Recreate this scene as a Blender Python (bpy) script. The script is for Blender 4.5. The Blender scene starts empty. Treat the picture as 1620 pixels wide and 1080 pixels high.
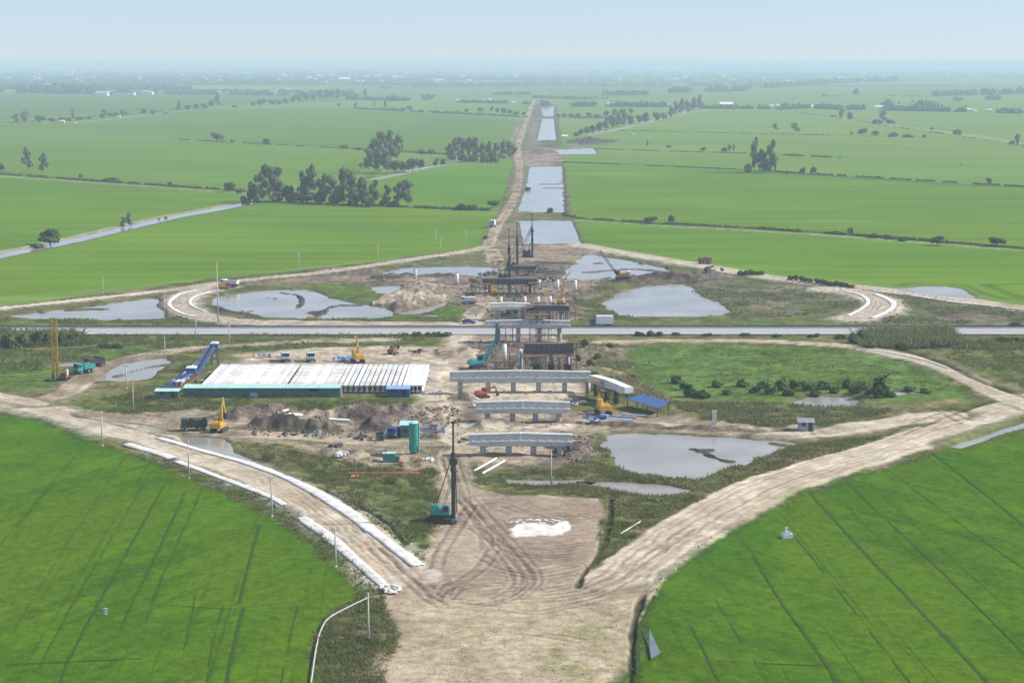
import bpy, bmesh, math, random
import numpy as np
from mathutils import Vector, Matrix, Euler
from mathutils.geometry import tessellate_polygon

random.seed(7)
rng = np.random.default_rng(7)
SC = bpy.context.scene
COL = SC.collection

# ------------------------------------------------------------------ camera, sky, sun, exposure
CAM_H = 80.0                       # drone height over the plain, metres
LENS = 70.0                        # mm on a 36 mm sensor
FPX = LENS / 36.0 * 1620.0         # focal length in photograph pixels
PITCH = math.atan((540 - 99) / FPX)
cam_d = bpy.data.cameras.new('camera')
cam_d.sensor_width = 36.0
cam_d.lens = LENS
cam_d.clip_start = 1.0
cam_d.clip_end = 200000.0
cam = bpy.data.objects.new('camera', cam_d)
COL.objects.link(cam)
cam.location = (0, 0, CAM_H)
cam.rotation_euler = (math.pi / 2 - PITCH, 0, 0)
SC.camera = cam

SUN_EL = math.radians(38)
SUN_AZ = math.radians(6)           # direction of the sun measured from +X towards +Y
world = bpy.data.worlds.new('World')
SC.world = world
world.use_nodes = True
wn = world.node_tree
wn.nodes.clear()
sky = wn.nodes.new('ShaderNodeTexSky')
sky.sky_type = 'NISHITA'
sky.sun_disc = False
sky.sun_elevation = SUN_EL
sky.sun_rotation = math.radians(90) - SUN_AZ
sky.air_density = 0.65
sky.dust_density = 0.1
sky.ozone_density = 5.5
bgn = wn.nodes.new('ShaderNodeBackground')
bgn.inputs['Strength'].default_value = 0.081
wout = wn.nodes.new('ShaderNodeOutputWorld')
# humid tropical air whitens the whole dome evenly
veil = wn.nodes.new('ShaderNodeMix'); veil.data_type = 'RGBA'
veil.inputs[0].default_value = 0.45
veil.inputs[7].default_value = (5.0, 5.7, 6.7, 1)
wn.links.new(sky.outputs[0], veil.inputs[6])
wn.links.new(veil.outputs[2], bgn.inputs[0])
wn.links.new(bgn.outputs[0], wout.inputs[0])

sun_d = bpy.data.lights.new('sun', 'SUN')
sun_d.energy = 3.8
sun_d.angle = math.radians(0.55)
sun_d.color = (1.0, 0.96, 0.91)
sun = bpy.data.objects.new('sun', sun_d)
COL.objects.link(sun)
sdir = Vector((math.cos(SUN_EL) * math.cos(SUN_AZ), math.cos(SUN_EL) * math.sin(SUN_AZ), math.sin(SUN_EL)))
sun.rotation_euler = sdir.to_track_quat('Z', 'Y').to_euler()
sun.location = (300, 400, 400)

SC.view_settings.view_transform = 'Standard'
SC.view_settings.look = 'None'
SC.view_settings.gamma = 1.0
SC.view_settings.use_curve_mapping = False
SC.view_settings.exposure = 0.71
SC.cycles.volume_bounces = 1
SC.cycles.max_bounces = 6

# ------------------------------------------------------------------ survey: where things stand on the plain
CT, ST = math.cos(PITCH), math.sin(PITCH)
def G(px, py, z=0.0):
    """ground position of a surveyed point (bearing and depression of the drone photograph)"""
    u = (px - 810.0) / FPX
    v = (py - 540.0) / FPX
    t = (CAM_H - z) / (ST + v * CT)
    return (u * t, (CT - v * ST) * t)
def mpp(py):
    """metres per pixel at the ground point of row py"""
    return CAM_H / ((py - 99.0) * CT)
def GA(pts, z=0.0):
    return np.array([G(p[0], p[1], z) for p in pts], dtype=np.float64)

# ------------------------------------------------------------------ numpy noise
def _hash(ix, iy, seed):
    h = (ix * 374761393 + iy * 668265263 + seed * 1442695041) & 0xffffffff
    h = ((h ^ (h >> 13)) * 1274126177) & 0xffffffff
    h = h ^ (h >> 16)
    return (h & 0xffff).astype(np.float32) / 65535.0
def vnoise(x, y, seed=0):
    xf = np.floor(x); yf = np.floor(y)
    fx = (x - xf).astype(np.float32); fy = (y - yf).astype(np.float32)
    ix = xf.astype(np.int64); iy = yf.astype(np.int64)
    fx = fx * fx * (3 - 2 * fx); fy = fy * fy * (3 - 2 * fy)
    a = _hash(ix, iy, seed); b = _hash(ix + 1, iy, seed)
    c = _hash(ix, iy + 1, seed); d = _hash(ix + 1, iy + 1, seed)
    return (a + (b - a) * fx) * (1 - fy) + (c + (d - c) * fx) * fy
def fbm(x, y, wl, octv=3, seed=0):
    """fractal noise about -1..1 with wavelength wl in metres"""
    s = np.zeros(x.shape, np.float32); a = 1.0; tot = 0.0; f = 1.0 / wl
    for o in range(octv):
        s += a * (vnoise(x * f + 17.3 * o, y * f - 9.1 * o, seed + o * 31) * 2 - 1)
        tot += a; a *= 0.55; f *= 2.03
    return s / tot * 1.5
def sstep(e0, e1, x):
    t = np.clip((x - e0) / (e1 - e0), 0, 1)
    return t * t * (3 - 2 * t)
def smooth_line(pts, n=6):
    """Catmull-Rom through survey points"""
    p = np.asarray(pts, float)
    q = np.vstack([2 * p[0] - p[1], p, 2 * p[-1] - p[-2]])
    out = []
    for i in range(1, len(q) - 2):
        for k in range(n):
            t = k / n
            a, b, c, d = q[i - 1], q[i], q[i + 1], q[i + 2]
            out.append(0.5 * (2 * b + (c - a) * t + (2 * a - 5 * b + 4 * c - d) * t * t + (3 * b - a - 3 * c + d) * t ** 3))
    out.append(p[-1])
    return np.array(out)

# ------------------------------------------------------------------ object helpers
def tag(o, label=None, cat=None, group=None, kind=None):
    if label: o['label'] = label
    if cat: o['category'] = cat
    if group: o['group'] = group
    if kind: o['kind'] = kind
    return o
def link(name, me, mat=None, parent=None):
    o = bpy.data.objects.new(name, me)
    COL.objects.link(o)
    if mat is not None and me is not None and not me.materials:
        me.materials.append(mat)
    if parent is not None: o.parent = parent
    return o
def empty(name, loc, rz=0, label=None, cat=None, group=None):
    o = bpy.data.objects.new(name, None)
    COL.objects.link(o)
    o.location = loc; o.rotation_euler = (0, 0, rz)
    o.empty_display_size = 0.5
    return tag(o, label, cat, group)
def mesh_np(name, V, faces, smooth=True):
    """faces: (n,4) or (n,3) int array"""
    me = bpy.data.meshes.new(name)
    V = np.asarray(V, np.float32); F = np.asarray(faces, np.int32)
    k = F.shape[1]
    me.vertices.add(len(V)); me.vertices.foreach_set('co', V.ravel())
    me.loops.add(F.size); me.loops.foreach_set('vertex_index', F.ravel())
    me.polygons.add(len(F))
    me.polygons.foreach_set('loop_start', np.arange(0, F.size, k, dtype=np.int32))
    if smooth: me.polygons.foreach_set('use_smooth', np.ones(len(F), bool))
    me.update(calc_edges=True)
    return me
def copy_tree(o, parent=None):
    c = o.copy(); COL.objects.link(c)
    if parent is not None: c.parent = parent
    for ch in list(o.children): copy_tree(ch, c)
    return c

# ------------------------------------------------------------------ materials
def new_mat(name):
    m = bpy.data.materials.new(name); m.use_nodes = True
    nt = m.node_tree
    b = nt.nodes['Principled BSDF']
    return m, nt, b
def N(nt, typ, **kw):
    n = nt.nodes.new(typ)
    for k, v in kw.items(): setattr(n, k, v)
    return n
def paint(name, col, rough=0.55, metal=0.0, wear=0.25, wear_col=None, scale=1.2, spec=0.4):
    """worn painted or cast surface: base colour broken by grime at two scales"""
    m, nt, b = new_mat(name)
    tc = N(nt, 'ShaderNodeTexCoord')
    n1 = N(nt, 'ShaderNodeTexNoise'); n1.inputs['Scale'].default_value = scale; n1.inputs['Detail'].default_value = 6
    n1.inputs['Roughness'].default_value = 0.65
    nt.links.new(tc.outputs['Object'], n1.inputs['Vector'])
    r = N(nt, 'ShaderNodeValToRGB')
    r.color_ramp.elements[0].position = 0.42; r.color_ramp.elements[1].position = 0.68
    nt.links.new(n1.outputs['Fac'], r.inputs[0])
    mx = N(nt, 'ShaderNodeMix', data_type='RGBA')
    wc = wear_col or tuple(c * 0.45 + 0.02 for c in col)
    mx.inputs[6].default_value = (*col, 1); mx.inputs[7].default_value = (*wc, 1)
    mu = N(nt, 'ShaderNodeMath', operation='MULTIPLY'); mu.inputs[1].default_value = wear * 2
    nt.links.new(r.outputs[0], mu.inputs[0]); mu.use_clamp = True
    nt.links.new(mu.outputs[0], mx.inputs[0]); nt.links.new(mx.outputs[2], b.inputs['Base Color'])
    b.inputs['Roughness'].default_value = rough; b.inputs['Metallic'].default_value = metal
    b.inputs['Specular IOR Level'].default_value = spec
    return m
# ------------------------------------------------------------------ THE GROUND: one sheet whose cells grow with distance
def dist_of(py): return G(810, py)[1]
rows_py = np.concatenate([np.arange(1112, 480, -1.5), np.arange(480, 330, -1.25), np.arange(330, 112, -1.0),
                          np.arange(112, 103.0, -0.5)])
row_d = np.array([dist_of(p) for p in rows_py])
row_d = np.concatenate([[-400.0, 40.0, 120.0, 190.0], row_d, [80000.0]])
slopes = np.concatenate([[-6, -2, -0.9, -0.5, -0.38, -0.33], np.arange(-0.300, 0.3001, 0.00062), [0.33, 0.38, 0.5, 0.9, 2, 6]])
NR, NC = len(row_d), len(slopes)
wd = np.maximum(row_d, 230.0)
GX = (slopes[None, :] * wd[:, None]).ravel()
GY = np.repeat(row_d, NC)
NV = NR * NC
Zt = np.zeros(NV, np.float32)
Ct = np.zeros((NV, 4), np.float32)
CLS = np.zeros(NV, np.int32)
order_y = GY  # rows are sorted by distance

def subset(x0, x1, y0, y1):
    r0 = np.searchsorted(row_d, y0, 'left'); r1 = np.searchsorted(row_d, y1, 'right')
    idx = np.arange(r0 * NC, r1 * NC)
    if len(idx) == 0: return idx
    m = (GX[idx] >= x0) & (GX[idx] <= x1)
    return idx[m]
def seg_dist(P, x, y):
    best = np.full(x.shape, 1e18); par = np.zeros(x.shape, np.float32); side = np.zeros(x.shape, np.float32)
    acc = 0.0
    for i in range(len(P) - 1):
        ax, ay = P[i]; bx, by = P[i + 1]
        dx, dy = bx - ax, by - ay
        L2 = dx * dx + dy * dy + 1e-9
        t = np.clip(((x - ax) * dx + (y - ay) * dy) / L2, 0, 1)
        ex = x - (ax + t * dx); ey = y - (ay + t * dy)
        d2 = ex * ex + ey * ey
        L = math.sqrt(L2)
        m = d2 < best
        best = np.where(m, d2, best)
        par = np.where(m, acc + t * L, par)
        side = np.where(m, np.sign(dx * ey - dy * ex), side)
        acc += L
    return np.sqrt(best), par, side, acc
def poly_mask(pts, soft=1.0, warp=1.0, wl=9.0, seed=1, grow=0.0, smooth=4, z=0.0):
    q = list(pts)
    if smooth > 1:
        q = smooth_line(q + [q[0]], smooth)[:-1]
    P = GA(q, z)
    pad = soft + abs(warp) * 1.5 + max(grow, 0) + 1
    idx = subset(P[:, 0].min() - pad, P[:, 0].max() + pad, P[:, 1].min() - pad, P[:, 1].max() + pad)
    x, y = GX[idx], GY[idx]
    ins = np.zeros(len(idx), bool)
    n = len(P)
    for i in range(n):
        ax, ay = P[i]; bx, by = P[(i + 1) % n]
        if ay == by: continue
        c = (ay > y) != (by > y)
        xi = (bx - ax) * (y - ay) / (by - ay) + ax
        ins ^= c & (x < xi)
    d, _, _, _ = seg_dist(np.vstack([P, P[:1]]), x, y)
    sd = np.where(ins, d, -d) + grow
    if warp: sd = sd + warp * fbm(x, y, wl, 4, seed)
    return idx, sstep(-soft, soft, sd).astype(np.float32), sd
def line_mask(pts, width, soft=0.6, warp=0.5, wl=8.0, seed=2, z=0.0, smooth=5, off=0.0):
    P = GA(smooth_line(pts, smooth) if smooth > 1 else pts, z)
    if off:
        t = np.gradient(P, axis=0); t /= np.linalg.norm(t, axis=1)[:, None] + 1e-9
        P = P + np.stack([-t[:, 1], t[:, 0]], 1) * off
    pad = width / 2 + soft + warp * 2 + 1
    idx = subset(P[:, 0].min() - pad, P[:, 0].max() + pad, P[:, 1].min() - pad, P[:, 1].max() + pad)
    x, y = GX[idx], GY[idx]
    d, par, side, L = seg_dist(P, x, y)
    if warp: d = d + warp * fbm(x, y, wl, 3, seed)
    w = 1 - sstep(width / 2 - soft, width / 2 + soft, d)
    m = w > 0
    return idx[m], w[m].astype(np.float32), (d[m], par[m], side[m], L)
def put(idx, w, col, var=0.15, wl=6.0, seed=5, amp=None, cls=None, col2=None, op=1.0):
    """lay a soil or plant cover of albedo col (with patches of col2) where w says"""
    x, y = GX[idx], GY[idx]
    c = np.asarray(col, np.float32)[None, :]
    if col2 is not None:
        k = sstep(-0.35, 0.45, fbm(x, y, wl * 2.5, 4, seed + 3))[:, None]
        c = c * (1 - k) + np.asarray(col2, np.float32)[None, :] * k
    c = c * (1 + var * fbm(x, y, wl, 3, seed))[:, None]
    ww = (w * op)[:, None]
    Ct[idx, :3] = Ct[idx, :3] * (1 - ww) + c * ww
    if amp is not None: Ct[idx, 3] = Ct[idx, 3] * (1 - ww[:, 0]) + amp * ww[:, 0]
    if cls is not None: CLS[idx[w > 0.5]] = cls
def lift(idx, w, z): Zt[idx] = Zt[idx] * (1 - w) + z * w

# albedos
RICE = (0.059, 0.134, 0.005); RICE2 = (0.076, 0.150, 0.005); RICE3 = (0.045, 0.115, 0.010)
WEED = (0.085, 0.105, 0.028); OLIVE = (0.135, 0.125, 0.050); DRY = (0.23, 0.195, 0.11); LUSH = (0.085, 0.140, 0.028)
TAN = (0.45, 0.365, 0.265); SAND = (0.54, 0.46, 0.355); MUD = (0.150, 0.118, 0.094); DARKMUD = (0.074, 0.060, 0.053); SOIL = (0.27, 0.21, 0.155)
FAR = (0.13, 0.215, 0.035); FAR2 = (0.145, 0.22, 0.045)

# whole plain: paddies
allidx = np.arange(NV)
big = fbm(GX, GY, 420.0, 4, 11); mid = fbm(GX * 0.35, GY, 60.0, 4, 12)
k = sstep(-0.6, 0.6, big)[:, None]
Ct[:, :3] = np.array(FAR)[None] * (1 - k) + np.array(FAR2)[None] * k
Ct[:, :3] *= (1 + 0.10 * mid + 0.05 * fbm(GX * 0.2, GY, 14.0, 2, 13) * (GY < 1600))[:, None]
Ct[:, 3] = 0.22
CLS[:] = 1
# beyond ~5 km: patchwork of villages, orchards and fields
far = sstep(3800, 7000, GY + 900 * fbm(GX, GY, 1500, 3, 14))
orch = sstep(-0.15, 0.35, fbm(GX * 0.6, GY, 700, 4, 15))
kk = (far * orch * 0.8)[:, None]
Ct[:, :3] = Ct[:, :3] * (1 - kk) + np.array([0.045, 0.075, 0.03])[None] * kk
# mid fields: individual parcels of slightly different green
PARCELS = [
 ([(-90, 405), (120, 380), (390, 322), (380, 305), (160, 290), (-90, 275)], (0.074, 0.168, 0.026)),
 ([(-90, 478), (330, 440), (620, 408), (770, 385), (775, 334), (640, 328), (395, 322), (120, 380), (-90, 420)], (0.082, 0.178, 0.024)),
 ([(560, 283), (730, 260), (815, 258), (805, 330), (660, 326), (400, 316)], (0.078, 0.190, 0.030)),
 ([(895, 260), (1180, 270), (1620, 298), (1720, 300), (1720, 398), (1330, 370), (905, 343)], (0.078, 0.172, 0.030)),
 ([(905, 347), (1330, 374), (1720, 402), (1720, 490), (1500, 460), (1160, 424), (920, 384)], (0.080, 0.182, 0.026)),
 ([(-90, 272), (170, 286), (380, 300), (560, 285), (580, 240), (270, 221), (-90, 200)], (0.084, 0.175, 0.042)),
 ([(-90, 199), (280, 219), (700, 243), (815, 240), (838, 190), (540, 172), (330, 171), (-90, 197)], (0.076, 0.160, 0.040)),
 ([(-90, 196), (330, 170), (540, 160), (540, 150), (-90, 150)], (0.070, 0.140, 0.042)),
]
for i, (pg, c) in enumerate(PARCELS):
    idx, w, sd = poly_mask(pg, 2, 2, 30, 20 + i, smooth=1)
    c = (c[0] * 1.22, c[1] * 1.06, c[2] * 0.62)
    put(idx, w, c, 0.10, 90, 30 + i, 0.22, None, tuple(v * f for v, f in zip(c, (1.18, 1.07, 0.95))), op=0.9)
    fx = fbm(GX[idx] * 0.12, GY[idx], 9.0, 2, 40 + i) * (GY[idx] < 1500)
    Ct[idx, :3] *= (1 + 0.13 * fx)[:, None]

# faint dykes between paddies, far, and one painted shadow line
DYKES_AND_SHADE = [
 ([(275, 220), (420, 227), (560, 236), (690, 244), (800, 250)], 7, 0.5), ([(400, 319), (520, 323), (660, 328), (770, 333)], 8, 0.8),  # second line is a dark shadow line painted into the ground colour
 ([(890, 256), (1050, 262), (1180, 269), (1350, 281), (1540, 293), (1720, 300)], 12, 0.75), ([(940, 235), (1090, 240), (1180, 243), (1260, 246), (1400, 250)], 9, 0.6),
 ([(940, 205), (1230, 212), (1340, 214), (1470, 218), (1560, 223)], 9, 0.5), ([(540, 286), (600, 280)], 6, .6),
 ([(-60, 271), (0, 275), (170, 288), (390, 303)], 9, 0.8), ([(905, 345), (1060, 355), (1200, 362), (1330, 370), (1480, 382), (1620, 393), (1720, 401)], 9, 0.95),
 ([(870, 187), (900, 186), (1000, 185)], 20, .7), ([(560, 172), (700, 180), (835, 186)], 18, .6), ([(600, 268), (580, 284)], 6, .5),
 ([(1160, 438), (1400, 452), (1440, 448), (1520, 450), (1560, 465), (1620, 480)], 3, 0.5), ([(1560, 450), (1590, 462), (1640, 478)], 4, 0.45), ([(1560, 452), (1640, 447)], 4, .4),
]
for i, (ln, w_, op) in enumerate(DYKES_AND_SHADE):
    idx, w, _ = line_mask(ln, w_, w_ * 0.3, 1.5, 30, 50 + i)
    put(idx, w, (0.050, 0.066, 0.030), 0.3, 12, 60 + i, 0.5, None, op=op)
for i, (ln, w_) in enumerate([([(-60, 274), (0, 278.5), (170, 291), (390, 306)], 3.2), ([(905, 348), (1060, 358), (1200, 366), (1330, 374), (1480, 386), (1620, 397), (1720, 405)], 2.8),
                              ([(-90, 200), (10, 196), (130, 192), (200, 186), (330, 171), (420, 164)], 9.0), ([(590, 284), (640, 274), (690, 263), (735, 258)], 8),
                              ([(930, 213), (1000, 200), (1100, 176), (1200, 171)], 12), ([(1225, 172), (1340, 190), (1450, 203), (1560, 218), (1720, 245)], 8)]):
    idx, w, _ = line_mask(ln, w_, w_ * 0.3, 0.8, 20, 80 + i)
    put(idx, w, (0.29, 0.26, 0.21), 0.3, 8, 90 + i, 0.5, 4)

# ---- the building site: rough weeds over filled ground
SITE = [(-90, 497), (0, 486), (330, 441), (480, 427), (620, 411), (762, 391), (786, 345), (812, 262), (818, 235), (834, 165), (882, 165), (893, 258),
        (905, 345), (918, 387), (1000, 402), (1160, 431), (1260, 445), (1400, 456), (1720, 505), (1720, 1130), (-90, 1130)]
idx, w, sd = poly_mask(SITE, 1.5, 1.0, 12, 100, smooth=1)
put(idx, w, WEED, 0.25, 5, 101, 0.85, 0, OLIVE)
gx, gy = GX[idx], GY[idx]
Zt[idx] += w * (0.22 * fbm(gx, gy, 9, 4, 103) + 0.10)
kd = sstep(0.25, 0.8, fbm(gx, gy, 22, 4, 104)) * w
put(idx, kd, DRY, 0.25, 4, 105, 0.9, None, op=0.55)

def zone(pts, col, col2=None, op=1.0, soft=2.0, warp=2.5, wl=12, var=0.2, vwl=5, amp=0.8, cls=None, seed=200, z=None, rough=0.0, rwl=4, smooth=4):
    idx, w, sd = poly_mask(pts, soft, warp, wl, seed, smooth=smooth)
    put(idx, w, col, var, vwl, seed + 1, amp, cls, col2, op)
    if z is not None: lift(idx, w, z)
    if rough: Zt[idx] += w * rough * fbm(GX[idx], GY[idx], rwl, 4, seed + 2)
    return idx, w, sd

# greens
zone([(-90, 505), (760, 503), (760, 512), (-90, 513)], WEED, LUSH, 0.8, seed=210)
zone([(-90, 529), (740, 529), (700, 545), (400, 556), (200, 560), (-90, 560)], (0.060, 0.100, 0.028), OLIVE, 0.75, seed=214)
zone([(-90, 556), (120, 556), (240, 562), (130, 585), (80, 612), (-90, 612)], (0.092, 0.135, 0.040), LUSH, 0.85, seed=218, soft=4)
zone([(105, 640), (160, 612), (260, 600), (560, 630), (700, 640), (640, 652), (480, 650), (330, 655), (200, 650)], LUSH, OLIVE, 0.85, seed=222)
zone([(955, 552), (1100, 545), (1330, 556), (1470, 580), (1525, 612), (1500, 632), (1350, 640), (1180, 636), (1070, 628), (1010, 605), (975, 590)], (0.098, 0.165, 0.042), LUSH, 0.9, seed=226, soft=4)
zone([(905, 545), (975, 545), (1000, 590), (1060, 628), (1180, 640), (1060, 645), (990, 620), (925, 600)], OLIVE, DRY, 0.85, seed=230)
zone([(1060, 630), (1200, 640), (1350, 645), (1520, 632), (1400, 660), (1260, 685), (1150, 680), (1060, 668)], OLIVE, DRY, 0.8, seed=234)
zone([(1330, 535), (1720, 535), (1720, 640), (1600, 600), (1480, 560)], (0.082, 0.130, 0.038), OLIVE, 0.85, seed=238, soft=4)
zone([(1090, 448), (1200, 447), (1340, 462), (1370, 490), (1300, 503), (1160, 502), (1110, 470)], (0.17, 0.145, 0.105), (0.105, 0.125, 0.05), 0.9, seed=242, soft=3)
zone([(1400, 464), (1480, 472), (1720, 510), (1720, 514), (1380, 514), (1330, 508)], (0.165, 0.138, 0.110), (0.115, 0.125, 0.055), 0.9, seed=246, soft=3)
zone([(950, 505), (1330, 505), (1330, 514), (950, 514)], LUSH, OLIVE, 0.9, seed=250)
zone([(895, 480), (960, 455), (1000, 447), (1030, 455), (960, 478), (1000, 505), (900, 507)], (0.10, 0.12, 0.042), OLIVE, 0.8, seed=254)
zone([(480, 440), (580, 445), (600, 470), (560, 478), (515, 470)], LUSH, None, 0.8, seed=258)
zone([(600, 503), (690, 480), (740, 485), (740, 510), (600, 510)], LUSH, OLIVE, 0.9, seed=262)
zone([(640, 405), (760, 395), (770, 418), (690, 418), (620, 420)], (0.11, 0.14, 0.07), OLIVE, 0.9, seed=266)
zone([(372, 700), (470, 705), (560, 735), (690, 745), (700, 770), (688, 850), (670, 890), (600, 835), (520, 780), (420, 728)], (0.092, 0.118, 0.038), (0.15, 0.14, 0.058), 0.9, seed=270)
zone([(750, 735), (905, 730), (950, 745), (1100, 790), (1000, 850), (945, 890), (955, 800), (930, 785), (820, 780), (745, 762)], (0.088, 0.125, 0.034), OLIVE, 0.9, seed=274)
zone([(930, 690), (960, 690), (985, 735), (1100, 757), (1250, 705), (1390, 690), (1240, 745), (1120, 795), (1000, 765), (930, 745)], OLIVE, WEED, 0.9, seed=278)
zone([(560, 945), (600, 940), (630, 1010), (630, 1130), (480, 1130), (500, 1010), (540, 965)], (0.135, 0.115, 0.075), WEED, 0.95, seed=282)
zone([(200, 715), (250, 728), (420, 792), (520, 860), (610, 940), (575, 945), (520, 885), (400, 800), (250, 737)], (0.135, 0.120, 0.100), WEED, 0.9, seed=286)

# soils
zone([(640, 545), (700, 548), (760, 530), (905, 540), (925, 600), (905, 660), (915, 728), (745, 738), (735, 765), (690, 762), (690, 700), (640, 690), (560, 655), (650, 640), (700, 615), (690, 572), (560, 570), (640, 560)],
     (0.235, 0.185, 0.138), (0.36, 0.285, 0.21), 1.0, 1.5, 2.5, 10, 0.25, 4, 0.9, 2, 300, rough=0.25)
zone([(735, 548), (905, 545), (925, 600), (900, 606), (745, 606), (725, 580)], (0.165, 0.134, 0.110), DARKMUD, 0.9, seed=303, cls=5, rough=0.5)
zone([(380, 568), (430, 555), (560, 548), (700, 552), (720, 575), (690, 580), (400, 578)], TAN, SOIL, 0.95, seed=306, cls=2, rough=0.15)
zone([(690, 572), (720, 575), (715, 620), (690, 640), (665, 622)], TAN, SAND, 0.9, seed=309, cls=2)
zone([(150, 662), (300, 648), (440, 650), (640, 648), (700, 640), (720, 690), (690, 740), (560, 735), (470, 705), (370, 698), (290, 688), (200, 680)],
     (0.245, 0.195, 0.148), SOIL, 1.0, seed=312, cls=2, rough=0.25)
zone([(400, 655), (480, 650), (720, 645), (735, 662), (690, 690), (600, 690), (500, 692), (410, 688)], MUD, SOIL, 0.9, seed=316, cls=5, rough=0.55, rwl=5)
zone([(440, 692), (560, 690), (690, 700), (690, 742), (600, 738), (480, 715)], (0.30, 0.24, 0.165), (0.235, 0.205, 0.12), 0.9, seed=320, cls=2)
zone([(590, 460), (700, 432), (780, 436), (905, 436), (960, 440), (900, 480), (905, 507), (760, 510), (745, 490), (700, 470), (640, 460)], MUD, SOIL, 0.95, seed=324, cls=5, rough=0.35)
zone([(440, 446), (520, 432), (600, 428), (640, 436), (780, 436), (780, 452), (700, 455), (620, 455), (560, 450), (480, 447)], SOIL, MUD, 0.9, seed=328, cls=5, rough=0.35)
zone([(960, 443), (1010, 440), (1080, 430), (1170, 432), (1130, 445), (1010, 450)], MUD, DARKMUD, 0.9, seed=332, cls=5, rough=0.5)
zone([(820, 388), (918, 387), (960, 400), (935, 412), (900, 416), (780, 418)], (0.25, 0.195, 0.15), SOIL, 0.95, seed=336, cls=2)
zone([(760, 418), (900, 415), (890, 440), (860, 440), (770, 436)], (0.15, 0.122, 0.104), DARKMUD, 0.95, seed=340, cls=5, rough=0.3)
zone([(765, 390), (790, 345), (815, 345), (820, 388), (800, 420), (770, 418)], (0.15, 0.15, 0.085), SOIL, 0.9, seed=344)
zone([(812, 262), (838, 262), (830, 335), (800, 340)], (0.20, 0.165, 0.125), OLIVE, 0.9, seed=348)
zone([(818, 240), (880, 236), (890, 258), (830, 262)], (0.30, 0.235, 0.19), MUD, 0.9, seed=352, cls=2)
zone([(840, 190), (856, 190), (850, 222), (880, 234), (950, 214), (935, 232), (840, 236), (832, 225)], (0.21, 0.18, 0.145), OLIVE, 0.9, seed=356, cls=2)
zone([(806, 226), (818, 195), (830, 192), (825, 230)], (0.30, 0.27, 0.23), OLIVE, 0.8, seed=358)
zone([(700, 640), (905, 660), (915, 735), (745, 740)], (0.38, 0.305, 0.225), MUD, 0.8, seed=360, cls=2)
zone([(900, 650), (1010, 655), (1130, 665), (1260, 680), (1380, 672), (1330, 690), (1240, 697), (1100, 686), (960, 682), (910, 700)], SOIL, (0.33, 0.27, 0.19), 0.85, seed=364, cls=2)

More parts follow.
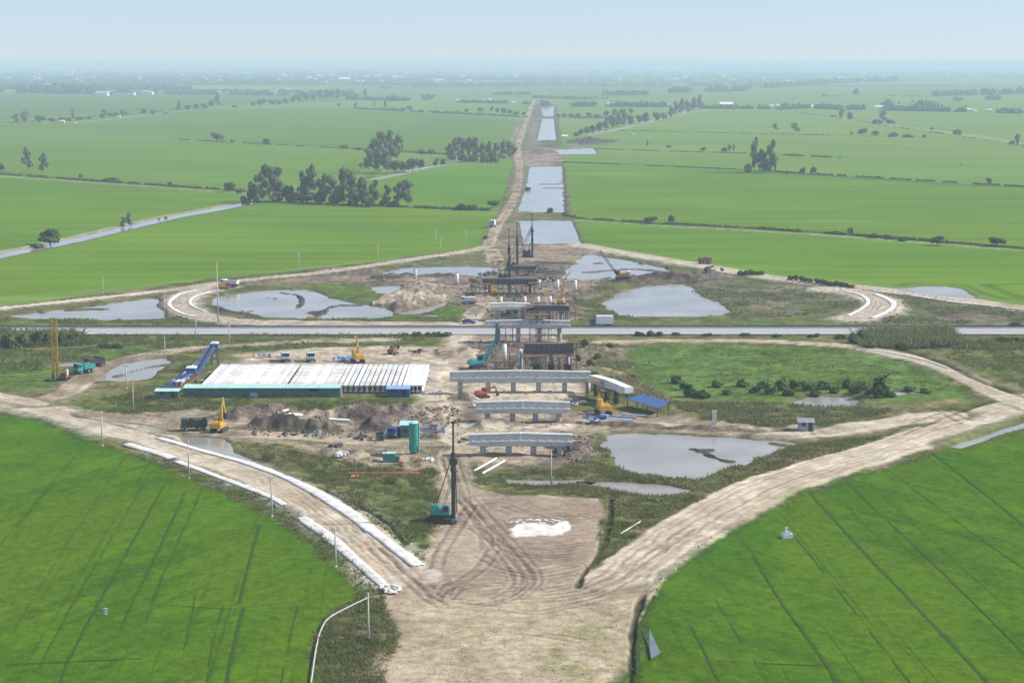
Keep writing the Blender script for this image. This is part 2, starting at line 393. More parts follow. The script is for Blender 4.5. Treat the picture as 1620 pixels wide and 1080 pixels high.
# ---- mounds and spoil heaps
def mound(px, py, rx, ry, h, col=None, seed=400, op=0.95, cls=5, lump=0.5):
    x0, y0 = G(px, py)
    idx = subset(x0 - rx * 1.6, x0 + rx * 1.6, y0 - ry * 1.6, y0 + ry * 1.6)
    x, y = GX[idx], GY[idx]
    r = np.sqrt(((x - x0) / rx) ** 2 + ((y - y0) / ry) ** 2) + 0.28 * fbm(x, y, max(2.5, rx * 0.7), 4, seed)
    w = np.clip(1 - r, 0, 1); w = w ** 0.8
    Zt[idx] += (h * w * (1 + lump * fbm(x, y, 2.6, 3, seed + 1))).astype(np.float32)
    if col is not None:
        put(idx, sstep(0.02, 0.18, w).astype(np.float32), col, 0.3, 2.5, seed + 2, 1.0, cls, op=op)
for i, (px, py, rx, ry, h, c) in enumerate([
    (655, 475, 13, 26, 2.7, (0.36, 0.29, 0.22)), (630, 488, 7, 9, 1.7, (0.34, 0.27, 0.205)), (690, 462, 12, 16, 1.8, SOIL), (655, 456, 11, 10, 1.8, (0.35, 0.29, 0.22)),
    (440, 672, 6, 9, 2.3, DARKMUD), (470, 680, 8, 6, 1.8, DARKMUD), (520, 684, 9, 5, 1.8, MUD), (560, 660, 7, 8, 2.6, DARKMUD), (610, 655, 8, 6, 1.6, MUD), (500, 664, 9, 6, 1.8, SOIL),
    (410, 678, 4, 6, 1.6, MUD), (650, 652, 9, 5, 1.9, MUD), (690, 650, 7, 5, 1.7, (0.30, 0.25, 0.21)), (540, 672, 6, 4, 1.4, MUD), (590, 676, 5, 5, 1.5, DARKMUD),
    (735, 630, 5, 5, 1.8, DARKMUD), (770, 675, 4.5, 4, 1.7, DARKMUD), (790, 671, 6, 3, 1.2, MUD), (375, 660, 8, 6, 1.7, MUD), (420, 650, 9, 7, 1.8, MUD),
    (535, 718, 5, 4, 1.1, MUD), (690, 715, 4, 4, 1.2, MUD), (680, 738, 3.5, 3, 1.1, SOIL), (665, 730, 3, 2, 1.0, SOIL), (700, 690, 4, 4, .9, MUD),
    (905, 708, 5, 6, 1.5, DARKMUD), (925, 720, 4, 5, 1.2, MUD), (165, 672, 5, 4, 1.2, MUD), (390, 448, 5, 10, 1.0, MUD), (550, 428, 13, 14, 2.0, MUD), (450, 438, 9, 8, 1.2, MUD),
    (1040, 440, 18, 10, 2.2, DARKMUD), (1110, 437, 14, 10, 2.0, MUD), (1000, 446, 10, 8, 1.6, DARKMUD), (920, 470, 9, 8, 1.6, MUD), (770, 445, 8, 8, 1.4, DARKMUD),
    (645, 432, 8, 9, 1.7, DARKMUD), (700, 436, 9, 8, 1.5, DARKMUD), (610, 440, 7, 7, 1.4, DARKMUD), (935, 225, 26, 60, 5, DARKMUD), (860, 240, 12, 30, 2.5, MUD), (870, 250, 9, 20, 2.2, (0.3, 0.22, 0.19)),
    (985, 672, 9, 3, .7, MUD), (1180, 680, 12, 4, .9, MUD), (1100, 678, 12, 3, .7, MUD), (1430, 655, 3, 2, 1.2, MUD), (1270, 676, 4, 3, .6, (0.4, .33, .26)),
    (730, 560, 8, 10, 1.3, SOIL), (850, 575, 11, 9, 1.4, DARKMUD), (800, 580, 9, 7, 1.2, MUD), (890, 575, 8, 10, 1.5, MUD), (930, 560, 12, 14, 1.8, (0.15, 0.125, 0.08)), (945, 590, 8, 9, 1.2, (0.19, .16, .09)),
    (830, 500, 10, 8, 1.4, DARKMUD), (895, 490, 9, 8, 1.2, MUD), (640, 645, 5, 3, 1.0, MUD), (385, 690, 8, 3, .9, SOIL), (345, 690, 5, 2, .8, SOIL),
    (1545, 625, 3, 5, .6, MUD), (985, 700, 3, 5, .6, OLIVE)]):
    mound(px, py, rx, ry, h, c, 400 + 5 * i)
# ragged weed banks
for i in range(130):
    x, y = rng.uniform(380, 690), rng.uniform(705, 880)
    if x < 400 + (y - 720) * 1.55: continue
    mound(x, y, rng.uniform(1.2, 3.2), rng.uniform(1.2, 3), rng.uniform(.4, .9), None, 900 + i)

# ---- dirt roads
ROADS = {
 'A': ([(-80, 632), (40, 640), (120, 660), (200, 683), (260, 699), (330, 724), (400, 748), (470, 780), (540, 822), (600, 872), (640, 912), (690, 948), (740, 965)], 9.5, 0.45),
 'B': ([(930, 952), (985, 925), (1020, 892), (1080, 848), (1150, 803), (1230, 764), (1320, 734), (1420, 705), (1510, 676), (1580, 652), (1720, 610)], 13.5, 0.45),
 'B2': ([(1220, 690), (1310, 682), (1400, 668), (1500, 655)], 9, 0.35),
 'C': ([(1640, 645), (1575, 622), (1520, 592), (1440, 566), (1360, 549), (1250, 541), (1100, 538), (950, 541)], 6.5, 0.4),
 'D': ([(10, 640), (90, 626), (140, 596), (200, 569), (290, 552), (400, 544), (500, 538), (620, 536)], 7.0, 0.4),
 'D2': ([(-80, 606), (-20, 622), (60, 638)], 6, 0.4),
 'E': ([(-90, 498), (0, 487), (160, 470), (290, 455), (400, 441), (520, 429), (640, 411), (740, 396), (775, 387)], 7.0, 0.5),
 'E1': ([(772, 389), (788, 355), (800, 338), (818, 300), (822, 262)], 5.0, 0.4),
 'E2': ([(822, 262), (818, 235), (828, 205), (838, 175), (843, 160)], 6.0, 0.4),
 'F': ([(915, 386), (1000, 402), (1100, 418), (1180, 432), (1260, 443), (1370, 454), (1480, 467), (1620, 488), (1720, 503)], 8.5, 0.5),
 'G': ([(350, 452), (320, 458), (295, 467), (284, 478), (292, 489), (325, 501), (400, 508), (560, 511), (745, 513)], 10.5, 0.6),
 'H': ([(1310, 456), (1355, 462), (1385, 472), (1398, 482), (1388, 493), (1352, 503)], 13.0, 0.6),
 'I': ([(745, 512), (750, 495), (770, 480), (765, 462), (778, 440), (785, 420), (778, 395)], 6.0, 0.2),
 'J': ([(730, 765), (715, 730), (720, 690), (700, 660), (690, 640)], 6.0, 0.15),
 'K': ([(150, 655), (260, 668), (330, 682), (480, 690), (600, 700), (700, 700)], 7.0, 0.15),
}
road_h = {}
for j, (nm, (pts, wd_, zz)) in enumerate(ROADS.items()):
    seed = 500 + 10 * j
    # shoulders and batter
    idx, w, (d, par, sd_, L) = line_mask(pts, wd_ + 5, 1.8, 1.2, 7, seed, z=zz)
    far_k = 0.6 if nm[0] in 'EF' else 0.85
    put(idx, w, (0.20, 0.17, 0.115), 0.25, 3, seed + 1, 0.9, None, WEED, op=far_k * (0.8 if nm in 'IJK' else 1))
    if nm in ('A', 'G', 'H', 'F'):
        i2, w2, _ = line_mask(pts, wd_ + 4.5, 1.6, 1.4, 4, seed + 8, z=zz)
        put(i2, w2, (0.52, 0.49, 0.44), .2, 2, seed + 9, .6, None, None, op=.35)
    lift(idx, w, zz * 0.6)
    idx, w, (d, par, sd_, L) = line_mask(pts, wd_, 0.7, 0.9, 9, seed + 2, z=zz)
    c, c2 = (TAN, SAND) if nm not in ('D', 'I', 'J', 'K', 'E2', 'E1') else (SOIL, TAN)
    if nm in 'GH': c, c2 = (0.43, 0.355, 0.275), (0.46, 0.385, 0.30)
    put(idx, w, c, 0.12, 3.0, seed + 3, 0.45, 3, c2)
    lift(idx, w, zz)
    # wheel tracks: packed strips along the road
    x, y = GX[idx], GY[idx]
    lat = d * sd_ + 0.5 * fbm(par, par * 0, 30, 2, seed + 4)
    tr = np.zeros(len(idx), np.float32)
    for q in (-0.30, -0.17, -0.04, 0.10, 0.25, 0.36):
        amp_ = 0.35 + 0.65 * vnoise(par / 35 + 50 * q, par * 0 + 3, seed + 5)
        tr += amp_ * np.exp(-((lat - q * wd_) / 0.34) ** 2)
    tr = np.clip(tr, 0, 1) * w
    Ct[idx, :3] *= (1 - 0.42 * tr)[:, None]
    Zt[idx] -= 0.10 * tr
    edge = np.exp(-((np.abs(lat) - wd_ * 0.43) / 0.7) ** 2) * w * sstep(-0.2, 0.4, fbm(x, y, 6, 3, seed + 6))
    Ct[idx, :3] = Ct[idx, :3] * (1 - 0.4 * edge[:, None]) + np.array(SAND)[None] * 0.4 * edge[:, None]

# ---- the clearing at the tip
CLEAR = [(690, 762), (735, 764), (800, 784), (945, 789), (951, 830), (942, 885), (915, 922), (960, 938), (1022, 925), (1015, 960), (1002, 1000), (985, 1130), (622, 1130), (632, 1010), (603, 948), (640, 930), (676, 890), (692, 830)]
idx, w, sd = poly_mask(CLEAR, 0.8, 0.7, 6, 700, smooth=2)
put(idx, w, (0.335, 0.265, 0.195), 0.12, 4, 701, 0.55, 6, (0.28, 0.215, 0.155))
lift(idx, w, 0.18); Zt[idx] += w * 0.05 * fbm(GX[idx], GY[idx], 3, 3, 703)
zone([(640, 950), (1010, 945), (1000, 1000), (985, 1130), (622, 1130), (632, 1010)], (0.40, 0.325, 0.225), (0.35, 0.29, 0.19), 0.9, 3, 2, 8, 0.15, 3, 0.7, None, 705)
zone([(870, 1000), (960, 990), (985, 1040), (960, 1130), (850, 1130)], (0.25, 0.235, 0.11), TAN, 0.5, 3, 3, 6, 0.2, 2, 0.9, None, 708)
zone([(700, 860), (745, 800), (800, 790), (940, 800), (900, 900), (760, 930), (700, 920)], (0.235, 0.175, 0.13), (0.30, 0.23, 0.17), 0.8, 3, 2, 8, 0.15, 3, 0.6, None, 711)
zone([(688, 845), (770, 835), (765, 900), (680, 895)], (0.36, 0.29, 0.22), None, 0.8, 2, 1.5, 6, 0.08, 3, 0.4, None, 714)
zone([(745, 600), (900, 603), (905, 628), (745, 632)], SAND, TAN, 0.75, 2, 1.5, 6, 0.1, 3, 0.5, 2, 717)
zone([(770, 675), (895, 672), (898, 683), (775, 684)], SAND, TAN, 0.9, 1.2, 1, 6, 0.1, 3, 0.5, 2, 720, z=0.5)
zone([(760, 619), (890, 617), (900, 628), (755, 630)], SAND, TAN, 0.9, 1.2, 1, 6, 0.1, 3, 0.5, 2, 723, z=0.5)
zone([(715, 668), (760, 672), (765, 710), (718, 715)], TAN, SAND, 0.7, 1.2, 1, 6, 0.1, 3, 0.5, 2, 726)
zone([(800, 838), (830, 828), (870, 832), (895, 826), (902, 840), (870, 848), (815, 850)], (0.72, 0.67, 0.60), None, 1.0, 0.4, 0.9, 2.2, 0.08, 2, 0.35, None, 729, z=0.32)
for q in ((745, 826), (766, 827)):
    zone([(q[0] - 8, q[1]), (q[0], q[1] - 5), (q[0] + 8, q[1]), (q[0], q[1] + 5)], (0.48, 0.40, 0.32), None, 0.8, 0.4, 0.5, 2, 0.05, 2, 0.4, None, 732 + q[0])
zone([(668, 905), (690, 900), (700, 918), (670, 922)], (0.5, 0.43, 0.35), None, 0.8, 0.5, 0.6, 2, 0.05, 2, 0.4, None, 735)
# wheel tracks across the clearing
TRACKS = [
 [(730, 790), (770, 835), (810, 880), (835, 910), (830, 930), (800, 950), (760, 958)], [(738, 785), (785, 835), (825, 880), (845, 905), (845, 925), (815, 948)],
 [(725, 780), (760, 830), (800, 880), (822, 915), (812, 935), (785, 950)], [(640, 915), (690, 945), (760, 955), (850, 957), (930, 945), (1000, 915), (1080, 855)],
 [(655, 910), (700, 940), (770, 948), (860, 950), (940, 938), (1000, 905)], [(700, 945), (715, 925), (760, 918), (800, 922)], [(705, 950), (725, 932), (780, 925), (815, 926)],
 [(610, 870), (650, 910), (675, 930), (690, 945)], [(590, 870), (640, 915), (680, 948), (700, 960)], [(760, 880), (800, 900), (850, 905), (910, 895)], [(800, 905), (860, 915), (920, 905)],
 [(780, 870), (760, 900), (730, 920)], [(800, 800), (830, 812), (880, 818), (930, 815)], [(790, 860), (850, 870), (920, 862)], [(770, 850), (830, 880), (900, 880)],
 [(690, 835), (730, 832), (765, 845), (770, 870)], [(860, 935), (920, 925), (970, 912)], [(760, 940), (800, 934), (835, 930)], [(860, 945), (930, 935), (1000, 900), (1090, 840)],
 [(715, 720), (728, 760), (735, 790)], [(708, 730), (720, 770), (728, 795)], [(745, 800), (700, 870), (690, 900)], [(800, 965), (850, 970), (900, 960), (960, 945)], [(820, 1000), (880, 1008), (920, 1015)]]
for i, tr_ in enumerate(TRACKS):
    for o in (-0.95, 0.95):
        idx, w, (d, par, s_, L) = line_mask(tr_, 0.75, 0.28, 0.12, 2, 760 + i, off=o)
        br = (0.35 + 0.4 * vnoise(par / 9, par * 0, 770 + i))
        Ct[idx, :3] *= (1 - 0.5 * br * w)[:, None]
        Zt[idx] -= 0.07 * w
        idx, w, (d, par, s_, L) = line_mask(tr_, 0.5, 0.2, 0.1, 2, 780 + i, off=o + (0.6 if o > 0 else -0.6))
        put(idx, w, (0.46, 0.36, 0.27), 0.1, 2, 790 + i, None, None, op=0.35)
for i, (ln, w_, c, op) in enumerate([
 ([(742, 560), (735, 590), (712, 612), (718, 650), (725, 668)], 4, TAN, .7), ([(640, 610), (700, 620), (760, 628), (900, 632)], 3.5, TAN, .6), ([(720, 545), (735, 520), (752, 500)], 7, SAND, .7),
 ([(860, 785), (905, 790)], 2, TAN, .5), ([(700, 640), (712, 668), (708, 700)], 2.2, SAND, .8), ([(560, 560), (640, 556), (720, 556)], 4, TAN, .6), ([(380, 563), (440, 560), (520, 562), (700, 570)], 4, TAN, .7),
 ([(290, 690), (400, 700), (520, 722), (600, 735)], 2.5, DRY, .5), ([(450, 700), (560, 725), (650, 728)], 3, TAN, .5), ([(350, 668), (420, 672), (560, 676)], 3, TAN, .6),
 ([(1210, 682), (1100, 676), (1000, 668), (930, 665)], 3.5, SAND, .5), ([(1500, 655), (1390, 668), (1330, 672)], 3, SAND, .6)]):
    idx, w, _ = line_mask(ln, w_, w_ * .3, .8, 6, 820 + i)
    put(idx, w, c, 0.15, 3, 830 + i, 0.6, None, op=op)
for i, ln in enumerate([[(1470, 645), (1490, 655), (1520, 672)], [(1485, 645), (1508, 655), (1540, 668)], [(1500, 650), (1440, 672), (1400, 690)], [(1560, 640), (1500, 660), (1430, 690)], [(1300, 700), (1350, 692), (1420, 680)]]):
    idx, w, _ = line_mask(ln, 0.9, .3, .3, 3, 850 + i); Ct[idx, :3] *= (1 - .45 * w)[:, None]; Zt[idx] -= .1 * w

# ---- near paddies
RICE_L = [(-90, 652), (0, 658), (60, 668), (120, 690), (165, 706), (210, 720), (250, 737), (300, 759), (350, 780), (400, 803), (440, 828), (480, 856), (520, 888), (550, 918), (569, 942), (560, 956), (530, 966), (508, 986), (497, 1010), (490, 1050), (480, 1130), (-90, 1130)]
RICE_R = [(1720, 640), (1620, 671), (1560, 690), (1480, 716), (1400, 742), (1330, 760), (1285, 781), (1220, 808), (1170, 833), (1110, 872), (1060, 912), (1030, 947), (1018, 987), (1015, 1040), (1012, 1130), (1720, 1130)]
for nm, pg, cl in (('L', RICE_L, 7), ('R', RICE_R, 8)):
    idx, w, sd = poly_mask(pg, 0.5, 0.5, 6, 600 + cl, smooth=2)
    put(idx, w, RICE, 0.09, 3.0, 610 + cl, 0.62, cl, RICE2)
    lift(idx, w, 0.12)
    x, y = GX[idx], GY[idx]
    # drill rows and spraying lanes run along the field
    ang = math.radians(66 if nm == 'L' else 122)
    across = x * math.sin(ang) - y * math.cos(ang)
    along = x * math.cos(ang) + y * math.sin(ang)
    st = fbm(across, along * 0.03, 3.2, 3, 620 + cl) * 0.11 + fbm(across, along * 0.05, 16, 3, 630 + cl) * 0.10 + fbm(across, along * 0.06, 1.3, 2, 635 + cl) * 0.12 + fbm(x, y, 2.2, 3, 637 + cl) * 0.04
    Ct[idx, :3] *= (1 + st * w)[:, None]
    yel = sstep(0.1, 0.8, fbm(across, along * 0.35, 40, 3, 640 + cl)) * w
    put(idx, yel, (0.090, 0.148, 0.004), 0.1, 3, 650, None, None, op=0.55)
    drk = sstep(0.1, 0.8, fbm(x, y, 30, 3, 660 + cl)) * w
    put(idx, drk, RICE3, 0.08, 3, 670, None, None, op=0.6)
    rim = (1 - sstep(0.2, 2.2, np.abs(sd))) * sstep(-.5, .3, fbm(x, y, 5, 3, 680 + cl))
    put(idx, rim.astype(np.float32), (0.05, 0.075, 0.03), 0.3, 2, 690, None, None, op=0.7)
zone([(300, 840), (400, 830), (470, 850), (560, 930), (490, 955), (330, 950)], (0.092, 0.150, 0.004), RICE2, 0.45, 4, 4, 12, 0.15, 2.5, None, None, 1500)
zone([(400, 970), (490, 965), (485, 1120), (370, 1120)], (0.092, 0.150, 0.004), RICE2, 0.45, 4, 4, 12, 0.15, 2.5, None, None, 1504)
zone([(1225, 810), (1290, 785), (1480, 960), (1560, 1110), (1430, 1110), (1330, 960)], (0.090, 0.148, 0.004), RICE2, 0.55, 4, 4, 14, 0.1, 3, None, None, 1508)
LANES = [([(259, 769), (193, 887), (143, 977), (105, 1051), (80, 1120)], .75, .75), ([(410, 830), (394, 890), (377, 955)], 1.0, .85), ([(384, 963), (366, 1040), (350, 1120)], 1.1, .8), ([(118, 722), (60, 790), (0, 862)], .6, .5),
 ([(322, 770), (262, 900), (230, 985)], .45, .5), ([(295, 775), (240, 890), (190, 995)], .45, .5), ([(8, 1052), (105, 1048), (235, 1042)], .7, .6), ([(268, 958), (384, 966)], .6, .45), ([(390, 962), (480, 957), (545, 955)], .6, -.25),
 ([(310, 930), (300, 990), (290, 1030)], .35, .35), ([(352, 960), (335, 1030), (325, 1120)], .35, .35), ([(200, 720), (100, 870), (20, 1000)], .4, .25), ([(240, 745), (130, 930), (60, 1060)], .35, .25), ([(470, 960), (440, 1100)], .4, .3),
 ([(1473, 716), (1545, 772), (1640, 848)], .9, .8), ([(1280, 780), (1370, 878), (1460, 972), (1590, 1110)], 1.0, .85), ([(1338, 762), (1420, 840), (1520, 935), (1660, 1075)], .5, .55), ([(1190, 880), (1238, 958), (1280, 1015), (1307, 1054), (1340, 1115)], .75, .75),
 ([(1258, 850), (1330, 940), (1400, 1030), (1470, 1120)], .4, .4), ([(1092, 990), (1115, 1035), (1150, 1110)], .7, .75), ([(1135, 1046), (1200, 1050), (1305, 1054)], .6, .6), ([(1135, 955), (1175, 1020)], .45, .4), ([(1405, 745), (1520, 830), (1640, 915)], .35, .25),
 ([(1035, 945), (1012, 1000), (1008, 1080), (1008, 1130)], 1.3, .8), ([(567, 945), (525, 968), (505, 992), (496, 1030), (486, 1130)], 1.0, .3)]
FURROWS = []
for i, (ln, w_, op) in enumerate(LANES):
    w_ = max(.42, w_ * .6); op *= .78
    idx, w, _ = line_mask(ln, w_, w_ * .3, .12, 4, 1520 + i)
    if op < 0: put(idx, w, (0.16, 0.21, 0.03), .2, 2, 1540, None, None, op=-op); continue
    put(idx, w, (0.030, 0.060, 0.014), 0.2, 2, 1550 + i, None, None, op=op * .5)
    FURROWS.append((ln, w_ * (.75 if op > .4 else .5), op))
    Zt[idx] -= 0.08 * w * op

# spraying lanes: many faint parallel lines in both near paddies
for nm, cl, ln, n0, n1, stp in (('L', 7, [(330, 640), (258, 770), (105, 1051), (40, 1170)], -22, 22, 5.2), ('R', 8, [(1150, 640), (1280, 780), (1460, 972), (1700, 1230)], -14, 16, 6.3)):
    for k_ in range(n0, n1):
        if k_ == 0: continue
        idx, w, (d, par, s_, L) = line_mask(ln, .42, .14, .15, 6, 2000 + k_, off=k_ * stp + rng.uniform(-1.2, 1.2))
        m = CLS[idx] == cl
        w = w * m * sstep(.25, .75, vnoise(par / 28 + k_ * 9.7, par * 0 + .3, 2100 + k_))
        o = rng.uniform(.18, .5)
        if rng.uniform() < .3: put(idx, w.astype(np.float32), (0.105, 0.165, 0.012), .1, 2, 2200, None, None, op=o * .8)
        else: put(idx, w.astype(np.float32), (0.034, 0.068, 0.012), .1, 2, 2200, None, None, op=o)

# ---- ditches in the weeds
for i, (ln, w_) in enumerate([([(967, 785), (966, 815), (958, 850), (945, 880), (925, 905), (913, 930)], 1.0), ([(1015, 945), (1003, 985), (1000, 1040), (995, 1130)], 0.9), ([(0, 596), (60, 593), (110, 583)], 1.6),
    ([(240, 640), (330, 648), (420, 640)], 1.0), ([(110, 655), (210, 680), (300, 705)], 1.0), ([(1410, 548), (1480, 570), (1550, 603), (1600, 622)], 2.0), ([(580, 745), (690, 755)], .8), ([(500, 770), (600, 820), (640, 860)], .6), ([(480, 760), (580, 765), (680, 770)], .8)]):
    idx, w, _ = line_mask(ln, w_, w_ * .35, .3, 4, 1600 + i)
    put(idx, w, (0.035, 0.04, 0.022), 0.3, 2, 1610 + i, None, None, op=.85); Zt[idx] -= 0.5 * w

# ---- ponds: basins dug in the sheet; the water itself is a surface of its own
WATER_Z = -0.28
PONDS = [
 ('pond', [(10, 499), (120, 487), (200, 477), (243, 471), (250, 484), (262, 500), (240, 504), (150, 503), (60, 503)], 1), ('pond', [(348, 468), (400, 461), (480, 457), (515, 470), (560, 478), (612, 486), (614, 499), (560, 503), (460, 502), (400, 500), (355, 493), (335, 479)], 1),
 ('pond', [(590, 453), (632, 451), (626, 460), (600, 462)], .6), ('pond', [(630, 494), (672, 486), (705, 476), (700, 483), (660, 495)], .4), ('pond', [(600, 432), (640, 424), (700, 421), (778, 421), (778, 433), (700, 436), (640, 434)], 1.2),
 ('pond', [(888, 439), (905, 421), (928, 403), (960, 406), (1075, 430), (1000, 437), (930, 441)], 1.2), ('pond', [(955, 479), (985, 459), (1040, 450), (1082, 449), (1105, 465), (1140, 482), (1158, 494), (1110, 499), (1030, 500), (985, 498)], 1),
 ('pond', [(955, 690), (1000, 684), (1100, 689), (1180, 693), (1255, 700), (1220, 715), (1160, 738), (1100, 754), (1030, 749), (985, 735), (968, 715)], .8), ('pond', [(805, 757), (860, 759), (920, 757), (916, 763), (860, 764), (810, 763)], .4),
 ('pond', [(930, 761), (1010, 762), (1088, 774), (1050, 782), (990, 774), (940, 767)], .5), ('pond', [(140, 604), (200, 573), (240, 567), (264, 566), (255, 580), (235, 596), (190, 601)], .8), ('pond', [(288, 690), (350, 693), (367, 714), (400, 727), (340, 718), (300, 706)], .5),
 ('pond', [(1262, 638), (1275, 627), (1350, 628), (1352, 639), (1290, 643)], .7), ('pond', [(1400, 619), (1432, 618), (1430, 623), (1405, 624)], .4), ('pond', [(1420, 456), (1500, 452), (1545, 470), (1490, 469)], 1.0), ('pond', [(96, 575), (120, 572), (118, 577), (98, 579)], .6),
 ('canal', [(822, 348), (903, 348), (917, 384), (868, 385), (830, 386)], .6), ('canal', [(838, 263), (889, 263), (890, 300), (893, 336), (818, 334), (833, 300)], 1.0), ('canal', [(858, 188), (876, 188), (880, 221), (850, 222)], 1.5),
 ('canal', [(854, 168), (876, 168), (876, 184), (860, 184)], 1.5), ('canal', [(880, 237), (938, 234), (944, 243), (886, 244)], 1.5), ('canal', [(1290, 709), (1400, 715), (1400, 717)], 0),
]
PONDS.pop()
pond_polys = []
for i, (nm, pg, wp) in enumerate(PONDS):
    idx, w, sd = poly_mask(pg, 7.0, wp * 1.9, 6 if wp < 1 else 10, 1700 + i, smooth=1 if nm == 'canal' else 2)
    put(idx, sstep(-2.2, 0.5, sd).astype(np.float32), (0.12, 0.10, 0.08), 0.25, 3, 1740 + i, 0.8, None, (0.09, 0.085, 0.05), op=.8)
    put(idx, (sstep(-7, -1.5, sd) * sstep(-.5, .4, fbm(GX[idx], GY[idx], 6, 3, 1730 + i))).astype(np.float32), (0.135, 0.112, 0.075), .25, 3, 1735, None, None, op=.55)
    b = sstep(-2.0, 1.6, sd).astype(np.float32)
    lift(idx, b, -0.95)
    Zt[idx] += 0.18 * b * fbm(GX[idx], GY[idx], 5, 3, 1780 + i)
    if i in (0, 1, 4, 5, 6, 10):
        xx, yy = GX[idx], GY[idx]
        fl = sstep(.50, .66, fbm(xx, yy * .45, 9, 4, 1790 + i)) * (sd > -1)
        if i == 6: fl *= .6
        put(idx, fl.astype(np.float32), DARKMUD if i in (1, 5) else WEED, .25, 2, 1796 + i, .8, None, MUD)
        Zt[idx] += fl.astype(np.float32) * .72
    P = GA(smooth_line(pg + [pg[0]], 2)[:-1] if nm != 'canal' else pg)
    pond_polys.append((nm, P))
# mud bars and weed islands standing out of the water
for i, (ln, w_, c) in enumerate([
   ([(1100, 709), (1112, 712), (1128, 721), (1154, 728)], 2.6, DARKMUD), ([(1108, 712), (1125, 710)], 2.0, DARKMUD), ([(445, 463), (470, 466), (478, 475), (472, 486)], 2.2, DARKMUD), ([(505, 498), (518, 487), (540, 482), (570, 482)], 2.2, DARKMUD), ([(340, 484), (360, 492), (400, 498)], 5, DARKMUD),
   ([(858, 291), (875, 291), (890, 290)], 6, MUD), ([(864, 297), (890, 297)], 7, MUD), ([(110, 490), (140, 488), (160, 488)], 6, WEED), ([(750, 421), (778, 422)], 3, MUD), ([(185, 594), (225, 582), (262, 576)], 1.2, MUD), ([(930, 430), (1000, 425), (1060, 430)], 5, MUD), ([(1225, 700), (1255, 704)], 2.0, MUD), ([(425, 470), (440, 472)], 1.5, MUD)]):
    idx, w, _ = line_mask(ln, w_, w_ * .35, .8, 4, 1830 + i)
    put(idx, w, c, .2, 3, 1840 + i, .8, None); Zt[idx] = Zt[idx] * (1 - w) + w * 0.05
# little canal on the left, and the thin ditch right of road B
CAN_LINES = [('canal', [(-90, 424), (0, 404), (120, 379), (260, 346), (330, 333), (397, 320)], 9.0), ('ditch_water', [(1510, 706), (1560, 690), (1620, 670), (1700, 645)], 2.6), ('canal', [(640, 271), (690, 262), (735, 257)], 5.0)]
for i, (nm, ln, w_) in enumerate(CAN_LINES):
    idx, w, (d, par, s_, L) = line_mask(ln, w_ + 8, 1.5, .8, 9, 1860 + i)
    put(idx, w, (0.13, 0.12, 0.07) if i != 1 else WEED, .25, 4, 1870 + i, .7, None, WEED, op=.8)
    if i == 0:
        m = np.exp(-((d * s_ - 7.5) / 1.8) ** 2) * w; put(idx, m, (0.40, 0.32, 0.23), .15, 4, 1880, .5, None)
    idx, w, _ = line_mask(ln, w_, 1.2, .6, 7, 1890 + i); lift(idx, w, -0.9)
    P = GA(smooth_line(ln, 4)); t = np.gradient(P, axis=0); t /= np.linalg.norm(t, axis=1)[:, None]; n = np.stack([-t[:, 1], t[:, 0]], 1)
    pond_polys.append((nm, np.vstack([P + n * (w_ / 2 + .6), (P - n * (w_ / 2 + .6))[::-1]])))

# ---- level bed for the highway
HW0, HW1 = G(810, 530)[1], G(810, 517.5)[1]
idx = subset(-1e9, 1e9, HW0 - 12, HW1 + 12); y = GY[idx]
w = sstep(HW0 - 8, HW0 - 1, y) * (1 - sstep(HW1 + 1, HW1 + 8, y))
Zt[idx] = Zt[idx] * (1 - w) + 0.25 * w
# girder yard pad
zone([(300, 618), (375, 572), (690, 572), (690, 622)], (0.38, 0.33, 0.28), (0.30, 0.26, 0.22), 1.0, 1.0, .6, 5, .12, 3, .5, 2, 1950, z=0.15, smooth=1)
# broken soil and patchy cover over the whole site
m = np.isin(CLS, (0, 2, 3, 5, 6)) & (GY < 1300); mx_, my_ = GX[m], GY[m]
kk = np.choose(np.searchsorted([2, 3, 5, 6], CLS[m], 'right'), [1.0, 0.9, 0.45, 1.1, 0.45])
Ct[m, :3] *= (1 + kk * (0.30 * fbm(mx_, my_, 3.2, 3, 3001) + 0.22 * fbm(mx_, my_, 1.1, 2, 3002) + 0.16 * fbm(mx_, my_, 14, 3, 3003)))[:, None]
db = sstep(.42, .75, fbm(mx_, my_, 7, 4, 3004)) * np.isin(CLS[m], (2, 5)) * .6
Ct[m, :3] = Ct[m, :3] * (1 - db[:, None]) + np.array(DARKMUD)[None] * db[:, None]
Ct[:, :3] = np.clip(Ct[:, :3], 0.01, 0.9)

def ground_z(x, y):
    """height of the ground sheet at a point"""
    r = min(max(int(np.searchsorted(row_d, y)) , 1), NR - 1)
    s = x / max(y, 230.0)
    c = min(max(int(np.searchsorted(slopes, s)), 1), NC - 1)
    return float(max(Zt[r * NC + c], Zt[(r - 1) * NC + c], Zt[r * NC + c - 1], Zt[(r - 1) * NC + c - 1]))
def gz_low(x, y):
    r = min(max(int(np.searchsorted(row_d, y)), 1), NR - 1)
    s = x / max(y, 230.0)
    c = min(max(int(np.searchsorted(slopes, s)), 1), NC - 1)
    return float(min(Zt[r * NC + c], Zt[(r - 1) * NC + c], Zt[r * NC + c - 1], Zt[(r - 1) * NC + c - 1]))

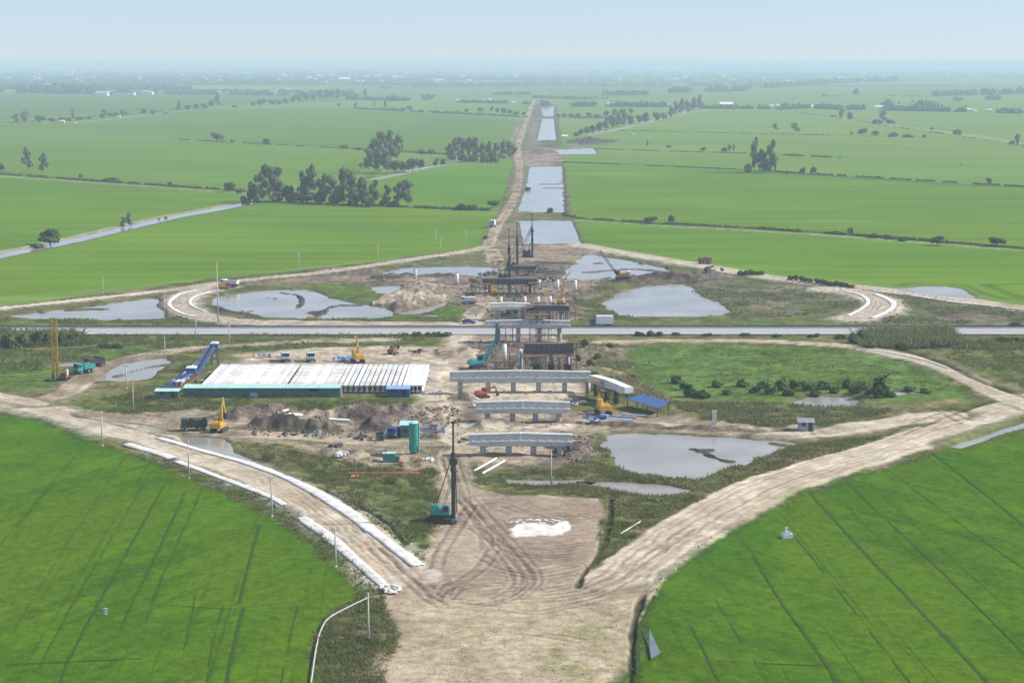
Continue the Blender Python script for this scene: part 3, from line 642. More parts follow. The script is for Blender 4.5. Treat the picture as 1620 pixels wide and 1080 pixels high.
# ---- material of the ground sheet
def ground_material():
    m, nt, b = new_mat('ground_cover')
    at = N(nt, 'ShaderNodeAttribute', attribute_name='cover')
    geo = N(nt, 'ShaderNodeNewGeometry')
    def noise(sc, det, rough=0.6):
        n = N(nt, 'ShaderNodeTexNoise'); n.inputs['Scale'].default_value = sc; n.inputs['Detail'].default_value = det; n.inputs['Roughness'].default_value = rough
        nt.links.new(geo.outputs['Position'], n.inputs['Vector']); return n.outputs['Fac']
    def math_(op, a, b_):
        q = N(nt, 'ShaderNodeMath', operation=op)
        for i_, v in ((0, a), (1, b_)):
            if isinstance(v, (int, float)): q.inputs[i_].default_value = v
            else: nt.links.new(v, q.inputs[i_])
        return q.outputs[0]
    f = math_('ADD', math_('MULTIPLY', noise(2.6, 5, 0.75), 0.6), math_('MULTIPLY', noise(0.55, 4), 0.4))
    f = math_('SUBTRACT', f, 0.5)
    f = math_('MULTIPLY', f, math_('MULTIPLY', at.outputs['Alpha'], 4.6))
    f = math_('MAXIMUM', math_('ADD', f, 1.0), 0.25)
    vm = N(nt, 'ShaderNodeVectorMath', operation='SCALE')
    nt.links.new(at.outputs['Color'], vm.inputs[0]); nt.links.new(f, vm.inputs['Scale'])
    nt.links.new(vm.outputs[0], b.inputs['Base Color'])
    bp = N(nt, 'ShaderNodeBump'); bp.inputs['Distance'].default_value = 0.35
    nt.links.new(math_('MULTIPLY', at.outputs['Alpha'], 0.55), bp.inputs['Strength'])
    nt.links.new(noise(1.6, 5, 0.7), bp.inputs['Height'])
    nt.links.new(bp.outputs[0], b.inputs['Normal'])
    b.inputs['Roughness'].default_value = 1.0; b.inputs['Specular IOR Level'].default_value = 0.0
    return m
MAT_GROUND = ground_material()
V3 = np.stack([GX, GY, Zt], 1).astype(np.float32)
ii = (np.arange(NR - 1)[:, None] * NC + np.arange(NC - 1)[None, :]).ravel()
QF = np.stack([ii, ii + 1, ii + NC + 1, ii + NC], 1).astype(np.int64)
fc = CLS[QF[:, 0]].copy()
# split the paddies of the far plain by side of the canal
far_m = fc == 1
fc[far_m & (GX[QF[:, 0]] > 0)] = 9
NAMES = {0: 'ground', 1: 'rice_field', 2: 'bare_earth', 3: 'dirt_road', 4: 'path', 5: 'mud_bank', 6: 'clearing', 7: 'rice_field', 8: 'rice_field', 9: 'rice_field'}
for cl, nm in NAMES.items():
    q = QF[fc == cl]
    if len(q) == 0: continue
    used, inv = np.unique(q, return_inverse=True)
    me = mesh_np(nm, V3[used], inv.reshape(q.shape))
    a = me.color_attributes.new('cover', 'FLOAT_COLOR', 'POINT')
    a.data.foreach_set('color', Ct[used].ravel())
    o = link(nm, me, MAT_GROUND); tag(o, kind='structure')

# ---- furrows between the crop rows: dark strips for gaps of wet soil, shade put into the colour
SOILM = bpy.data.materials.new('shaded_wet_furrow'); SOILM.use_nodes = True
_b = SOILM.node_tree.nodes['Principled BSDF']; _b.inputs['Base Color'].default_value = (0.036, 0.072, 0.013, 1); _b.inputs['Roughness'].default_value = .9; _b.inputs['Specular IOR Level'].default_value = .1
LANEM = SOILM.copy(); LANEM.name = 'thin_crop_lane'; LANEM.node_tree.nodes['Principled BSDF'].inputs['Base Color'].default_value = (0.048, 0.105, 0.008, 1)
def ribbon(P, width, lift_, keep=None):
    t = np.gradient(P, axis=0); t /= np.linalg.norm(t, axis=1)[:, None] + 1e-9; n = np.stack([-t[:, 1], t[:, 0]], 1)
    z = np.array([ground_z(p[0], p[1]) for p in P]) + lift_
    wv = width * np.array([rng.uniform(.6, 1.25) for _ in P]) / 2
    V = np.empty((len(P) * 2, 3)); V[0::2, :2] = P + n * wv[:, None]; V[1::2, :2] = P - n * wv[:, None]; V[0::2, 2] = z; V[1::2, 2] = z
    F = [(2 * i, 2 * i + 1, 2 * i + 3, 2 * i + 2) for i in range(len(P) - 1) if keep is None or keep[i]]
    return V, F
def resample(P, step):
    d = np.concatenate([[0], np.cumsum(np.linalg.norm(np.diff(P, axis=0), axis=1))]); s_ = np.arange(0, d[-1], step)
    return np.column_stack([np.interp(s_, d, P[:, 0]), np.interp(s_, d, P[:, 1])])
for ln, w_, op in FURROWS:
    P = resample(GA(smooth_line(ln, 6)), 1.5); P = P + np.column_stack([.12 * fbm(P[:, 1], P[:, 0], 5, 2, 3), 0 * P[:, 0]])
    keep = vnoise(P[:, 1] / 4, P[:, 0] * .3, 77) < (.55 + .6 * op)
    V, F = ribbon(P, w_, .04, keep)
    if F: tag(link('field_furrow', mesh_np('field_furrow', V, F), SOILM), kind='structure')
for nm, cl, ln, n0, n1, stp in (('L', 7, [(330, 640), (258, 770), (105, 1051), (40, 1170)], -22, 22, 4.1), ('R', 8, [(1150, 640), (1280, 780), (1460, 972), (1700, 1230)], -14, 18, 4.9)):
    B0 = GA(smooth_line(ln, 4)); t = np.gradient(B0, axis=0); t /= np.linalg.norm(t, axis=1)[:, None]; n = np.stack([-t[:, 1], t[:, 0]], 1)
    VV = []; FF = []; o = 0
    for k_ in range(n0, n1):
        P = resample(B0 + n * (k_ * stp + rng.uniform(-1.5, 1.5)), 2.0)
        r = np.clip(np.searchsorted(row_d, P[:, 1]), 1, NR - 1); c = np.clip(np.searchsorted(slopes, P[:, 0] / np.maximum(P[:, 1], 230.)), 1, NC - 1)
        keep = (CLS[r * NC + c] == cl) & (CLS[(r - 1) * NC + c - 1] == cl) & (vnoise(P[:, 1] / 22 + k_ * 3.1, P[:, 0] * 0, 88) > rng.uniform(.55, .85))
        V, F = ribbon(P, rng.uniform(.12, .22), .035, keep)
        VV.append(V); FF += [tuple(q + o for q in f) for f in F]; o += len(V)
    tag(link('crop_lanes', mesh_np('crop_lanes', np.vstack(VV), FF), LANEM), kind='stuff')

# ---- water
def water_material(name, silt, rough):
    m, nt, b = new_mat(name)
    geo = N(nt, 'ShaderNodeNewGeometry')
    n = N(nt, 'ShaderNodeTexNoise'); n.inputs['Scale'].default_value = 0.05; n.inputs['Detail'].default_value = 5
    nt.links.new(geo.outputs['Position'], n.inputs['Vector'])
    r = N(nt, 'ShaderNodeValToRGB')
    r.color_ramp.elements[0].color = (*[c * 0.8 for c in silt], 1); r.color_ramp.elements[1].color = (*[c * 1.15 for c in silt], 1)
    r.color_ramp.elements[0].position = .35; r.color_ramp.elements[1].position = .65
    nt.links.new(n.outputs['Fac'], r.inputs[0]); nt.links.new(r.outputs[0], b.inputs['Base Color'])
    w = N(nt, 'ShaderNodeTexNoise'); w.inputs['Scale'].default_value = 1.4; w.inputs['Detail'].default_value = 3
    nt.links.new(geo.outputs['Position'], w.inputs['Vector'])
    bp = N(nt, 'ShaderNodeBump'); bp.inputs['Strength'].default_value = 0.05; bp.inputs['Distance'].default_value = 0.1
    nt.links.new(w.outputs['Fac'], bp.inputs['Height']); nt.links.new(bp.outputs[0], b.inputs['Normal'])
    b.inputs['Roughness'].default_value = rough; b.inputs['IOR'].default_value = 1.33
    return m
MAT_WATER = water_material('silty_water', (0.31, 0.285, 0.245), 0.14)
for nm, P in pond_polys:
    c = P.mean(0)
    if nm == 'pond' or len(P) < 14:
        d = P - c; L = np.linalg.norm(d, axis=1)[:, None]
        P = c + d * (1 + 2.5 / np.maximum(L, 3))
    tr = tessellate_polygon([[Vector((p[0], p[1], 0)) for p in P]])
    V = np.column_stack([P, np.full(len(P), WATER_Z)])
    me = bpy.data.meshes.new(nm); me.from_pydata(V.tolist(), [], [t if True else t for t in tr]); me.update()
    bm = bmesh.new(); bm.from_mesh(me); bmesh.ops.recalc_face_normals(bm, faces=bm.faces)
    if bm.faces and sum(f.normal.z for f in bm.faces) < 0: bmesh.ops.reverse_faces(bm, faces=bm.faces)
    bm.to_mesh(me); bm.free()
    tag(link(nm, me, MAT_WATER), kind='structure')
# ------------------------------------------------------------------ mesh building kit
class MB:
    def __init__(s): s.v = []; s.f = []
    def add(s, vs, fs):
        o = len(s.v); s.v += [tuple(v) for v in vs]; s.f += [tuple(i + o for i in f) for f in fs]; return s
    def box(s, c, d, rz=0.0, top=None, bev=0.0):
        """box centred at c with size d; top=(sx,sy) shrinks the upper face"""
        x, y, z = d[0] / 2, d[1] / 2, d[2] / 2
        tx, ty = (top if top else (1, 1))
        p = [(-x, -y, -z), (x, -y, -z), (x, y, -z), (-x, y, -z), (-x * tx, -y * ty, z), (x * tx, -y * ty, z), (x * tx, y * ty, z), (-x * tx, y * ty, z)]
        ca, sa = math.cos(rz), math.sin(rz)
        p = [(c[0] + a * ca - b * sa, c[1] + a * sa + b * ca, c[2] + q) for a, b, q in p]
        return s.add(p, [(0, 3, 2, 1), (4, 5, 6, 7), (0, 1, 5, 4), (1, 2, 6, 5), (2, 3, 7, 6), (3, 0, 4, 7)])
    def cyl(s, p0, p1, r0, r1=None, n=10, cap=True):
        r1 = r0 if r1 is None else r1
        a, b = Vector(p0), Vector(p1); ax = (b - a).normalized()
        u = ax.orthogonal().normalized(); w = ax.cross(u)
        vs = []
        for k in range(n):
            t = 2 * math.pi * k / n; dd = u * math.cos(t) + w * math.sin(t)
            vs += [a + dd * r0, b + dd * r1]
        fs = [(2 * k, 2 * ((k + 1) % n), 2 * ((k + 1) % n) + 1, 2 * k + 1) for k in range(n)]
        if cap: fs += [tuple(2 * k for k in range(n))[::-1], tuple(2 * k + 1 for k in range(n))]
        return s.add(vs, fs)
    def bar(s, p0, p1, w, h=None):
        h = h or w
        a, b = Vector(p0), Vector(p1); ax = (b - a).normalized()
        up = Vector((0, 0, 1)) if abs(ax.z) < 0.95 else Vector((0, 1, 0))
        r = ax.cross(up).normalized(); q = r.cross(ax).normalized()
        vs = []
        for e in (a, b):
            for i, j in ((-1, -1), (1, -1), (1, 1), (-1, 1)): vs.append(e + r * (i * w / 2) + q * (j * h / 2))
        return s.add(vs, [(0, 1, 2, 3), (7, 6, 5, 4), (0, 4, 5, 1), (1, 5, 6, 2), (2, 6, 7, 3), (3, 7, 4, 0)])
    def prism(s, prof, y0, y1):
        """profile in XZ extruded along Y"""
        n = len(prof)
        vs = [(x, y0, z) for x, z in prof] + [(x, y1, z) for x, z in prof]
        fs = [(i, (i + 1) % n, (i + 1) % n + n, i + n) for i in range(n)] + [tuple(range(n))[::-1], tuple(range(n, 2 * n))]
        return s.add(vs, fs)
    def quad(s, a, b, c, d): return s.add([a, b, c, d], [(0, 1, 2, 3)])
    def slab(s, pts, t):
        n = len(pts)
        vs = [Vector(p) for p in pts] + [Vector(p) - Vector((0, 0, t)) for p in pts]
        return s.add(vs, [tuple(range(n)), tuple(range(n, 2 * n))[::-1]] + [((i + 1) % n, i, i + n, (i + 1) % n + n) for i in range(n)])
    def build(s, name, mat, parent=None, smooth=False, bevel=0.0):
        me = bpy.data.meshes.new(name); me.from_pydata([tuple(v) for v in s.v], [], s.f); me.update()
        bm = bmesh.new(); bm.from_mesh(me)
        if bevel: bmesh.ops.bevel(bm, geom=bm.edges[:], offset=bevel, segments=1, affect='EDGES', profile=.5)
        bmesh.ops.recalc_face_normals(bm, faces=bm.faces)
        if smooth:
            for f in bm.faces: f.smooth = True
        bm.to_mesh(me); bm.free()
        return link(name, me, mat, parent)
ORD = ['first', 'second', 'third', 'fourth', 'fifth', 'sixth', 'seventh', 'eighth', 'ninth', 'tenth', 'eleventh', 'twelfth', 'thirteenth', 'fourteenth', 'fifteenth', 'sixteenth', 'seventeenth', 'eighteenth', 'nineteenth', 'twentieth', 'twenty-first', 'twenty-second', 'twenty-third', 'twenty-fourth', 'twenty-fifth', 'twenty-sixth', 'twenty-seventh', 'twenty-eighth', 'twenty-ninth', 'thirtieth']
def at(px, py, rz=0.0, dz=0.0):
    x, y = G(px, py)
    return (x, y, gz_low(x, y) + dz)

M = dict(
    concrete=paint('cast_concrete', (0.53, 0.53, 0.52), 0.9, wear=0.32, wear_col=(0.36, 0.355, 0.34), scale=0.5),
    white_conc=paint('pale_concrete', (0.74, 0.72, 0.69), 0.9, wear=0.25, wear_col=(0.45, 0.43, 0.40), scale=0.35),
    dark_form=paint('rusty_formwork', (0.115, 0.105, 0.125), 0.7, wear=0.4, wear_col=(0.17, 0.125, 0.11), scale=0.7),
    steel=paint('dark_steel', (0.055, 0.055, 0.065), 0.55, 0.3, wear=0.35, wear_col=(0.10, 0.075, 0.06), scale=1.0),
    grey_steel=paint('galvanised_steel', (0.36, 0.37, 0.38), 0.5, 0.4, wear=0.3, scale=0.8),
    yellow=paint('yellow_machine_paint', (0.62, 0.36, 0.035), 0.5, wear=0.3, scale=1.1),
    orange=paint('orange_plastic', (0.62, 0.20, 0.07), 0.6, wear=0.35, wear_col=(0.60, 0.36, 0.22), scale=1.6),
    teal=paint('teal_machine_paint', (0.045, 0.33, 0.30), 0.45, wear=0.3, wear_col=(0.03, 0.13, 0.13), scale=1.1),
    mint=paint('mint_roof_sheet', (0.42, 0.66, 0.60), 0.55, wear=0.25, wear_col=(0.30, 0.46, 0.42), scale=0.6),
    teal_wall=paint('dull_teal_sheet', (0.10, 0.19, 0.195), 0.6, wear=0.35, wear_col=(0.06, 0.12, 0.12), scale=0.6),
    blue=paint('blue_paint', (0.035, 0.10, 0.36), 0.5, wear=0.35, wear_col=(0.04, 0.06, 0.12), scale=1.0),
    blue_roof=paint('blue_roof_sheet', (0.028, 0.085, 0.27), 0.45, wear=0.3, wear_col=(0.03, 0.08, 0.2), scale=0.8),
    lightblue=paint('pale_blue_sheet', (0.27, 0.40, 0.66), 0.5, wear=0.3, scale=0.8),
    red=paint('red_machine_paint', (0.45, 0.07, 0.05), 0.5, wear=0.4, scale=1.2),
    green=paint('dark_green_paint', (0.03, 0.055, 0.04), 0.5, wear=0.3, scale=1.0),
    white=paint('white_paint', (0.74, 0.74, 0.72), 0.5, wear=0.2, wear_col=(0.5, 0.48, 0.44), scale=0.8),
    sheet=paint('white_sheeting', (0.70, 0.685, 0.655), 0.8, wear=0.45, wear_col=(0.46, 0.41, 0.34), scale=0.5),
    glass=paint('dark_glass', (0.03, 0.04, 0.05), 0.1, wear=0.05, spec=0.6),
    rubber=paint('black_rubber', (0.025, 0.025, 0.025), 0.9, wear=0.4, wear_col=(0.14, 0.11, 0.085), scale=1.5),
    asphalt=paint('worn_asphalt', (0.36, 0.355, 0.35), 0.95, wear=0.2, wear_col=(0.28, 0.275, 0.27), scale=0.08),
    line=paint('road_line_white', (0.72, 0.72, 0.70), 0.8, wear=0.3, wear_col=(0.4, 0.4, 0.39), scale=0.3),
    rust=paint('rust', (0.22, 0.10, 0.055), 0.8, wear=0.4, wear_col=(0.10, 0.055, 0.04), scale=1.5),
    pole=paint('weathered_pole', (0.50, 0.49, 0.46), 0.85, wear=0.25, scale=0.6),
    tan_roof=paint('faded_roof', (0.50, 0.47, 0.43), 0.7, wear=0.3, scale=0.2),
)

# ------------------------------------------------------------------ highway
def strip_obj(name, y0, y1, z0, z1, mat, x0=-4000, x1=4000, parent=None):
    b = MB(); n = 40
    for i in range(n):
        a0 = x0 + (x1 - x0) * i / n; a1 = x0 + (x1 - x0) * (i + 1) / n
        b.quad((a0, y0, z0), (a1, y0, z0), (a1, y1, z1), (a0, y1, z1))
    return b.build(name, mat, parent)
tag(strip_obj('road', HW0 - 0.3, HW1 + 0.2, 0.42, 0.42, M['asphalt']), kind='structure')
mk = MB()
HWM = G(810, 521.3)[1]
for yy in (HW0 + 0.5, HWM - 1.0, HWM + 1.2, HW1 - 0.5):
    mk.quad((-4000, yy - .13, .426), (4000, yy - .13, .426), (4000, yy + .13, .426), (-4000, yy + .13, .426))
for k in range(-80, 80):
    for yy in ((HW0 + HWM) / 2, (HW1 + HWM) / 2):
        x = k * 10.0; mk.quad((x, yy - .08, .426), (x + 4, yy - .08, .426), (x + 4, yy + .08, .426), (x, yy + .08, .426))
tag(mk.build('road_marking', M['line']), kind='structure')
mk = MB(); mk.bar((-4000, HW0 - 0.9, .5), (4000, HW0 - 0.9, .5), .9, .22)
tag(mk.build('kerb', M['white_conc']), kind='structure')
gr = empty('median_barrier', (0, HWM, 0.42), 0, 'long dark steel guardrail running down the middle of the highway', 'guardrail')
b = MB(); b.bar((-700, -.12, .62), (700, -.12, .62), .05, .32); b.bar((-700, .12, .62), (700, .12, .62), .05, .32); b.build('rail', M['steel'], gr)
b = MB(); b.box((0, 0, .2), (1400, .5, .4), top=(1, .4)); b.build('barrier_wall', M['concrete'], gr)
b = MB()
for k in range(-175, 176): b.box((k * 4, 0, .6), (.12, .16, .40))
tag(b.build('post', M['steel'], gr), kind='stuff')

# ------------------------------------------------------------------ bridge piers
def pier(foot, cx, wpx, cols, h_col, h_cap, label, depth=3.4, rz=0.0, mat='concrete', stem=True, ground=None, crown=0.32, colmat=None, r=0.62, group='inverted T bridge piers', loc=None, length=None, cols_m=None):
    m_ = mpp(foot)
    L = length or wpx * m_
    loc = loc or at(cx, foot)
    root = empty('bridge_pier', loc, rz, label, 'bridge pier', group)
    e = L / 2
    b = MB()
    # ledge with tapering cantilever ends, stem standing on it with a crowned top
    lz = h_col + h_cap * 0.42
    seg = 10
    def hull(y0, y1, zb, zt_, x0, x1, crown_):
        n = seg
        for i in range(n):
            a0 = x0 + (x1 - x0) * i / n; a1 = x0 + (x1 - x0) * (i + 1) / n
            c0 = crown_ * (1 - abs(a0) / e); c1 = crown_ * (1 - abs(a1) / e)
            b.add([(a0, y0, zb(a0)), (a1, y0, zb(a1)), (a1, y1, zb(a1)), (a0, y1, zb(a0)), (a0, y0, zt_ + c0), (a1, y0, zt_ + c1), (a1, y1, zt_ + c1), (a0, y1, zt_ + c0)],
                  [(0, 3, 2, 1), (4, 5, 6, 7), (0, 1, 5, 4), (2, 3, 7, 6)] + ([(3, 0, 4, 7)] if i == 0 else []) + ([(1, 2, 6, 5)] if i == n - 1 else []))
    taper = lambda x: h_col + (0.35 * max(0, (abs(x) - e * 0.86) / (e * 0.14)))
    if stem:
        hull(-depth / 2, depth / 2, taper, lz - 0.02, -e, e, crown * .8)
        cap = b.build('ledge', M[mat], root)
        b = MB(); hull(-depth * .28, depth * .28, lambda x: lz - .05, h_col + h_cap, -e * .995, e * .995, crown); b.build('cap_beam', M[mat], root)
        b = MB(); n = int(L / 1.9)
        for i in range(n):
            x = -e + L * (i + .5) / n; c = crown * .8 * (1 - abs(x) / e)
            for sy in (-1, 1): b.box((x, sy * depth * .4, lz + c + .08), (.6, .3, .2))
        tag(b.build('bearing_block', M['white_conc'], root), kind='stuff')
        b = MB(); b.box((0, 0, h_col + h_cap * .75 + crown), (.18, depth * .62, h_cap * .5)); b.build('joint', M['white_conc'], root)
    else:
        hull(-depth / 2, depth / 2, taper, h_col + h_cap, -e, e, crown); b.build('cap_beam', M[mat], root)
    xs = cols_m if cols_m is not None else [(c - cx) * m_ for c in cols]
    for x in xs:
        b = MB(); b.cyl((x, 0, -.6), (x, 0, h_col + .2), r, r, 14); b.build('column', M[colmat or mat], root, True)
    return root
pier(720, 824, 165, (764, 805, 844, 886), 2.05, 2.25, 'nearest concrete bridge pier, with four columns, behind the teal pile driver')
pier(667, 827, 150, (771, 811, 847, 884), 2.35, 2.4, 'second nearest concrete bridge pier, with four columns on a pale earth strip')
pier(623, 823, 223, (728, 772, 812, 852, 893, 930), 2.55, 2.5, 'widest concrete bridge pier, six columns, joining the oblique sunlit cap on its right')
pier(541, 835, 135, (788, 820, 853, 885), 4.4, 1.9, 'long concrete bridge pier standing just in front of the highway')
pier(506, 807, 64, (786, 822), 3.5, 1.6, 'short pale bridge pier just beyond the highway beside dark formwork', mat='white_conc', group='inverted T bridge piers')
# oblique cap of the side ramp; sunlit brightness put into its paler concrete
pa = Vector((*G(938, 625), 0)); pb = Vector((*G(995, 646), 0)); dv = pb - pa
pier(623, 0, 0, (), 3.2, 1.7, 'oblique sunlit ramp pier cap running down to the right beside the blue shelter', depth=2.2, rz=math.atan2(dv.y, dv.x), mat='white_conc', colmat='steel', stem=False,
     loc=((pa.x + pb.x) / 2, (pa.y + pb.y) / 2, 0.1), length=dv.length, cols_m=(-dv.length * .42, -dv.length * .12, dv.length * .15), r=.5)
# formwork caps: dark shutters on props
def formwork(cx, foot, wpx, h_col, h_cap, cols, label, base=True, ncol=8, name='formwork_pier'):
    m_ = mpp(foot); L = wpx * m_
    root = empty(name, at(cx, foot), 0, label, 'formwork')
    b = MB(); b.box((0, 0, h_col + h_cap / 2), (L, 2.4, h_cap)); b.build('shutter', M['dark_form'], root)
    n = int(L / 1.2)
    for k in range(n):
        b = MB(); b.box((-L / 2 + L * (k + .5) / n, -1.28, h_col + h_cap / 2), (.14, .14, h_cap * .96)); b.build('stiffener', M['steel'], root)
    b = MB(); b.box((0, -1.6, h_col - .1), (L * 1.03, 1.0, .12)); b.box((0, 1.6, h_col - .1), (L * 1.03, 1.0, .12)); b.build('walkway', M['rust'], root)
    b = MB()
    for k in range(int(L / 2) + 1):
        x = -L / 2 + k * 2
        for y in (-2.05, 2.05): b.bar((x, y, h_col), (x, y, h_col + 1.2), .06)
    for y in (-2.05, 2.05):
        for z in (.6, 1.2): b.bar((-L / 2, y, h_col + z), (L / 2, y, h_col + z), .05)
    b.build('handrail', M['steel'], root)
    for c in cols:
        x = (c - cx) * m_
        b = MB(); b.cyl((x, 0, -.6), (x, 0, h_col + .05), .6, .6, 12); b.build('column', M['concrete'], root, True)
        if base:
            b = MB(); b.box((x, 0, 1.1), (1.7, 1.7, 2.4)); b.build('column_shutter', M['steel'], root)
    b = MB(); n = ncol
    for k in range(n):
        x = -L / 2 + L * (k + .5) / n
        for y in (-1.3, 1.3): b.bar((x, y, -.3), (x, y, h_col), .12)
        b.bar((x, -1.3, h_col * .5), (x, 1.3, h_col * .5), .08)
        if k + 1 < n: b.bar((x, -1.3, h_col * .5), (x + L / n, -1.3, h_col * .5), .06); b.bar((x, 1.3, h_col * .5), (x + L / n, 1.3, h_col * .5), .06)
        if k % 2 == 0 and k + 1 < n: b.bar((x, -1.3, .2), (x + L / n, -1.3, h_col - .2), .07)
    b.build('prop', M['rust'], root)
    return root
formwork(868, 588, 78, 5.3, 2.6, (848, 872, 898), 'dark steel formwork around a tall pier cap in front of the highway pier')
formwork(866, 506, 68, 3.2, 1.6, (850, 868, 888), 'dark steel formwork and props joining the short pale pier beyond the highway', False, 12)
formwork(806, 464, 86, 3.3, 2.0, (775, 806, 840), 'dark falsework gantry below the three black pile drivers', False, 12, 'falsework')
def bare_col(px, foot, h, label, r=.6, square=0, mat='white_conc', group='bare bridge columns'):
    root = empty('bridge_column', at(px, foot), 0, label, 'column', group)
    b = MB()
    if square: b.box((0, 0, h / 2 - .2), (square, square, h + .4))
    else: b.cyl((0, 0, -.5), (0, 0, h), r, r, 12)
    b.build('shaft', M[mat], root, not square)
    b = MB()
    for k in range(8):
        t = k * math.pi / 4; b.bar((math.cos(t) * r * .8, math.sin(t) * r * .8, h - .05), (math.cos(t) * r * .8, math.sin(t) * r * .8, h + .7), .06)
    b.build('starter_bars', M['rust'], root)
    return root
for i, (px, f, h) in enumerate([(798, 577, 4.6), (823, 586, 5.8)]):
    bare_col(px, f, h, ['shorter', 'taller'][i] + ' bare column left of the dark formwork before the highway')
for i, px in enumerate((792, 830, 851, 870, 889)):
    bare_col(px, 481, 2.4, ORD[i] + ' short bare column from the left in the row beyond the dark formwork')
for i, px in enumerate((853, 882, 910)):
    bare_col(px, 460, 3.8, ORD[i] + ' tall bare column from the left right of the falsework gantry')
bare_col(657, 442, 4.0, 'grey bare column standing alone left in the dark mud by the water strip', mat='concrete')
bare_col(723, 450, 4.0, 'white bare column standing alone left of the falsework gantry')
bare_col(1130, 672, 3.2, 'white square concrete post standing alone by the right pond', r=.3, square=.9)

# ------------------------------------------------------------------ girder yard
GY0, GY1 = G(0, 611, 1.9)[1], G(0, 577, 1.9)[1]
def girder_mesh():
    L = GY1 - GY0 - .6; w = .5
    prof = [(-.36, 0), (.36, 0), (.36, .22), (.12, .42), (.12, 1.25), (w, 1.45), (w, 1.65), (-w, 1.65), (-w, 1.45), (-.12, 1.25), (-.12, .42), (-.36, .22)]
    b = MB(); b.prism(prof, 0, L)
    return b
gproto = None; xs = []
x = -75.4
while x < -22.0:
    gap = (1.03 if rng.uniform() < .7 else 1.22) if x < -44 else 1.32
    if -26.2 < x: gap = 1.04
    if abs(x - (-55.6)) < .6: gap = 1.9
    xs.append(x); x += gap
xs += [-81.6, -82.7]
M['conc_b'] = paint('pale_concrete_b', (0.70, 0.665, 0.61), 0.9, wear=0.45, wear_col=(0.42, 0.38, 0.33), scale=0.3); M['conc_c'] = paint('pale_concrete_c', (0.64, 0.64, 0.63), 0.9, wear=0.4, wear_col=(0.42, 0.41, 0.40), scale=0.25)
g0 = girder_mesh().build('concrete_girder', M['white_conc'])
GMESH = [g0.data]
for mt in ('conc_b', 'conc_c'):
    q = g0.data.copy(); q.materials.clear(); q.materials.append(M[mt]); GMESH.append(q)
for k, x in enumerate(xs):
    o = g0 if k == 0 else g0.copy()
    if k: COL.objects.link(o); o.data = GMESH[int(rng.choice([0, 0, 1, 2]))]
    dy = rng.uniform(-.25, .25)
    o.location = (x + rng.uniform(-.03, .03), GY0 + dy + (6 if x < -80 else 0), .52 + rng.uniform(-.03, .03)); o.rotation_euler = (0, 0, rng.uniform(-.0012, .0012))
    if x < -80: tag(o, ['inner', 'outer'][k % 2] + ' one of two pale girders lying apart beside the blue conveyor', 'girder', 'girders beside the conveyor')
    else: tag(o, 'white precast concrete girder lying side by side with others in the yard', 'girder', 'precast girders stored in the yard')
for k, yy in enumerate((GY0 + 2, GY0 + 18, GY1 - 3)):
    b = MB(); b.box((-50, 0, .08), (58, .9, .8))
    o = b.build('support_beam', M['concrete']); o.location = (0, yy, .1)
    tag(o, ['near', 'middle', 'far'][k] + ' concrete support beam lying under the stored girders', 'support beam')
# ------------------------------------------------------------------ sheds
def long_shed():
    p0 = G(290, 629); p1 = G(539, 629); L = p1[0] - p0[0]
    root = empty('storage_shed', ((p0[0] + p1[0]) / 2, p0[1], 0), 0, 'long low mint roofed shed in front of the stored girders', 'shed')
    n = 14; h = 2.45; dep = 3.2
    for k in range(n):
        x0 = -L / 2 + L * k / n; x1 = x0 + L / n - .05
        b = MB(); b.slab([(x0, -.45, h), (x1, -.45, h), (x1, dep, h + .4), (x0, dep, h + .4)], .07)
        for q in range(3):
            xx = x0 + (q + .5) * (x1 - x0) / 3; b.bar((xx, -.45, h + .03), (xx, dep, h + .43), .08, .06)
        b.build('roof_sheet', M['mint'], root)
        b = MB(); b.box(((x0 + x1) / 2, 0, h / 2 - .1), (x1 - x0 - .02, .1, h))
        for q in range(4): b.box((x0 + (q + .5) * (x1 - x0) / 4, -.08, h / 2 - .1), (.1, .07, h - .02))
        b.build('wall_sheet', M['teal_wall'], root)
    b = MB(); b.box((L / 2 + .12, -.1, h / 2), (.5, .3, h + .3)); b.build('end_post', M['white'], root)
    for sx in (-1, 1):
        b = MB(); b.add([(sx * (L / 2 - .1), .05, -.3), (sx * (L / 2 - .1), dep - .2, -.3), (sx * (L / 2 - .1), dep - .2, h + .3), (sx * (L / 2 - .1), .05, h)], [(0, 1, 2, 3)]); b.build('end_wall', M['teal_wall'], root)
    b = MB(); b.box((L * .33, -.12, h - .45), (2.2, .1, .8)); b.build('opening', M['glass'], root)
    b = MB(); b.box((-L * .05, -.5, .55), (1.9, .9, 1.3), top=(.9, .8)); o = b.build('water_tank', M['lightblue']); o.location = root.location
    tag(o, 'small pale blue tank standing against the long mint shed', 'tank')
long_shed()
def hut(px, py, w, d, h, roofm, wallm, label, name='site_hut', rz=0., pitch=.35, cat='hut', posts=False):
    root = empty(name, at(px, py), rz, label, cat)
    b = MB(); b.box((0, d / 2, h / 2 - .1), (w, d, h)); b.build('wall', M[wallm], root)
    for k in range(3):
        x0 = -w / 2 - .25 + (w + .5) * k / 3; x1 = x0 + (w + .5) / 3 - .03
        b = MB(); b.slab([(x0, -.3, h + .06), (x1, -.3, h + .06), (x1, d + .3, h + pitch), (x0, d + .3, h + pitch)], .07); b.build('roof_sheet', M[roofm], root)
    b = MB(); b.box((w * .25, -.03, 1.0), (.9, .06, 2.0)); b.build('door', M['glass'], root)
    b = MB(); b.box((-w * .2, -.03, 1.5), (1.0, .06, .8)); b.build('window', M['glass'], root)
    return root
hut(264, 631, 5.6, 2.4, 1.9, 'mint', 'teal_wall', 'small mint roofed hut at the left end of the long shed')
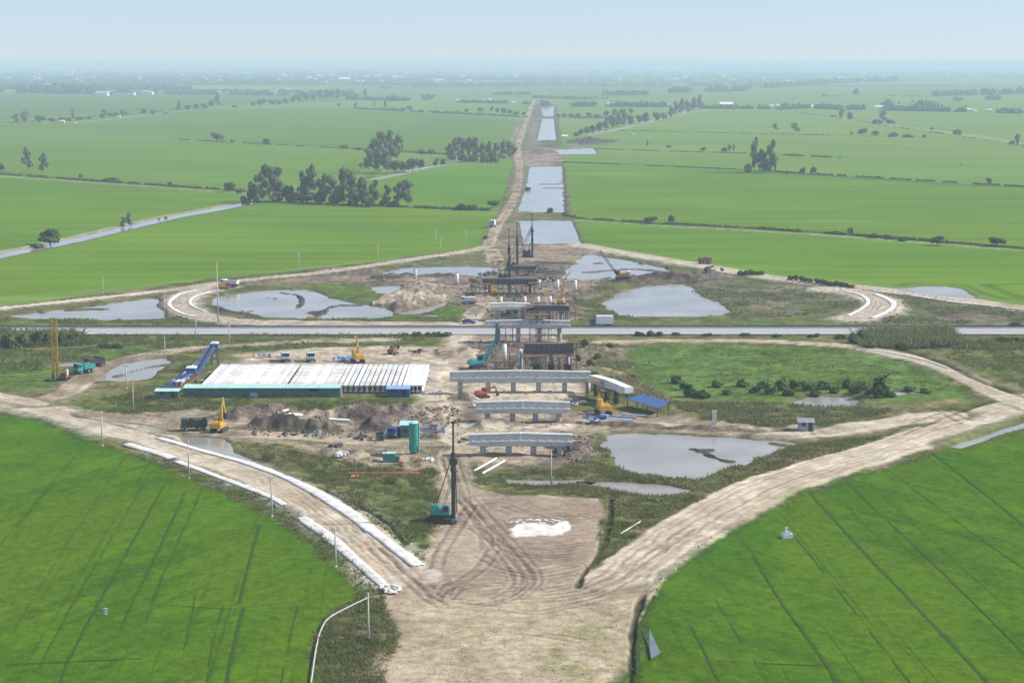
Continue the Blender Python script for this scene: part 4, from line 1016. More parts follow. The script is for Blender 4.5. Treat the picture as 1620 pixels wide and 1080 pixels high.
hut(630, 628, 5.4, 3.0, 2.0, 'lightblue', 'blue', 'blue site office with pale blue roof before the girder ends', 'site_office', cat='office')
hut(646, 693, 3.4, 3.6, 2.7, 'mint', 'teal_wall', 'mint roofed cabin right behind the teal silo')
hut(1276, 684, 3.3, 2.2, 1.9, 'grey_steel', 'grey_steel', 'small grey hut alone on the dirt by the right pond', pitch=.6)
hut(601, 698, 1.6, 1.6, 1.3, 'teal_wall', 'teal_wall', 'small dark teal container left of the blue tractor', 'small_container', cat='container')
# teal silo
root = empty('cement_silo', at(655, 719), 0, 'tall teal cylindrical silo beside the mint roofed cabin', 'silo')
b = MB(); b.cyl((0, 0, .9), (0, 0, 6.5), 1.02, 1.02, 20); b.build('tank', M['teal'], root, False)
b = MB(); b.cyl((0, 0, .1), (0, 0, .9), .35, 1.02, 20); b.build('cone', M['teal'], root, True)
b = MB(); b.cyl((0, 0, 6.5), (0, 0, 6.8), 1.06, .5, 20); b.build('lid', M['mint'], root)
b = MB(); b.box((1.08, -.15, 3.6), (.12, .5, 6.2)); b.build('ladder', M['mint'], root)
for sx, sy in ((-1, -1), (1, -1), (1, 1), (-1, 1)):
    b = MB(); b.bar((sx * .8, sy * .8, -.4), (sx * .75, sy * .75, 1.8), .14); b.build('leg', M['steel'], root)
# teal generator
root = empty('generator', at(618, 731), 0, 'teal generator set standing on the sandy ground left of the silo', 'generator')
b = MB(); b.box((-.3, 0, 1.05), (2.5, 1.5, 1.7)); b.build('housing', M['teal'], root)
b = MB(); b.box((1.35, 0, .8), (.9, 1.3, 1.2)); b.build('radiator', M['teal_wall'], root)
b = MB(); b.box((-.3, 0, 1.98), (2.7, 1.7, .12)); b.build('roof', M['mint'], root)
b = MB(); b.box((0, 0, .1), (3.6, 1.5, .25)); b.build('skid', M['steel'], root)
for x in (-.9, .2):
    b = MB(); b.box((x, -.77, 1.1), (.7, .06, .8)); b.build('panel', M['teal_wall'], root)
b = MB(); b.cyl((-1.0, .3, 2.0), (-1.0, .3, 2.7), .09); b.build('exhaust', M['steel'], root)
# conveyor plant
TX = Vector(at(340, 578)); HX = Vector(at(303, 607)); LX = Vector(at(262, 620))
root = empty('conveyor_plant', tuple(TX), 0, 'blue conveyor batching plant climbing to a tower left of the girders', 'batching plant')
o3 = lambda v: tuple(Vector(v) - TX)
b = MB()
for sx in (-1, 1):
    for sy in (-1, 1): b.bar((sx * .9, sy * .9, -.3), (sx * .7, sy * .7, 4.7), .22)
for z in (1.6, 3.2):
    for a_, c_ in (((-.85, -.85), (.85, -.85)), ((.85, -.85), (.85, .85)), ((.85, .85), (-.85, .85)), ((-.85, .85), (-.85, -.85))): b.bar((*a_, z), (*c_, z), .12)
b.build('tower', M['teal_wall'], root)
b = MB(); b.box((0, 0, 5.2), (1.9, 1.9, 1.1)); b.build('drive_housing', M['blue'], root)
b = MB(); b.box((0, 0, 5.9), (2.2, 2.2, .35), top=(.7, .7)); b.build('cover', M['white'], root)
def conveyor(p, q, w, nm, mt):
    b = MB(); d = (q - p)
    side = d.cross(Vector((0, 0, 1))).normalized() * w / 2
    for sg in (-1, 1):
        b.bar(o3(p + side * sg), o3(q + side * sg), .16, .55)
        b.bar(o3(p + side * sg + Vector((0, 0, .9))), o3(q + side * sg + Vector((0, 0, .9))), .1, .12)
        for k in range(9): b.bar(o3(p.lerp(q, k / 8) + side * sg), o3(p.lerp(q, k / 8) + side * sg + Vector((0, 0, .9))), .08)
    b.build(nm, M[mt], root)
    b = MB(); b.bar(o3(p + Vector((0, 0, .15))), o3(q + Vector((0, 0, .15))), w * .8, .08); b.build('belt', M['rubber'], root)
conveyor(HX + Vector((.6, .6, 1.8)), TX + Vector((-.4, -.6, 5.0)), 1.3, 'upper_conveyor', 'blue')
conveyor(LX + Vector((0, 0, .5)), HX + Vector((0, 0, 3.4)), 1.2, 'lower_conveyor', 'blue')
conveyor(LX + Vector((2.6, 0, .3)), HX + Vector((1.6, -1, 2.4)), .9, 'return_conveyor', 'rust')
b = MB(); h_ = HX - TX
for sx in (-1, 1):
    for sy in (-1, 1): b.bar((h_.x + sx * 1.1, h_.y + sy * 1.1, h_.z - .3), (h_.x + sx * 1.0, h_.y + sy * 1.0, h_.z + 3.2), .2)
b.build('hopper_frame', M['steel'], root)
b = MB(); b.box((h_.x, h_.y, h_.z + 3.7), (2.3, 2.3, 1.2), top=(1.1, 1.1)); b.build('hopper', M['blue'], root)
b = MB(); b.box((h_.x, h_.y, h_.z + 4.45), (2.7, 2.7, .3), top=(.8, .8)); b.build('hopper_cover', M['white'], root)
b = MB(); b.box((LX.x - TX.x + 3.5, LX.y - TX.y + 9, .9), (2.0, 2.2, 1.8), top=(.8, .8)); b.box((LX.x - TX.x + 1.0, LX.y - TX.y + 7, .8), (1.4, 1.6, 1.6)); b.build('cement_bin', M['white'], root)
b = MB(); b.box((LX.x - TX.x + .5, LX.y - TX.y - .6, .6), (2.6, 2.0, 1.3), top=(1.2, 1.2)); b.build('feed_bin', M['steel'], root)
b = MB(); b.box((LX.x - TX.x + 6.2, LX.y - TX.y - .4, .5), (3.0, 1.4, 1.1)); b.build('motor_housing', M['steel'], root)
# blue roofed shelter on posts
zr = 2.3
cs = [G(990, 630, zr), G(1016, 626, zr), G(1060, 637, zr), G(1042, 646, zr)]
c0 = Vector((sum(c[0] for c in cs) / 4, sum(c[1] for c in cs) / 4, 0))
root = empty('open_shelter', tuple(c0), 0, 'open sided shelter with a sloping blue sheet roof right of the piers', 'shelter')
P4 = [Vector((c[0], c[1], zr)) - c0 for c in cs]
n = 8
for k in range(n):
    a = P4[0].lerp(P4[3], k / n); b_ = P4[1].lerp(P4[2], k / n); c_ = P4[1].lerp(P4[2], (k + .97) / n); d_ = P4[0].lerp(P4[3], (k + .97) / n)
    b = MB(); b.slab([a + Vector((0, 0, .25 * (k % 2) * .1)), d_, c_ + Vector((0, 0, .35)), b_ + Vector((0, 0, .35))], .06); b.build('roof_sheet', M['blue_roof'], root)
for t in (0.03, .34, .66, .97):
    for e0, e1, zz in ((P4[0], P4[3], zr), (P4[1], P4[2], zr + .3)):
        p = e0.lerp(e1, t); b = MB(); b.bar((p.x * .96, p.y * .96, -.4), (p.x * .96, p.y * .96, zz - .05), .2); b.build('post', M['steel'], root)
root2 = empty('shelter_frame', at(978, 640), 0, 'bare dark roofless frame standing between the blue shelter and the ramp pier', 'frame')
b = MB()
for x in (-2.2, 0, 2.2):
    for y in (0, 7): b.bar((x, y, -.3), (x, y, 2.4), .18)
for y in (0, 7): b.bar((-2.3, y, 2.4), (2.3, y, 2.4), .2)
for x in (-2.2, 0, 2.2): b.bar((x, 0, 2.5), (x, 7, 2.5), .16)
b.build('frame', M['steel'], root2)
# heaps of blue formwork, pipes and timber by the right pond
root = empty('formwork_stack', at(941, 670), 0, 'untidy heap of blue steel formwork by the pond edge', 'formwork')
for k in range(14):
    b = MB(); b.box((rng.uniform(-2.3, 2.3), rng.uniform(-2, 2), .25 + rng.uniform(0, 1.1)), (rng.uniform(.8, 1.8), rng.uniform(.4, 1.2), rng.uniform(.15, .5)), rz=rng.uniform(0, 3)); b.build('form_panel', M['blue' if k % 3 else 'lightblue'], root)
PIPE_L = []
for k, (a, b_, r, mt, lb) in enumerate([
    ((750, 748), (785, 727), .22, 'white', 'left one of two white concrete piles lying in the grass'), ((763, 752), (798, 731), .22, 'white', 'right one of two white concrete piles lying in the grass'),
    ((982, 846), (1013, 828), .13, 'white_conc', 'thin pale pile lying in the weeds beside the wide haul road'),
    ((958, 661), (1004, 662), .25, 'lightblue', 'upper pale blue pipe lying right of the blue formwork heap'), ((956, 665), (1000, 667), .25, 'white', 'lower white pipe lying right of the blue formwork heap'),
    ((985, 657), (1032, 661), .18, 'white', 'white pipe lying in front of the blue roofed shelter'), ((520, 672), (552, 670), .3, 'white', 'white pipe lying across the dark spoil heaps'), ((456, 672), (478, 669), .35, 'white', 'thick white pipe lying left among the dark spoil heaps'),
    ((440, 670), (456, 667), .3, 'white_conc', 'short pale pipe lying leftmost among the dark spoil heaps'), ((560, 732), (590, 741), .12, 'white', 'thin white hose lying left of the teal generator'), ((545, 726), (582, 738), .1, 'white', 'thin white rail lying behind the hose left of the generator'),
    ((672, 502), (692, 503), .25, 'white', 'white pipe lying in the grass beside the highway left of the piers')]):
    A, B = Vector(at(*a)), Vector(at(*b_)); A.z = max(A.z, 0) + r + .1; B.z = max(B.z, 0) + r + .1
    root = empty('concrete_pile' if 'pile' in lb else 'pipe', tuple(A), 0, lb, 'pile' if 'pile' in lb else 'pipe')
    b = MB(); b.cyl((0, 0, 0), tuple(B - A), r, r, 8); o = b.build('shaft', M[mt], root)
    b = MB(); dn = (B - A).normalized(); b.cyl(tuple(B - A), tuple(B - A + dn * .3), r * 1.1, r * .6, 8); b.build('tip', M['grey_steel'], root)
# orange barrier sheet
root = empty('orange_barrier', at(610, 752), 0, 'long low orange plastic barrier lying before the weeds', 'barrier')
for k in range(12):
    b = MB(); x = -6.6 + k * 1.16
    b.box((x, rng.uniform(-.15, .15), .3), (1.12, .5, .55), rz=rng.uniform(-.06, .06), top=(.96, .5)); b.build('barrier_block', M['orange'], root)
b = MB(); b.box((-.8, -1.6, .06), (9.5, 1.2, .12)); b.build('board', M['grey_steel'], root)
b = MB(); b.box((-5.8, -1.9, .14), (1.6, 2.2, .3)); b.build('corner_sheet', M['orange'], root)
# reinforcement cages beside the silo
root = empty('rebar_cage', at(685, 693), 0, 'blue grey reinforcement cages standing right of the teal silo', 'rebar cage')
for q in range(3):
    b = MB(); x0 = -2.2 + q * 1.7
    for k in range(6):
        for y in (0, 3.5): b.bar((x0 + k * .26, y, 0), (x0 + k * .26, y, 2.1), .05)
        b.bar((x0 + k * .26, 0, 2.1), (x0 + k * .26, 3.5, 2.1), .05)
    for z in (.4, 1.0, 1.6, 2.1):
        for y in (0, 3.5): b.bar((x0, y, z), (x0 + 1.3, y, z), .05)
    b.build('cage', M['lightblue' if q != 1 else 'blue'], root)
# sacks and sand piles
def pile_of(px, py, n, spread, size, mt, label, name, cat, part):
    root = empty(name, at(px, py), 0, label, cat)
    for k in range(n):
        a = rng.uniform(0, 6.28); rr = spread * math.sqrt(rng.uniform(0, 1)); hh = max(0, 1 - rr / spread) * spread * .35
        b = MB(); s_ = size * rng.uniform(.6, 1.3); b.box((rr * math.cos(a), rr * math.sin(a), hh + s_ * .25), (s_, s_ * .7, s_ * .5), rz=rng.uniform(0, 3), top=(.75, .7)); b.build(part, M[mt], root)
pile_of(543, 723, 14, 1.8, .9, 'white', 'heap of white sacks left of the teal generator', 'sack_heap', 'sacks', 'sack')
pile_of(676, 731, 8, 1.2, .9, 'white_conc', 'pale sacks heaped just left of the pile driver mast', 'sack_heap', 'sacks', 'sack')
pile_of(633, 737, 8, 1.4, .7, 'rust', 'brown debris heaped right of the teal generator', 'debris_heap', 'debris', 'piece')
pile_of(532, 716, 8, 1.5, .9, 'steel', 'dark scrap heap behind the white sacks', 'scrap_heap', 'scrap', 'piece')
pile_of(916, 640, 12, 2.2, .9, 'grey_steel', 'grey scrap beside the right end of the second nearest pier', 'scrap_heap', 'scrap', 'piece')
pile_of(900, 716, 14, 3, 1.1, 'steel', 'dark rubble at the right end of the nearest pier', 'rubble_heap', 'rubble', 'piece')
pile_of(415, 565, 10, 3.2, 1.3, 'grey_steel', 'grey scrap pile behind the left end of the girder yard', 'scrap_heap', 'scrap', 'piece')
pile_of(543, 571, 10, 3.0, 1.3, 'lightblue', 'pale blue scrap pile left of the yellow crane in the yard', 'scrap_heap', 'scrap', 'piece')
pile_of(665, 560, 6, 2.0, 1.0, 'steel', 'dark scrap behind the right end of the girder yard', 'scrap_heap', 'scrap', 'piece')
pile_of(742, 478, 9, 2.0, 1.0, 'white_conc', 'pale rubble beside the track left of the pier row beyond the highway', 'rubble_heap', 'rubble', 'piece')
pile_of(1130, 437, 6, 4.5, 1.6, 'steel', 'dark rubble on the mud bank right of the crawler crane', 'rubble_heap', 'rubble', 'piece')
b = MB(); b.box((0, 2.8, .12), (14, 6, .24)); o = b.build('steel_plate_stack', M['steel']); o.location = at(685, 556)
tag(o, 'long dark steel plates stacked behind the girder yard', 'steel plates')

# ------------------------------------------------------------------ white sheeting along the road edges
def sheet_strip(pts, width, label, z=0.0, off=0, name='white_sheet', lift_=.10, mat='sheet'):
    P = resample(GA(smooth_line(pts, 8), z), 1.1); t = np.gradient(P, axis=0); t /= np.linalg.norm(t, axis=1)[:, None] + 1e-9; nrm = np.stack([-t[:, 1], t[:, 0]], 1)
    V = []; F = []; K = 4
    for i in range(len(P)):
        wv = width * (1 + .14 * math.sin(i * .11) + .06 * math.sin(i * .37)) * rng.uniform(.95, 1.05)
        for k in range(K + 1):
            p = P[i] + nrm[i] * ((k / K - .5) * wv + (rng.uniform(-.10, .10) if k in (0, K) else 0)) + t[i] * rng.uniform(-.2, .2)
            V.append((p[0], p[1], max(ground_z(p[0], p[1]), 0) + lift_ + rng.uniform(-.02, .02) + (0 if 0 < k < K else -.08)))
    Va = np.array(V).reshape(len(P), K + 1, 3); zz = Va[:, :, 2].copy(); hw = 5
    for i in range(len(P)): Va[i, :, 2] = zz[max(0, i - hw):i + hw + 1].mean(0) + .03
    V = Va.reshape(-1, 3)
    for i in range(len(P) - 1):
        for k in range(K): a = i * (K + 1) + k; F.append((a, a + 1, a + K + 2, a + K + 1))
    me = mesh_np(name, V, F)
    o = link(name, me, M[mat]); tag(o, label, 'sheeting', 'white sheets along the road edges')
    md = o.modifiers.new('thickness', 'SOLIDIFY'); md.thickness = .03
    return o
sheet_strip([(253, 692), (330, 714), (400, 735), (470, 763), (540, 803), (600, 848), (662, 895)], 2.6, 'wide white sheet along the inner edge of the lower left road', .45)
sheet_strip([(198, 701), (250, 717), (275, 726)], 1.8, 'short white sheet at the top of the outer edge of the lower left road', .3)
sheet_strip([(278, 729), (330, 748), (420, 783), (452, 800)], 1.5, 'middle white sheet on the outer edge of the lower left road', .3)
sheet_strip([(475, 818), (520, 850), (560, 885), (595, 916), (622, 940)], 2.0, 'lowest white sheet ending in a crumpled heap at the road fork', .3)
sheet_strip([(310, 460), (285, 465), (270, 475), (268, 484), (285, 495), (308, 501)], 1.6, 'white curved sheet round the outside of the left ramp bend', .5)
sheet_strip([(333, 462), (308, 469), (300, 477), (305, 485), (330, 495)], 1.3, 'white curved sheet round the inside of the left ramp bend', .5)
sheet_strip([(1332, 459), (1360, 466), (1372, 475), (1368, 484), (1340, 500)], 1.6, 'white curved sheet round the inside of the right ramp bend', .6)
sheet_strip([(1385, 465), (1408, 475), (1413, 484), (1400, 494), (1378, 503)], 2.2, 'white curved sheet round the outside of the right ramp bend', .6)
sheet_strip([(1440, 466), (1520, 478), (1570, 484), (1640, 493)], 1.6, 'white sheet on the near edge of the upper right road', .5)
sheet_strip([(1380, 459), (1430, 465)], 1.3, 'short white sheet left of the long one on the upper right road', .5)
sheet_strip([(1360, 551), (1420, 560), (1465, 570), (1500, 582)], 1.0, 'pale sheet on the inner edge of the right loop road', .4)
sheet_strip([(-30, 490), (60, 482), (160, 471), (250, 461)], 1.4, 'long pale sheet on the near edge of the upper left road', .5)
pile_of(612, 936, 10, 1.6, 1.0, 'sheet', 'crumpled white sheeting at the fork of the dirt roads', 'sheet_heap', 'sheeting', 'fold')
# pale salvaged slabs on the clearing
root = empty('slab_row', at(850, 826), 0, 'row of broken pale slabs lying behind the white patch on the clearing', 'slabs')
for k in range(16):
    b = MB(); b.box((-5 + k * .66 + rng.uniform(-.2, .2), rng.uniform(-1.8, 1.4), .1), (rng.uniform(.4, 1.1), rng.uniform(.2, .7), .25), rz=rng.uniform(-.4, .4)); b.build('slab', M['white_conc'], root)
b = MB(); b.bar((-4.6, 2.6, .25), (.6, 2.9, .25), .14); b.bar((1.4, 3.4, .25), (4.4, 1.6, .25), .14); b.build('bar', M['white_conc'], root)
# markers in the paddies
root = empty('field_tomb', at(1245, 851), .2, 'white concrete tomb with a small upright stone in the right paddy', 'tomb')
b = MB(); b.box((0, 0, .35), (1.7, 1.2, .8)); b.build('plinth', M['white'], root)
b = MB(); b.box((0, 0, .85), (1.1, .8, .25)); b.build('step', M['lightblue'], root)
b = MB(); b.box((-.1, .1, 1.35), (.5, .3, .9), top=(.7, .8)); b.build('headstone', M['white'], root)
root = empty('field_marker', at(167, 973), .1, 'small white marker post in the left paddy', 'marker')
b = MB(); b.box((0, 0, .4), (.42, .35, .9)); b.build('post', M['white'], root)
b = MB(); b.box((0, 0, .9), (.55, .45, .12)); b.build('cap', M['lightblue'], root)
root = empty('metal_sheet', at(1037, 1030), 0, 'grey pointed metal sheet propped at the edge of the right paddy', 'metal sheet')
p = [Vector((*G(a, b_), 0)) - Vector(root.location) for a, b_ in ((1027, 1003), (1045, 1042), (1030, 1046), (1026, 1025))]
b = MB(); b.slab([(p[0].x, p[0].y, .75), (p[3].x, p[3].y, .35), (p[2].x, p[2].y, .3), (p[1].x, p[1].y, .8)], .05); b.build('panel', M['grey_steel'], root)
b = MB(); b.bar((p[0].x, p[0].y, -.3), (p[0].x, p[0].y, .72), .08); b.bar((p[1].x, p[1].y, -.3), (p[1].x, p[1].y, .77), .08); b.build('prop', M['steel'], root)
b = MB()
P = GA(smooth_line([(585, 948), (548, 966), (520, 982), (508, 1000), (500, 1030), (492, 1085)], 6))
for i in range(len(P) - 1): b.cyl((P[i][0], P[i][1], .45), (P[i + 1][0], P[i + 1][1], .45), .12, .12, 6, False)
tag(b.build('water_hose', M['pole'], None, True), 'pale hose curving round the corner of the left paddy', 'hose')

# ------------------------------------------------------------------ poles
def pole(px, base, top, label, group, arm=True, tall=False):
    h = (base - top) * mpp(base) * 1.01
    root = empty('utility_pole', at(px, base, dz=-.15), rng.uniform(-.2, .2), label, 'pole', group)
    b = MB(); b.cyl((0, 0, -.5), (0, 0, h), .17 if not tall else .24, .10, 8); b.build('shaft', M['pole'], root, True)
    if arm:
        b = MB(); b.box((0, 0, h - .5), (1.1, .09, .09)); b.build('crossarm', M['pole'], root)
        for x in (-.45, .45):
            b = MB(); b.cyl((x, 0, h - .45), (x, 0, h - .22), .05, .05, 6); b.build('insulator', M['grey_steel'], root)
    b = MB(); b.cyl((0, 0, -.4), (0, 0, .35), .3, .24, 8); b.build('footing', M['white_conc'], root)
for i, q in enumerate([(162, 706, 650), (299, 756, 694), (430, 817, 750), (531, 898, 832), (583, 1011, 936)]):
    pole(*q, ORD[i] + ' concrete pole from the left along the outer edge of the lower left road', 'poles along the lower left road')
for i, q in enumerate([(163, 463, 435), (260, 492, 463), (473, 429, 400), (598, 414, 386), (697, 399, 376)]):
    pole(*q, ORD[i] + ' thin pole from the left along the upper left road', 'poles along the upper left road')
for i, q in enumerate([(200, 614, 574), (211, 647, 604), (261, 565, 528), (310, 537, 500), (363, 545, 508)]):
    pole(*q, ['slim pole left of another at the small left pond', 'pale pole in the grass left of the long shed', 'pole with a white base by the small left pond', 'pole on the grass verge between the left ramp and the loop road', 'pole beside the left loop road above the blue conveyor'][i], 'poles around the left loop')
pole(345, 512, 416, 'tallest pale pole with a white base inside the left ramp bend', None, False, True)
pole(872, 767, 712, 'lone grey pole in the weeds in front of the nearest pier', None, False)
for i, q in enumerate([(786, 268, 240), (861, 236, 222), (737, 388, 362), (690, 385, 362)]):
    pole(*q, ['thin pole beside the canal road by the dark grove', 'thin pole on the bare bank between the two far canals', 'thin pole beside the road left of the near canal', 'leftmost thin pole in the paddy left of the canal road'][i], 'poles along the canal road', False)

# ------------------------------------------------------------------ scaffolds and clutter between the piers
def scaffold(px, foot, w, d, h, label, deck=True, mt='steel'):
    root = empty('scaffold', at(px, foot), rng.uniform(-.08, .08), label, 'scaffold', None)
    nx = max(1, int(w / 1.8)); nz = max(2, int(h / 1.7))
    for i in range(nx + 1):
        b = MB(); x = -w / 2 + w * i / nx
        for y in (-d / 2, d / 2): b.bar((x, y, -.2), (x, y, h), .11)
        for k in range(1, nz + 1): b.bar((x, -d / 2, h * k / nz), (x, d / 2, h * k / nz), .07)
        b.build('frame', M[mt], root)
    for y in (-d / 2, d / 2):
        b = MB()
        for k in range(1, nz + 1): b.bar((-w / 2, y, h * k / nz), (w / 2, y, h * k / nz), .07)
        for i in range(nx):
            x0 = -w / 2 + w * i / nx; x1 = -w / 2 + w * (i + 1) / nx
            for k in range(nz): b.bar((x0, y, h * k / nz), (x1, y, h * (k + 1) / nz), .05)
        b.build('bracing', M[mt], root)
    if deck:
        b = MB(); b.box((0, 0, h + .04), (w + .4, d + .2, .1)); b.build('deck', M['rust'], root)
for q in [(853, 541, 5.5, 2.5, 8.0, 'tall dark scaffold tower behind the third column of the highway pier'), (872, 543, 4, 2.5, 4.2, 'low scaffold between the columns of the highway pier'),
          (798, 590, 4.5, 2.5, 3.0, 'low scaffold at the foot of the shorter bare column'), (843, 592, 4, 2.2, 4.4, 'scaffold left of the dark formwork columns'), (885, 592, 3.6, 2.2, 4.6, 'scaffold between the dark formwork columns'),
          (905, 588, 2.2, 2.2, 7.2, 'narrow scaffold stair at the right end of the dark formwork'), (835, 508, 3.4, 2.5, 4.4, 'scaffold at the joint of the pale pier and dark formwork'), (902, 508, 3.0, 2.2, 4.8, 'scaffold stair at the right end of the formwork beyond the highway'),
          (768, 466, 4, 3, 3.6, 'scaffold at the left end of the falsework gantry'), (846, 466, 4, 3, 3.8, 'scaffold at the right end of the falsework gantry'), (940, 634, 3.5, 3, 4.6, 'dark scaffold under the joint of widest pier and ramp pier'), (962, 640, 3.2, 2.6, 3.4, 'dark scaffold under the middle of the ramp pier')]:
    scaffold(*q)
for i, q in enumerate([(745, 600, 10, 2.6, .9, 'rust', 'rusty bars heaped in front of the teal excavator'), (815, 604, 12, 3, .9, 'steel', 'dark formwork scraps behind the widest pier'), (880, 604, 12, 3, .9, 'dark_form', 'dark boards heaped behind the right half of the widest pier'), (850, 560, 8, 3, 1.0, 'rust', 'rusty scrap in front of the highway pier'),
                       (800, 515, 8, 2.5, .9, 'steel', 'dark scrap at the far edge of the highway by the piers'), (860, 487, 9, 4, 1.1, 'dark_form', 'dark boards among the short bare columns'), (810, 470, 9, 4, 1.1, 'rust', 'rusty scrap before the falsework gantry'), (910, 478, 8, 3.5, 1.1, 'steel', 'dark scrap right of the short bare columns'),
                       (760, 645, 9, 2, .7, 'white_conc', 'pale rubble behind the left end of the second nearest pier'), (735, 700, 8, 1.8, .7, 'steel', 'dark scrap left of the nearest pier'), (465, 686, 10, 2.6, .9, 'steel', 'dark boulders in front of the left spoil heaps'), (505, 690, 10, 2.4, .8, 'grey_steel', 'grey boulders in front of the middle spoil heaps'),
                       (575, 694, 8, 2.0, .8, 'steel', 'dark scrap left of the small teal container'), (705, 648, 8, 1.8, .7, 'rust', 'rusty scrap beside the track above the silo'), (690, 622, 7, 2.0, .7, 'white_conc', 'pale blocks at the right end of the girder yard')]):
    pile_of(q[0], q[1], q[2], q[3], q[4], q[5], q[6], 'debris_heap', 'debris', 'piece')

formwork(828, 436, 40, 2.4, 1.4, (818, 838), 'low dark falsework between the middle and right black pile drivers', False, 8, 'falsework')
for i, q in enumerate([(775, 436, 12, 4, 1.4, 'steel', 'dark steel sections heaped at the foot of the left far pile driver'), (850, 428, 12, 5, 1.5, 'dark_form', 'dark steel sections heaped right of the middle far pile driver'), (790, 418, 8, 4, 1.2, 'rust', 'rusty heap behind the left far pile driver'),
                       (865, 446, 12, 5, 1.3, 'steel', 'dark steel beams heaped right of the falsework gantry'), (760, 455, 10, 4, 1.2, 'dark_form', 'dark boards heaped left of the falsework gantry'), (830, 492, 12, 4, 1.1, 'steel', 'dark beams heaped behind the dark formwork beyond the highway'),
                       (790, 545, 12, 4, 1.0, 'dark_form', 'dark boards under the left half of the highway pier'), (880, 552, 12, 4, 1.1, 'steel', 'dark steel beams under the right half of the highway pier'), (760, 565, 10, 3, .9, 'rust', 'rusty bars beside the teal excavator'), (915, 600, 8, 3, 1.0, 'dark_form', 'dark boards at the right of the dark formwork'), (785, 598, 9, 3, .9, 'steel', 'dark scrap at the low scaffold behind the widest pier')]):
    pile_of(q[0], q[1], q[2], q[3], q[4], q[5], q[6], 'debris_heap', 'debris', 'piece')
for q in [(815, 592, 3, 2, 6.0, 'slim scaffold tower around the taller bare column'), (800, 543, 4, 2.5, 4.6, 'scaffold between the left columns of the highway pier'), (786, 508, 3, 2.4, 3.4, 'scaffold at the left column of the pale pier beyond the highway'), (826, 466, 5, 3, 3.2, 'scaffold under the right half of the falsework gantry')]:
    scaffold(*q)
# ------------------------------------------------------------------ machines
def tracks(root, L, gauge, h, w=.6):
    for s in (-1, 1):
        b = MB(); r = h / 2
        prof = [(-L / 2 + r, 0), (L / 2 - r, 0), (L / 2 - r * .3, r * .3), (L / 2, r), (L / 2 - r * .3, h - r * .3), (L / 2 - r, h), (-L / 2 + r, h), (-L / 2 + r * .3, h - r * .3), (-L / 2, r), (-L / 2 + r * .3, r * .3)]
        b.prism(prof, s * gauge / 2 - w / 2, s * gauge / 2 + w / 2); b.build('track', M['rubber'], root)
def excavator(loc, rz, paintm, label, boom=45, arm=-60, scale=1.0, bl=5.2, al=3.0, cat='excavator', name='excavator', bucket=True, swing=0.0):
    """tracked excavator facing +X; boom and arm angles in degrees above the horizon"""
    root = empty(name, loc, rz, label, cat); root.scale = (scale,) * 3
    tracks(root, 3.9, 2.4, .9)
    b = MB(); b.cyl((0, 0, .8), (0, 0, 1.15), .7, .7, 12); b.build('turntable', M['steel'], root)
    ca, sa = math.cos(swing), math.sin(swing)
    R = lambda x, y, z: (x * ca - y * sa, x * sa + y * ca, z)
    b = MB(); b.box(R(-.5, 0, 1.55), (3.2, 2.5, .8), rz=swing); b.box(R(-1.2, -.1, 2.15), (1.6, 2.1, .5), rz=swing, top=(.85, .9)); b.build('body', M[paintm], root, bevel=.06)
    b = MB(); b.box(R(-2.15, 0, 1.65), (.7, 2.6, 1.1), rz=swing, top=(.8, .95)); b.build('counterweight', M[paintm], root, bevel=.08)
    b = MB(); b.box(R(.55, .8, 2.35), (1.4, .95, 1.6), rz=swing, top=(.8, .9)); cab = b.build('cab', M[paintm], root, bevel=.05)
    b = MB(); b.box(R(1.22, .8, 2.5), (.1, .8, 1.0), rz=swing); b.box(R(.55, 1.3, 2.5), (1.0, .05, .9), rz=swing); b.box(R(.55, .31, 2.5), (1.0, .05, .9), rz=swing)
    g = b.build('window', M['glass'], root)
    bo = math.radians(boom); ar = math.radians(arm)
    p0 = Vector((1.0, -.25, 1.6)); pm = p0 + Vector((math.cos(bo + .3), 0, math.sin(bo + .3))) * bl * .5
    p1 = pm + Vector((math.cos(bo - .3), 0, math.sin(bo - .3))) * bl * .5
    p2 = p1 + Vector((math.cos(ar), 0, math.sin(ar))) * al
    q = lambda v: R(*v)
    b = MB(); b.bar(q(p0), q(pm), .42, .55); b.bar(q(pm), q(p1), .38, .48); b.build('boom', M[paintm], root)
    b = MB(); b.bar(q(p1 - (p2 - p1).normalized() * .6), q(p2), .32, .42); b.build('arm', M[paintm], root)
    b = MB(); b.cyl(q(Vector((1.3, -.25, 1.2))), q(pm), .09); b.cyl(q(pm + Vector((0, 0, .35))), q(p1 - (p2 - p1).normalized() * .55), .08); b.build('ram', M['grey_steel'], root)
    if bucket:
        dr = (p2 - p1).normalized(); bx = Vector((-dr.z, 0, dr.x)) * -1
        if bx.x > 0: bx = -bx
        b = MB(); c = p2 + dr * .35
        prof = [p2, p2 + dr * .9 + bx * .1, p2 + dr * 1.0 + bx * .9, p2 + dr * .3 + bx * .75, p2 - dr * .1 + bx * .35]
        vs = [q(p + Vector((0, -.5, 0))) for p in prof] + [q(p + Vector((0, .5, 0))) for p in prof]
        b.add(vs, [(0, 1, 6, 5), (1, 2, 7, 6), (2, 3, 8, 7), (3, 4, 9, 8), (4, 0, 5, 9), (0, 4, 3, 2, 1), (5, 6, 7, 8, 9)]); b.build('bucket', M['steel'], root)
    return root
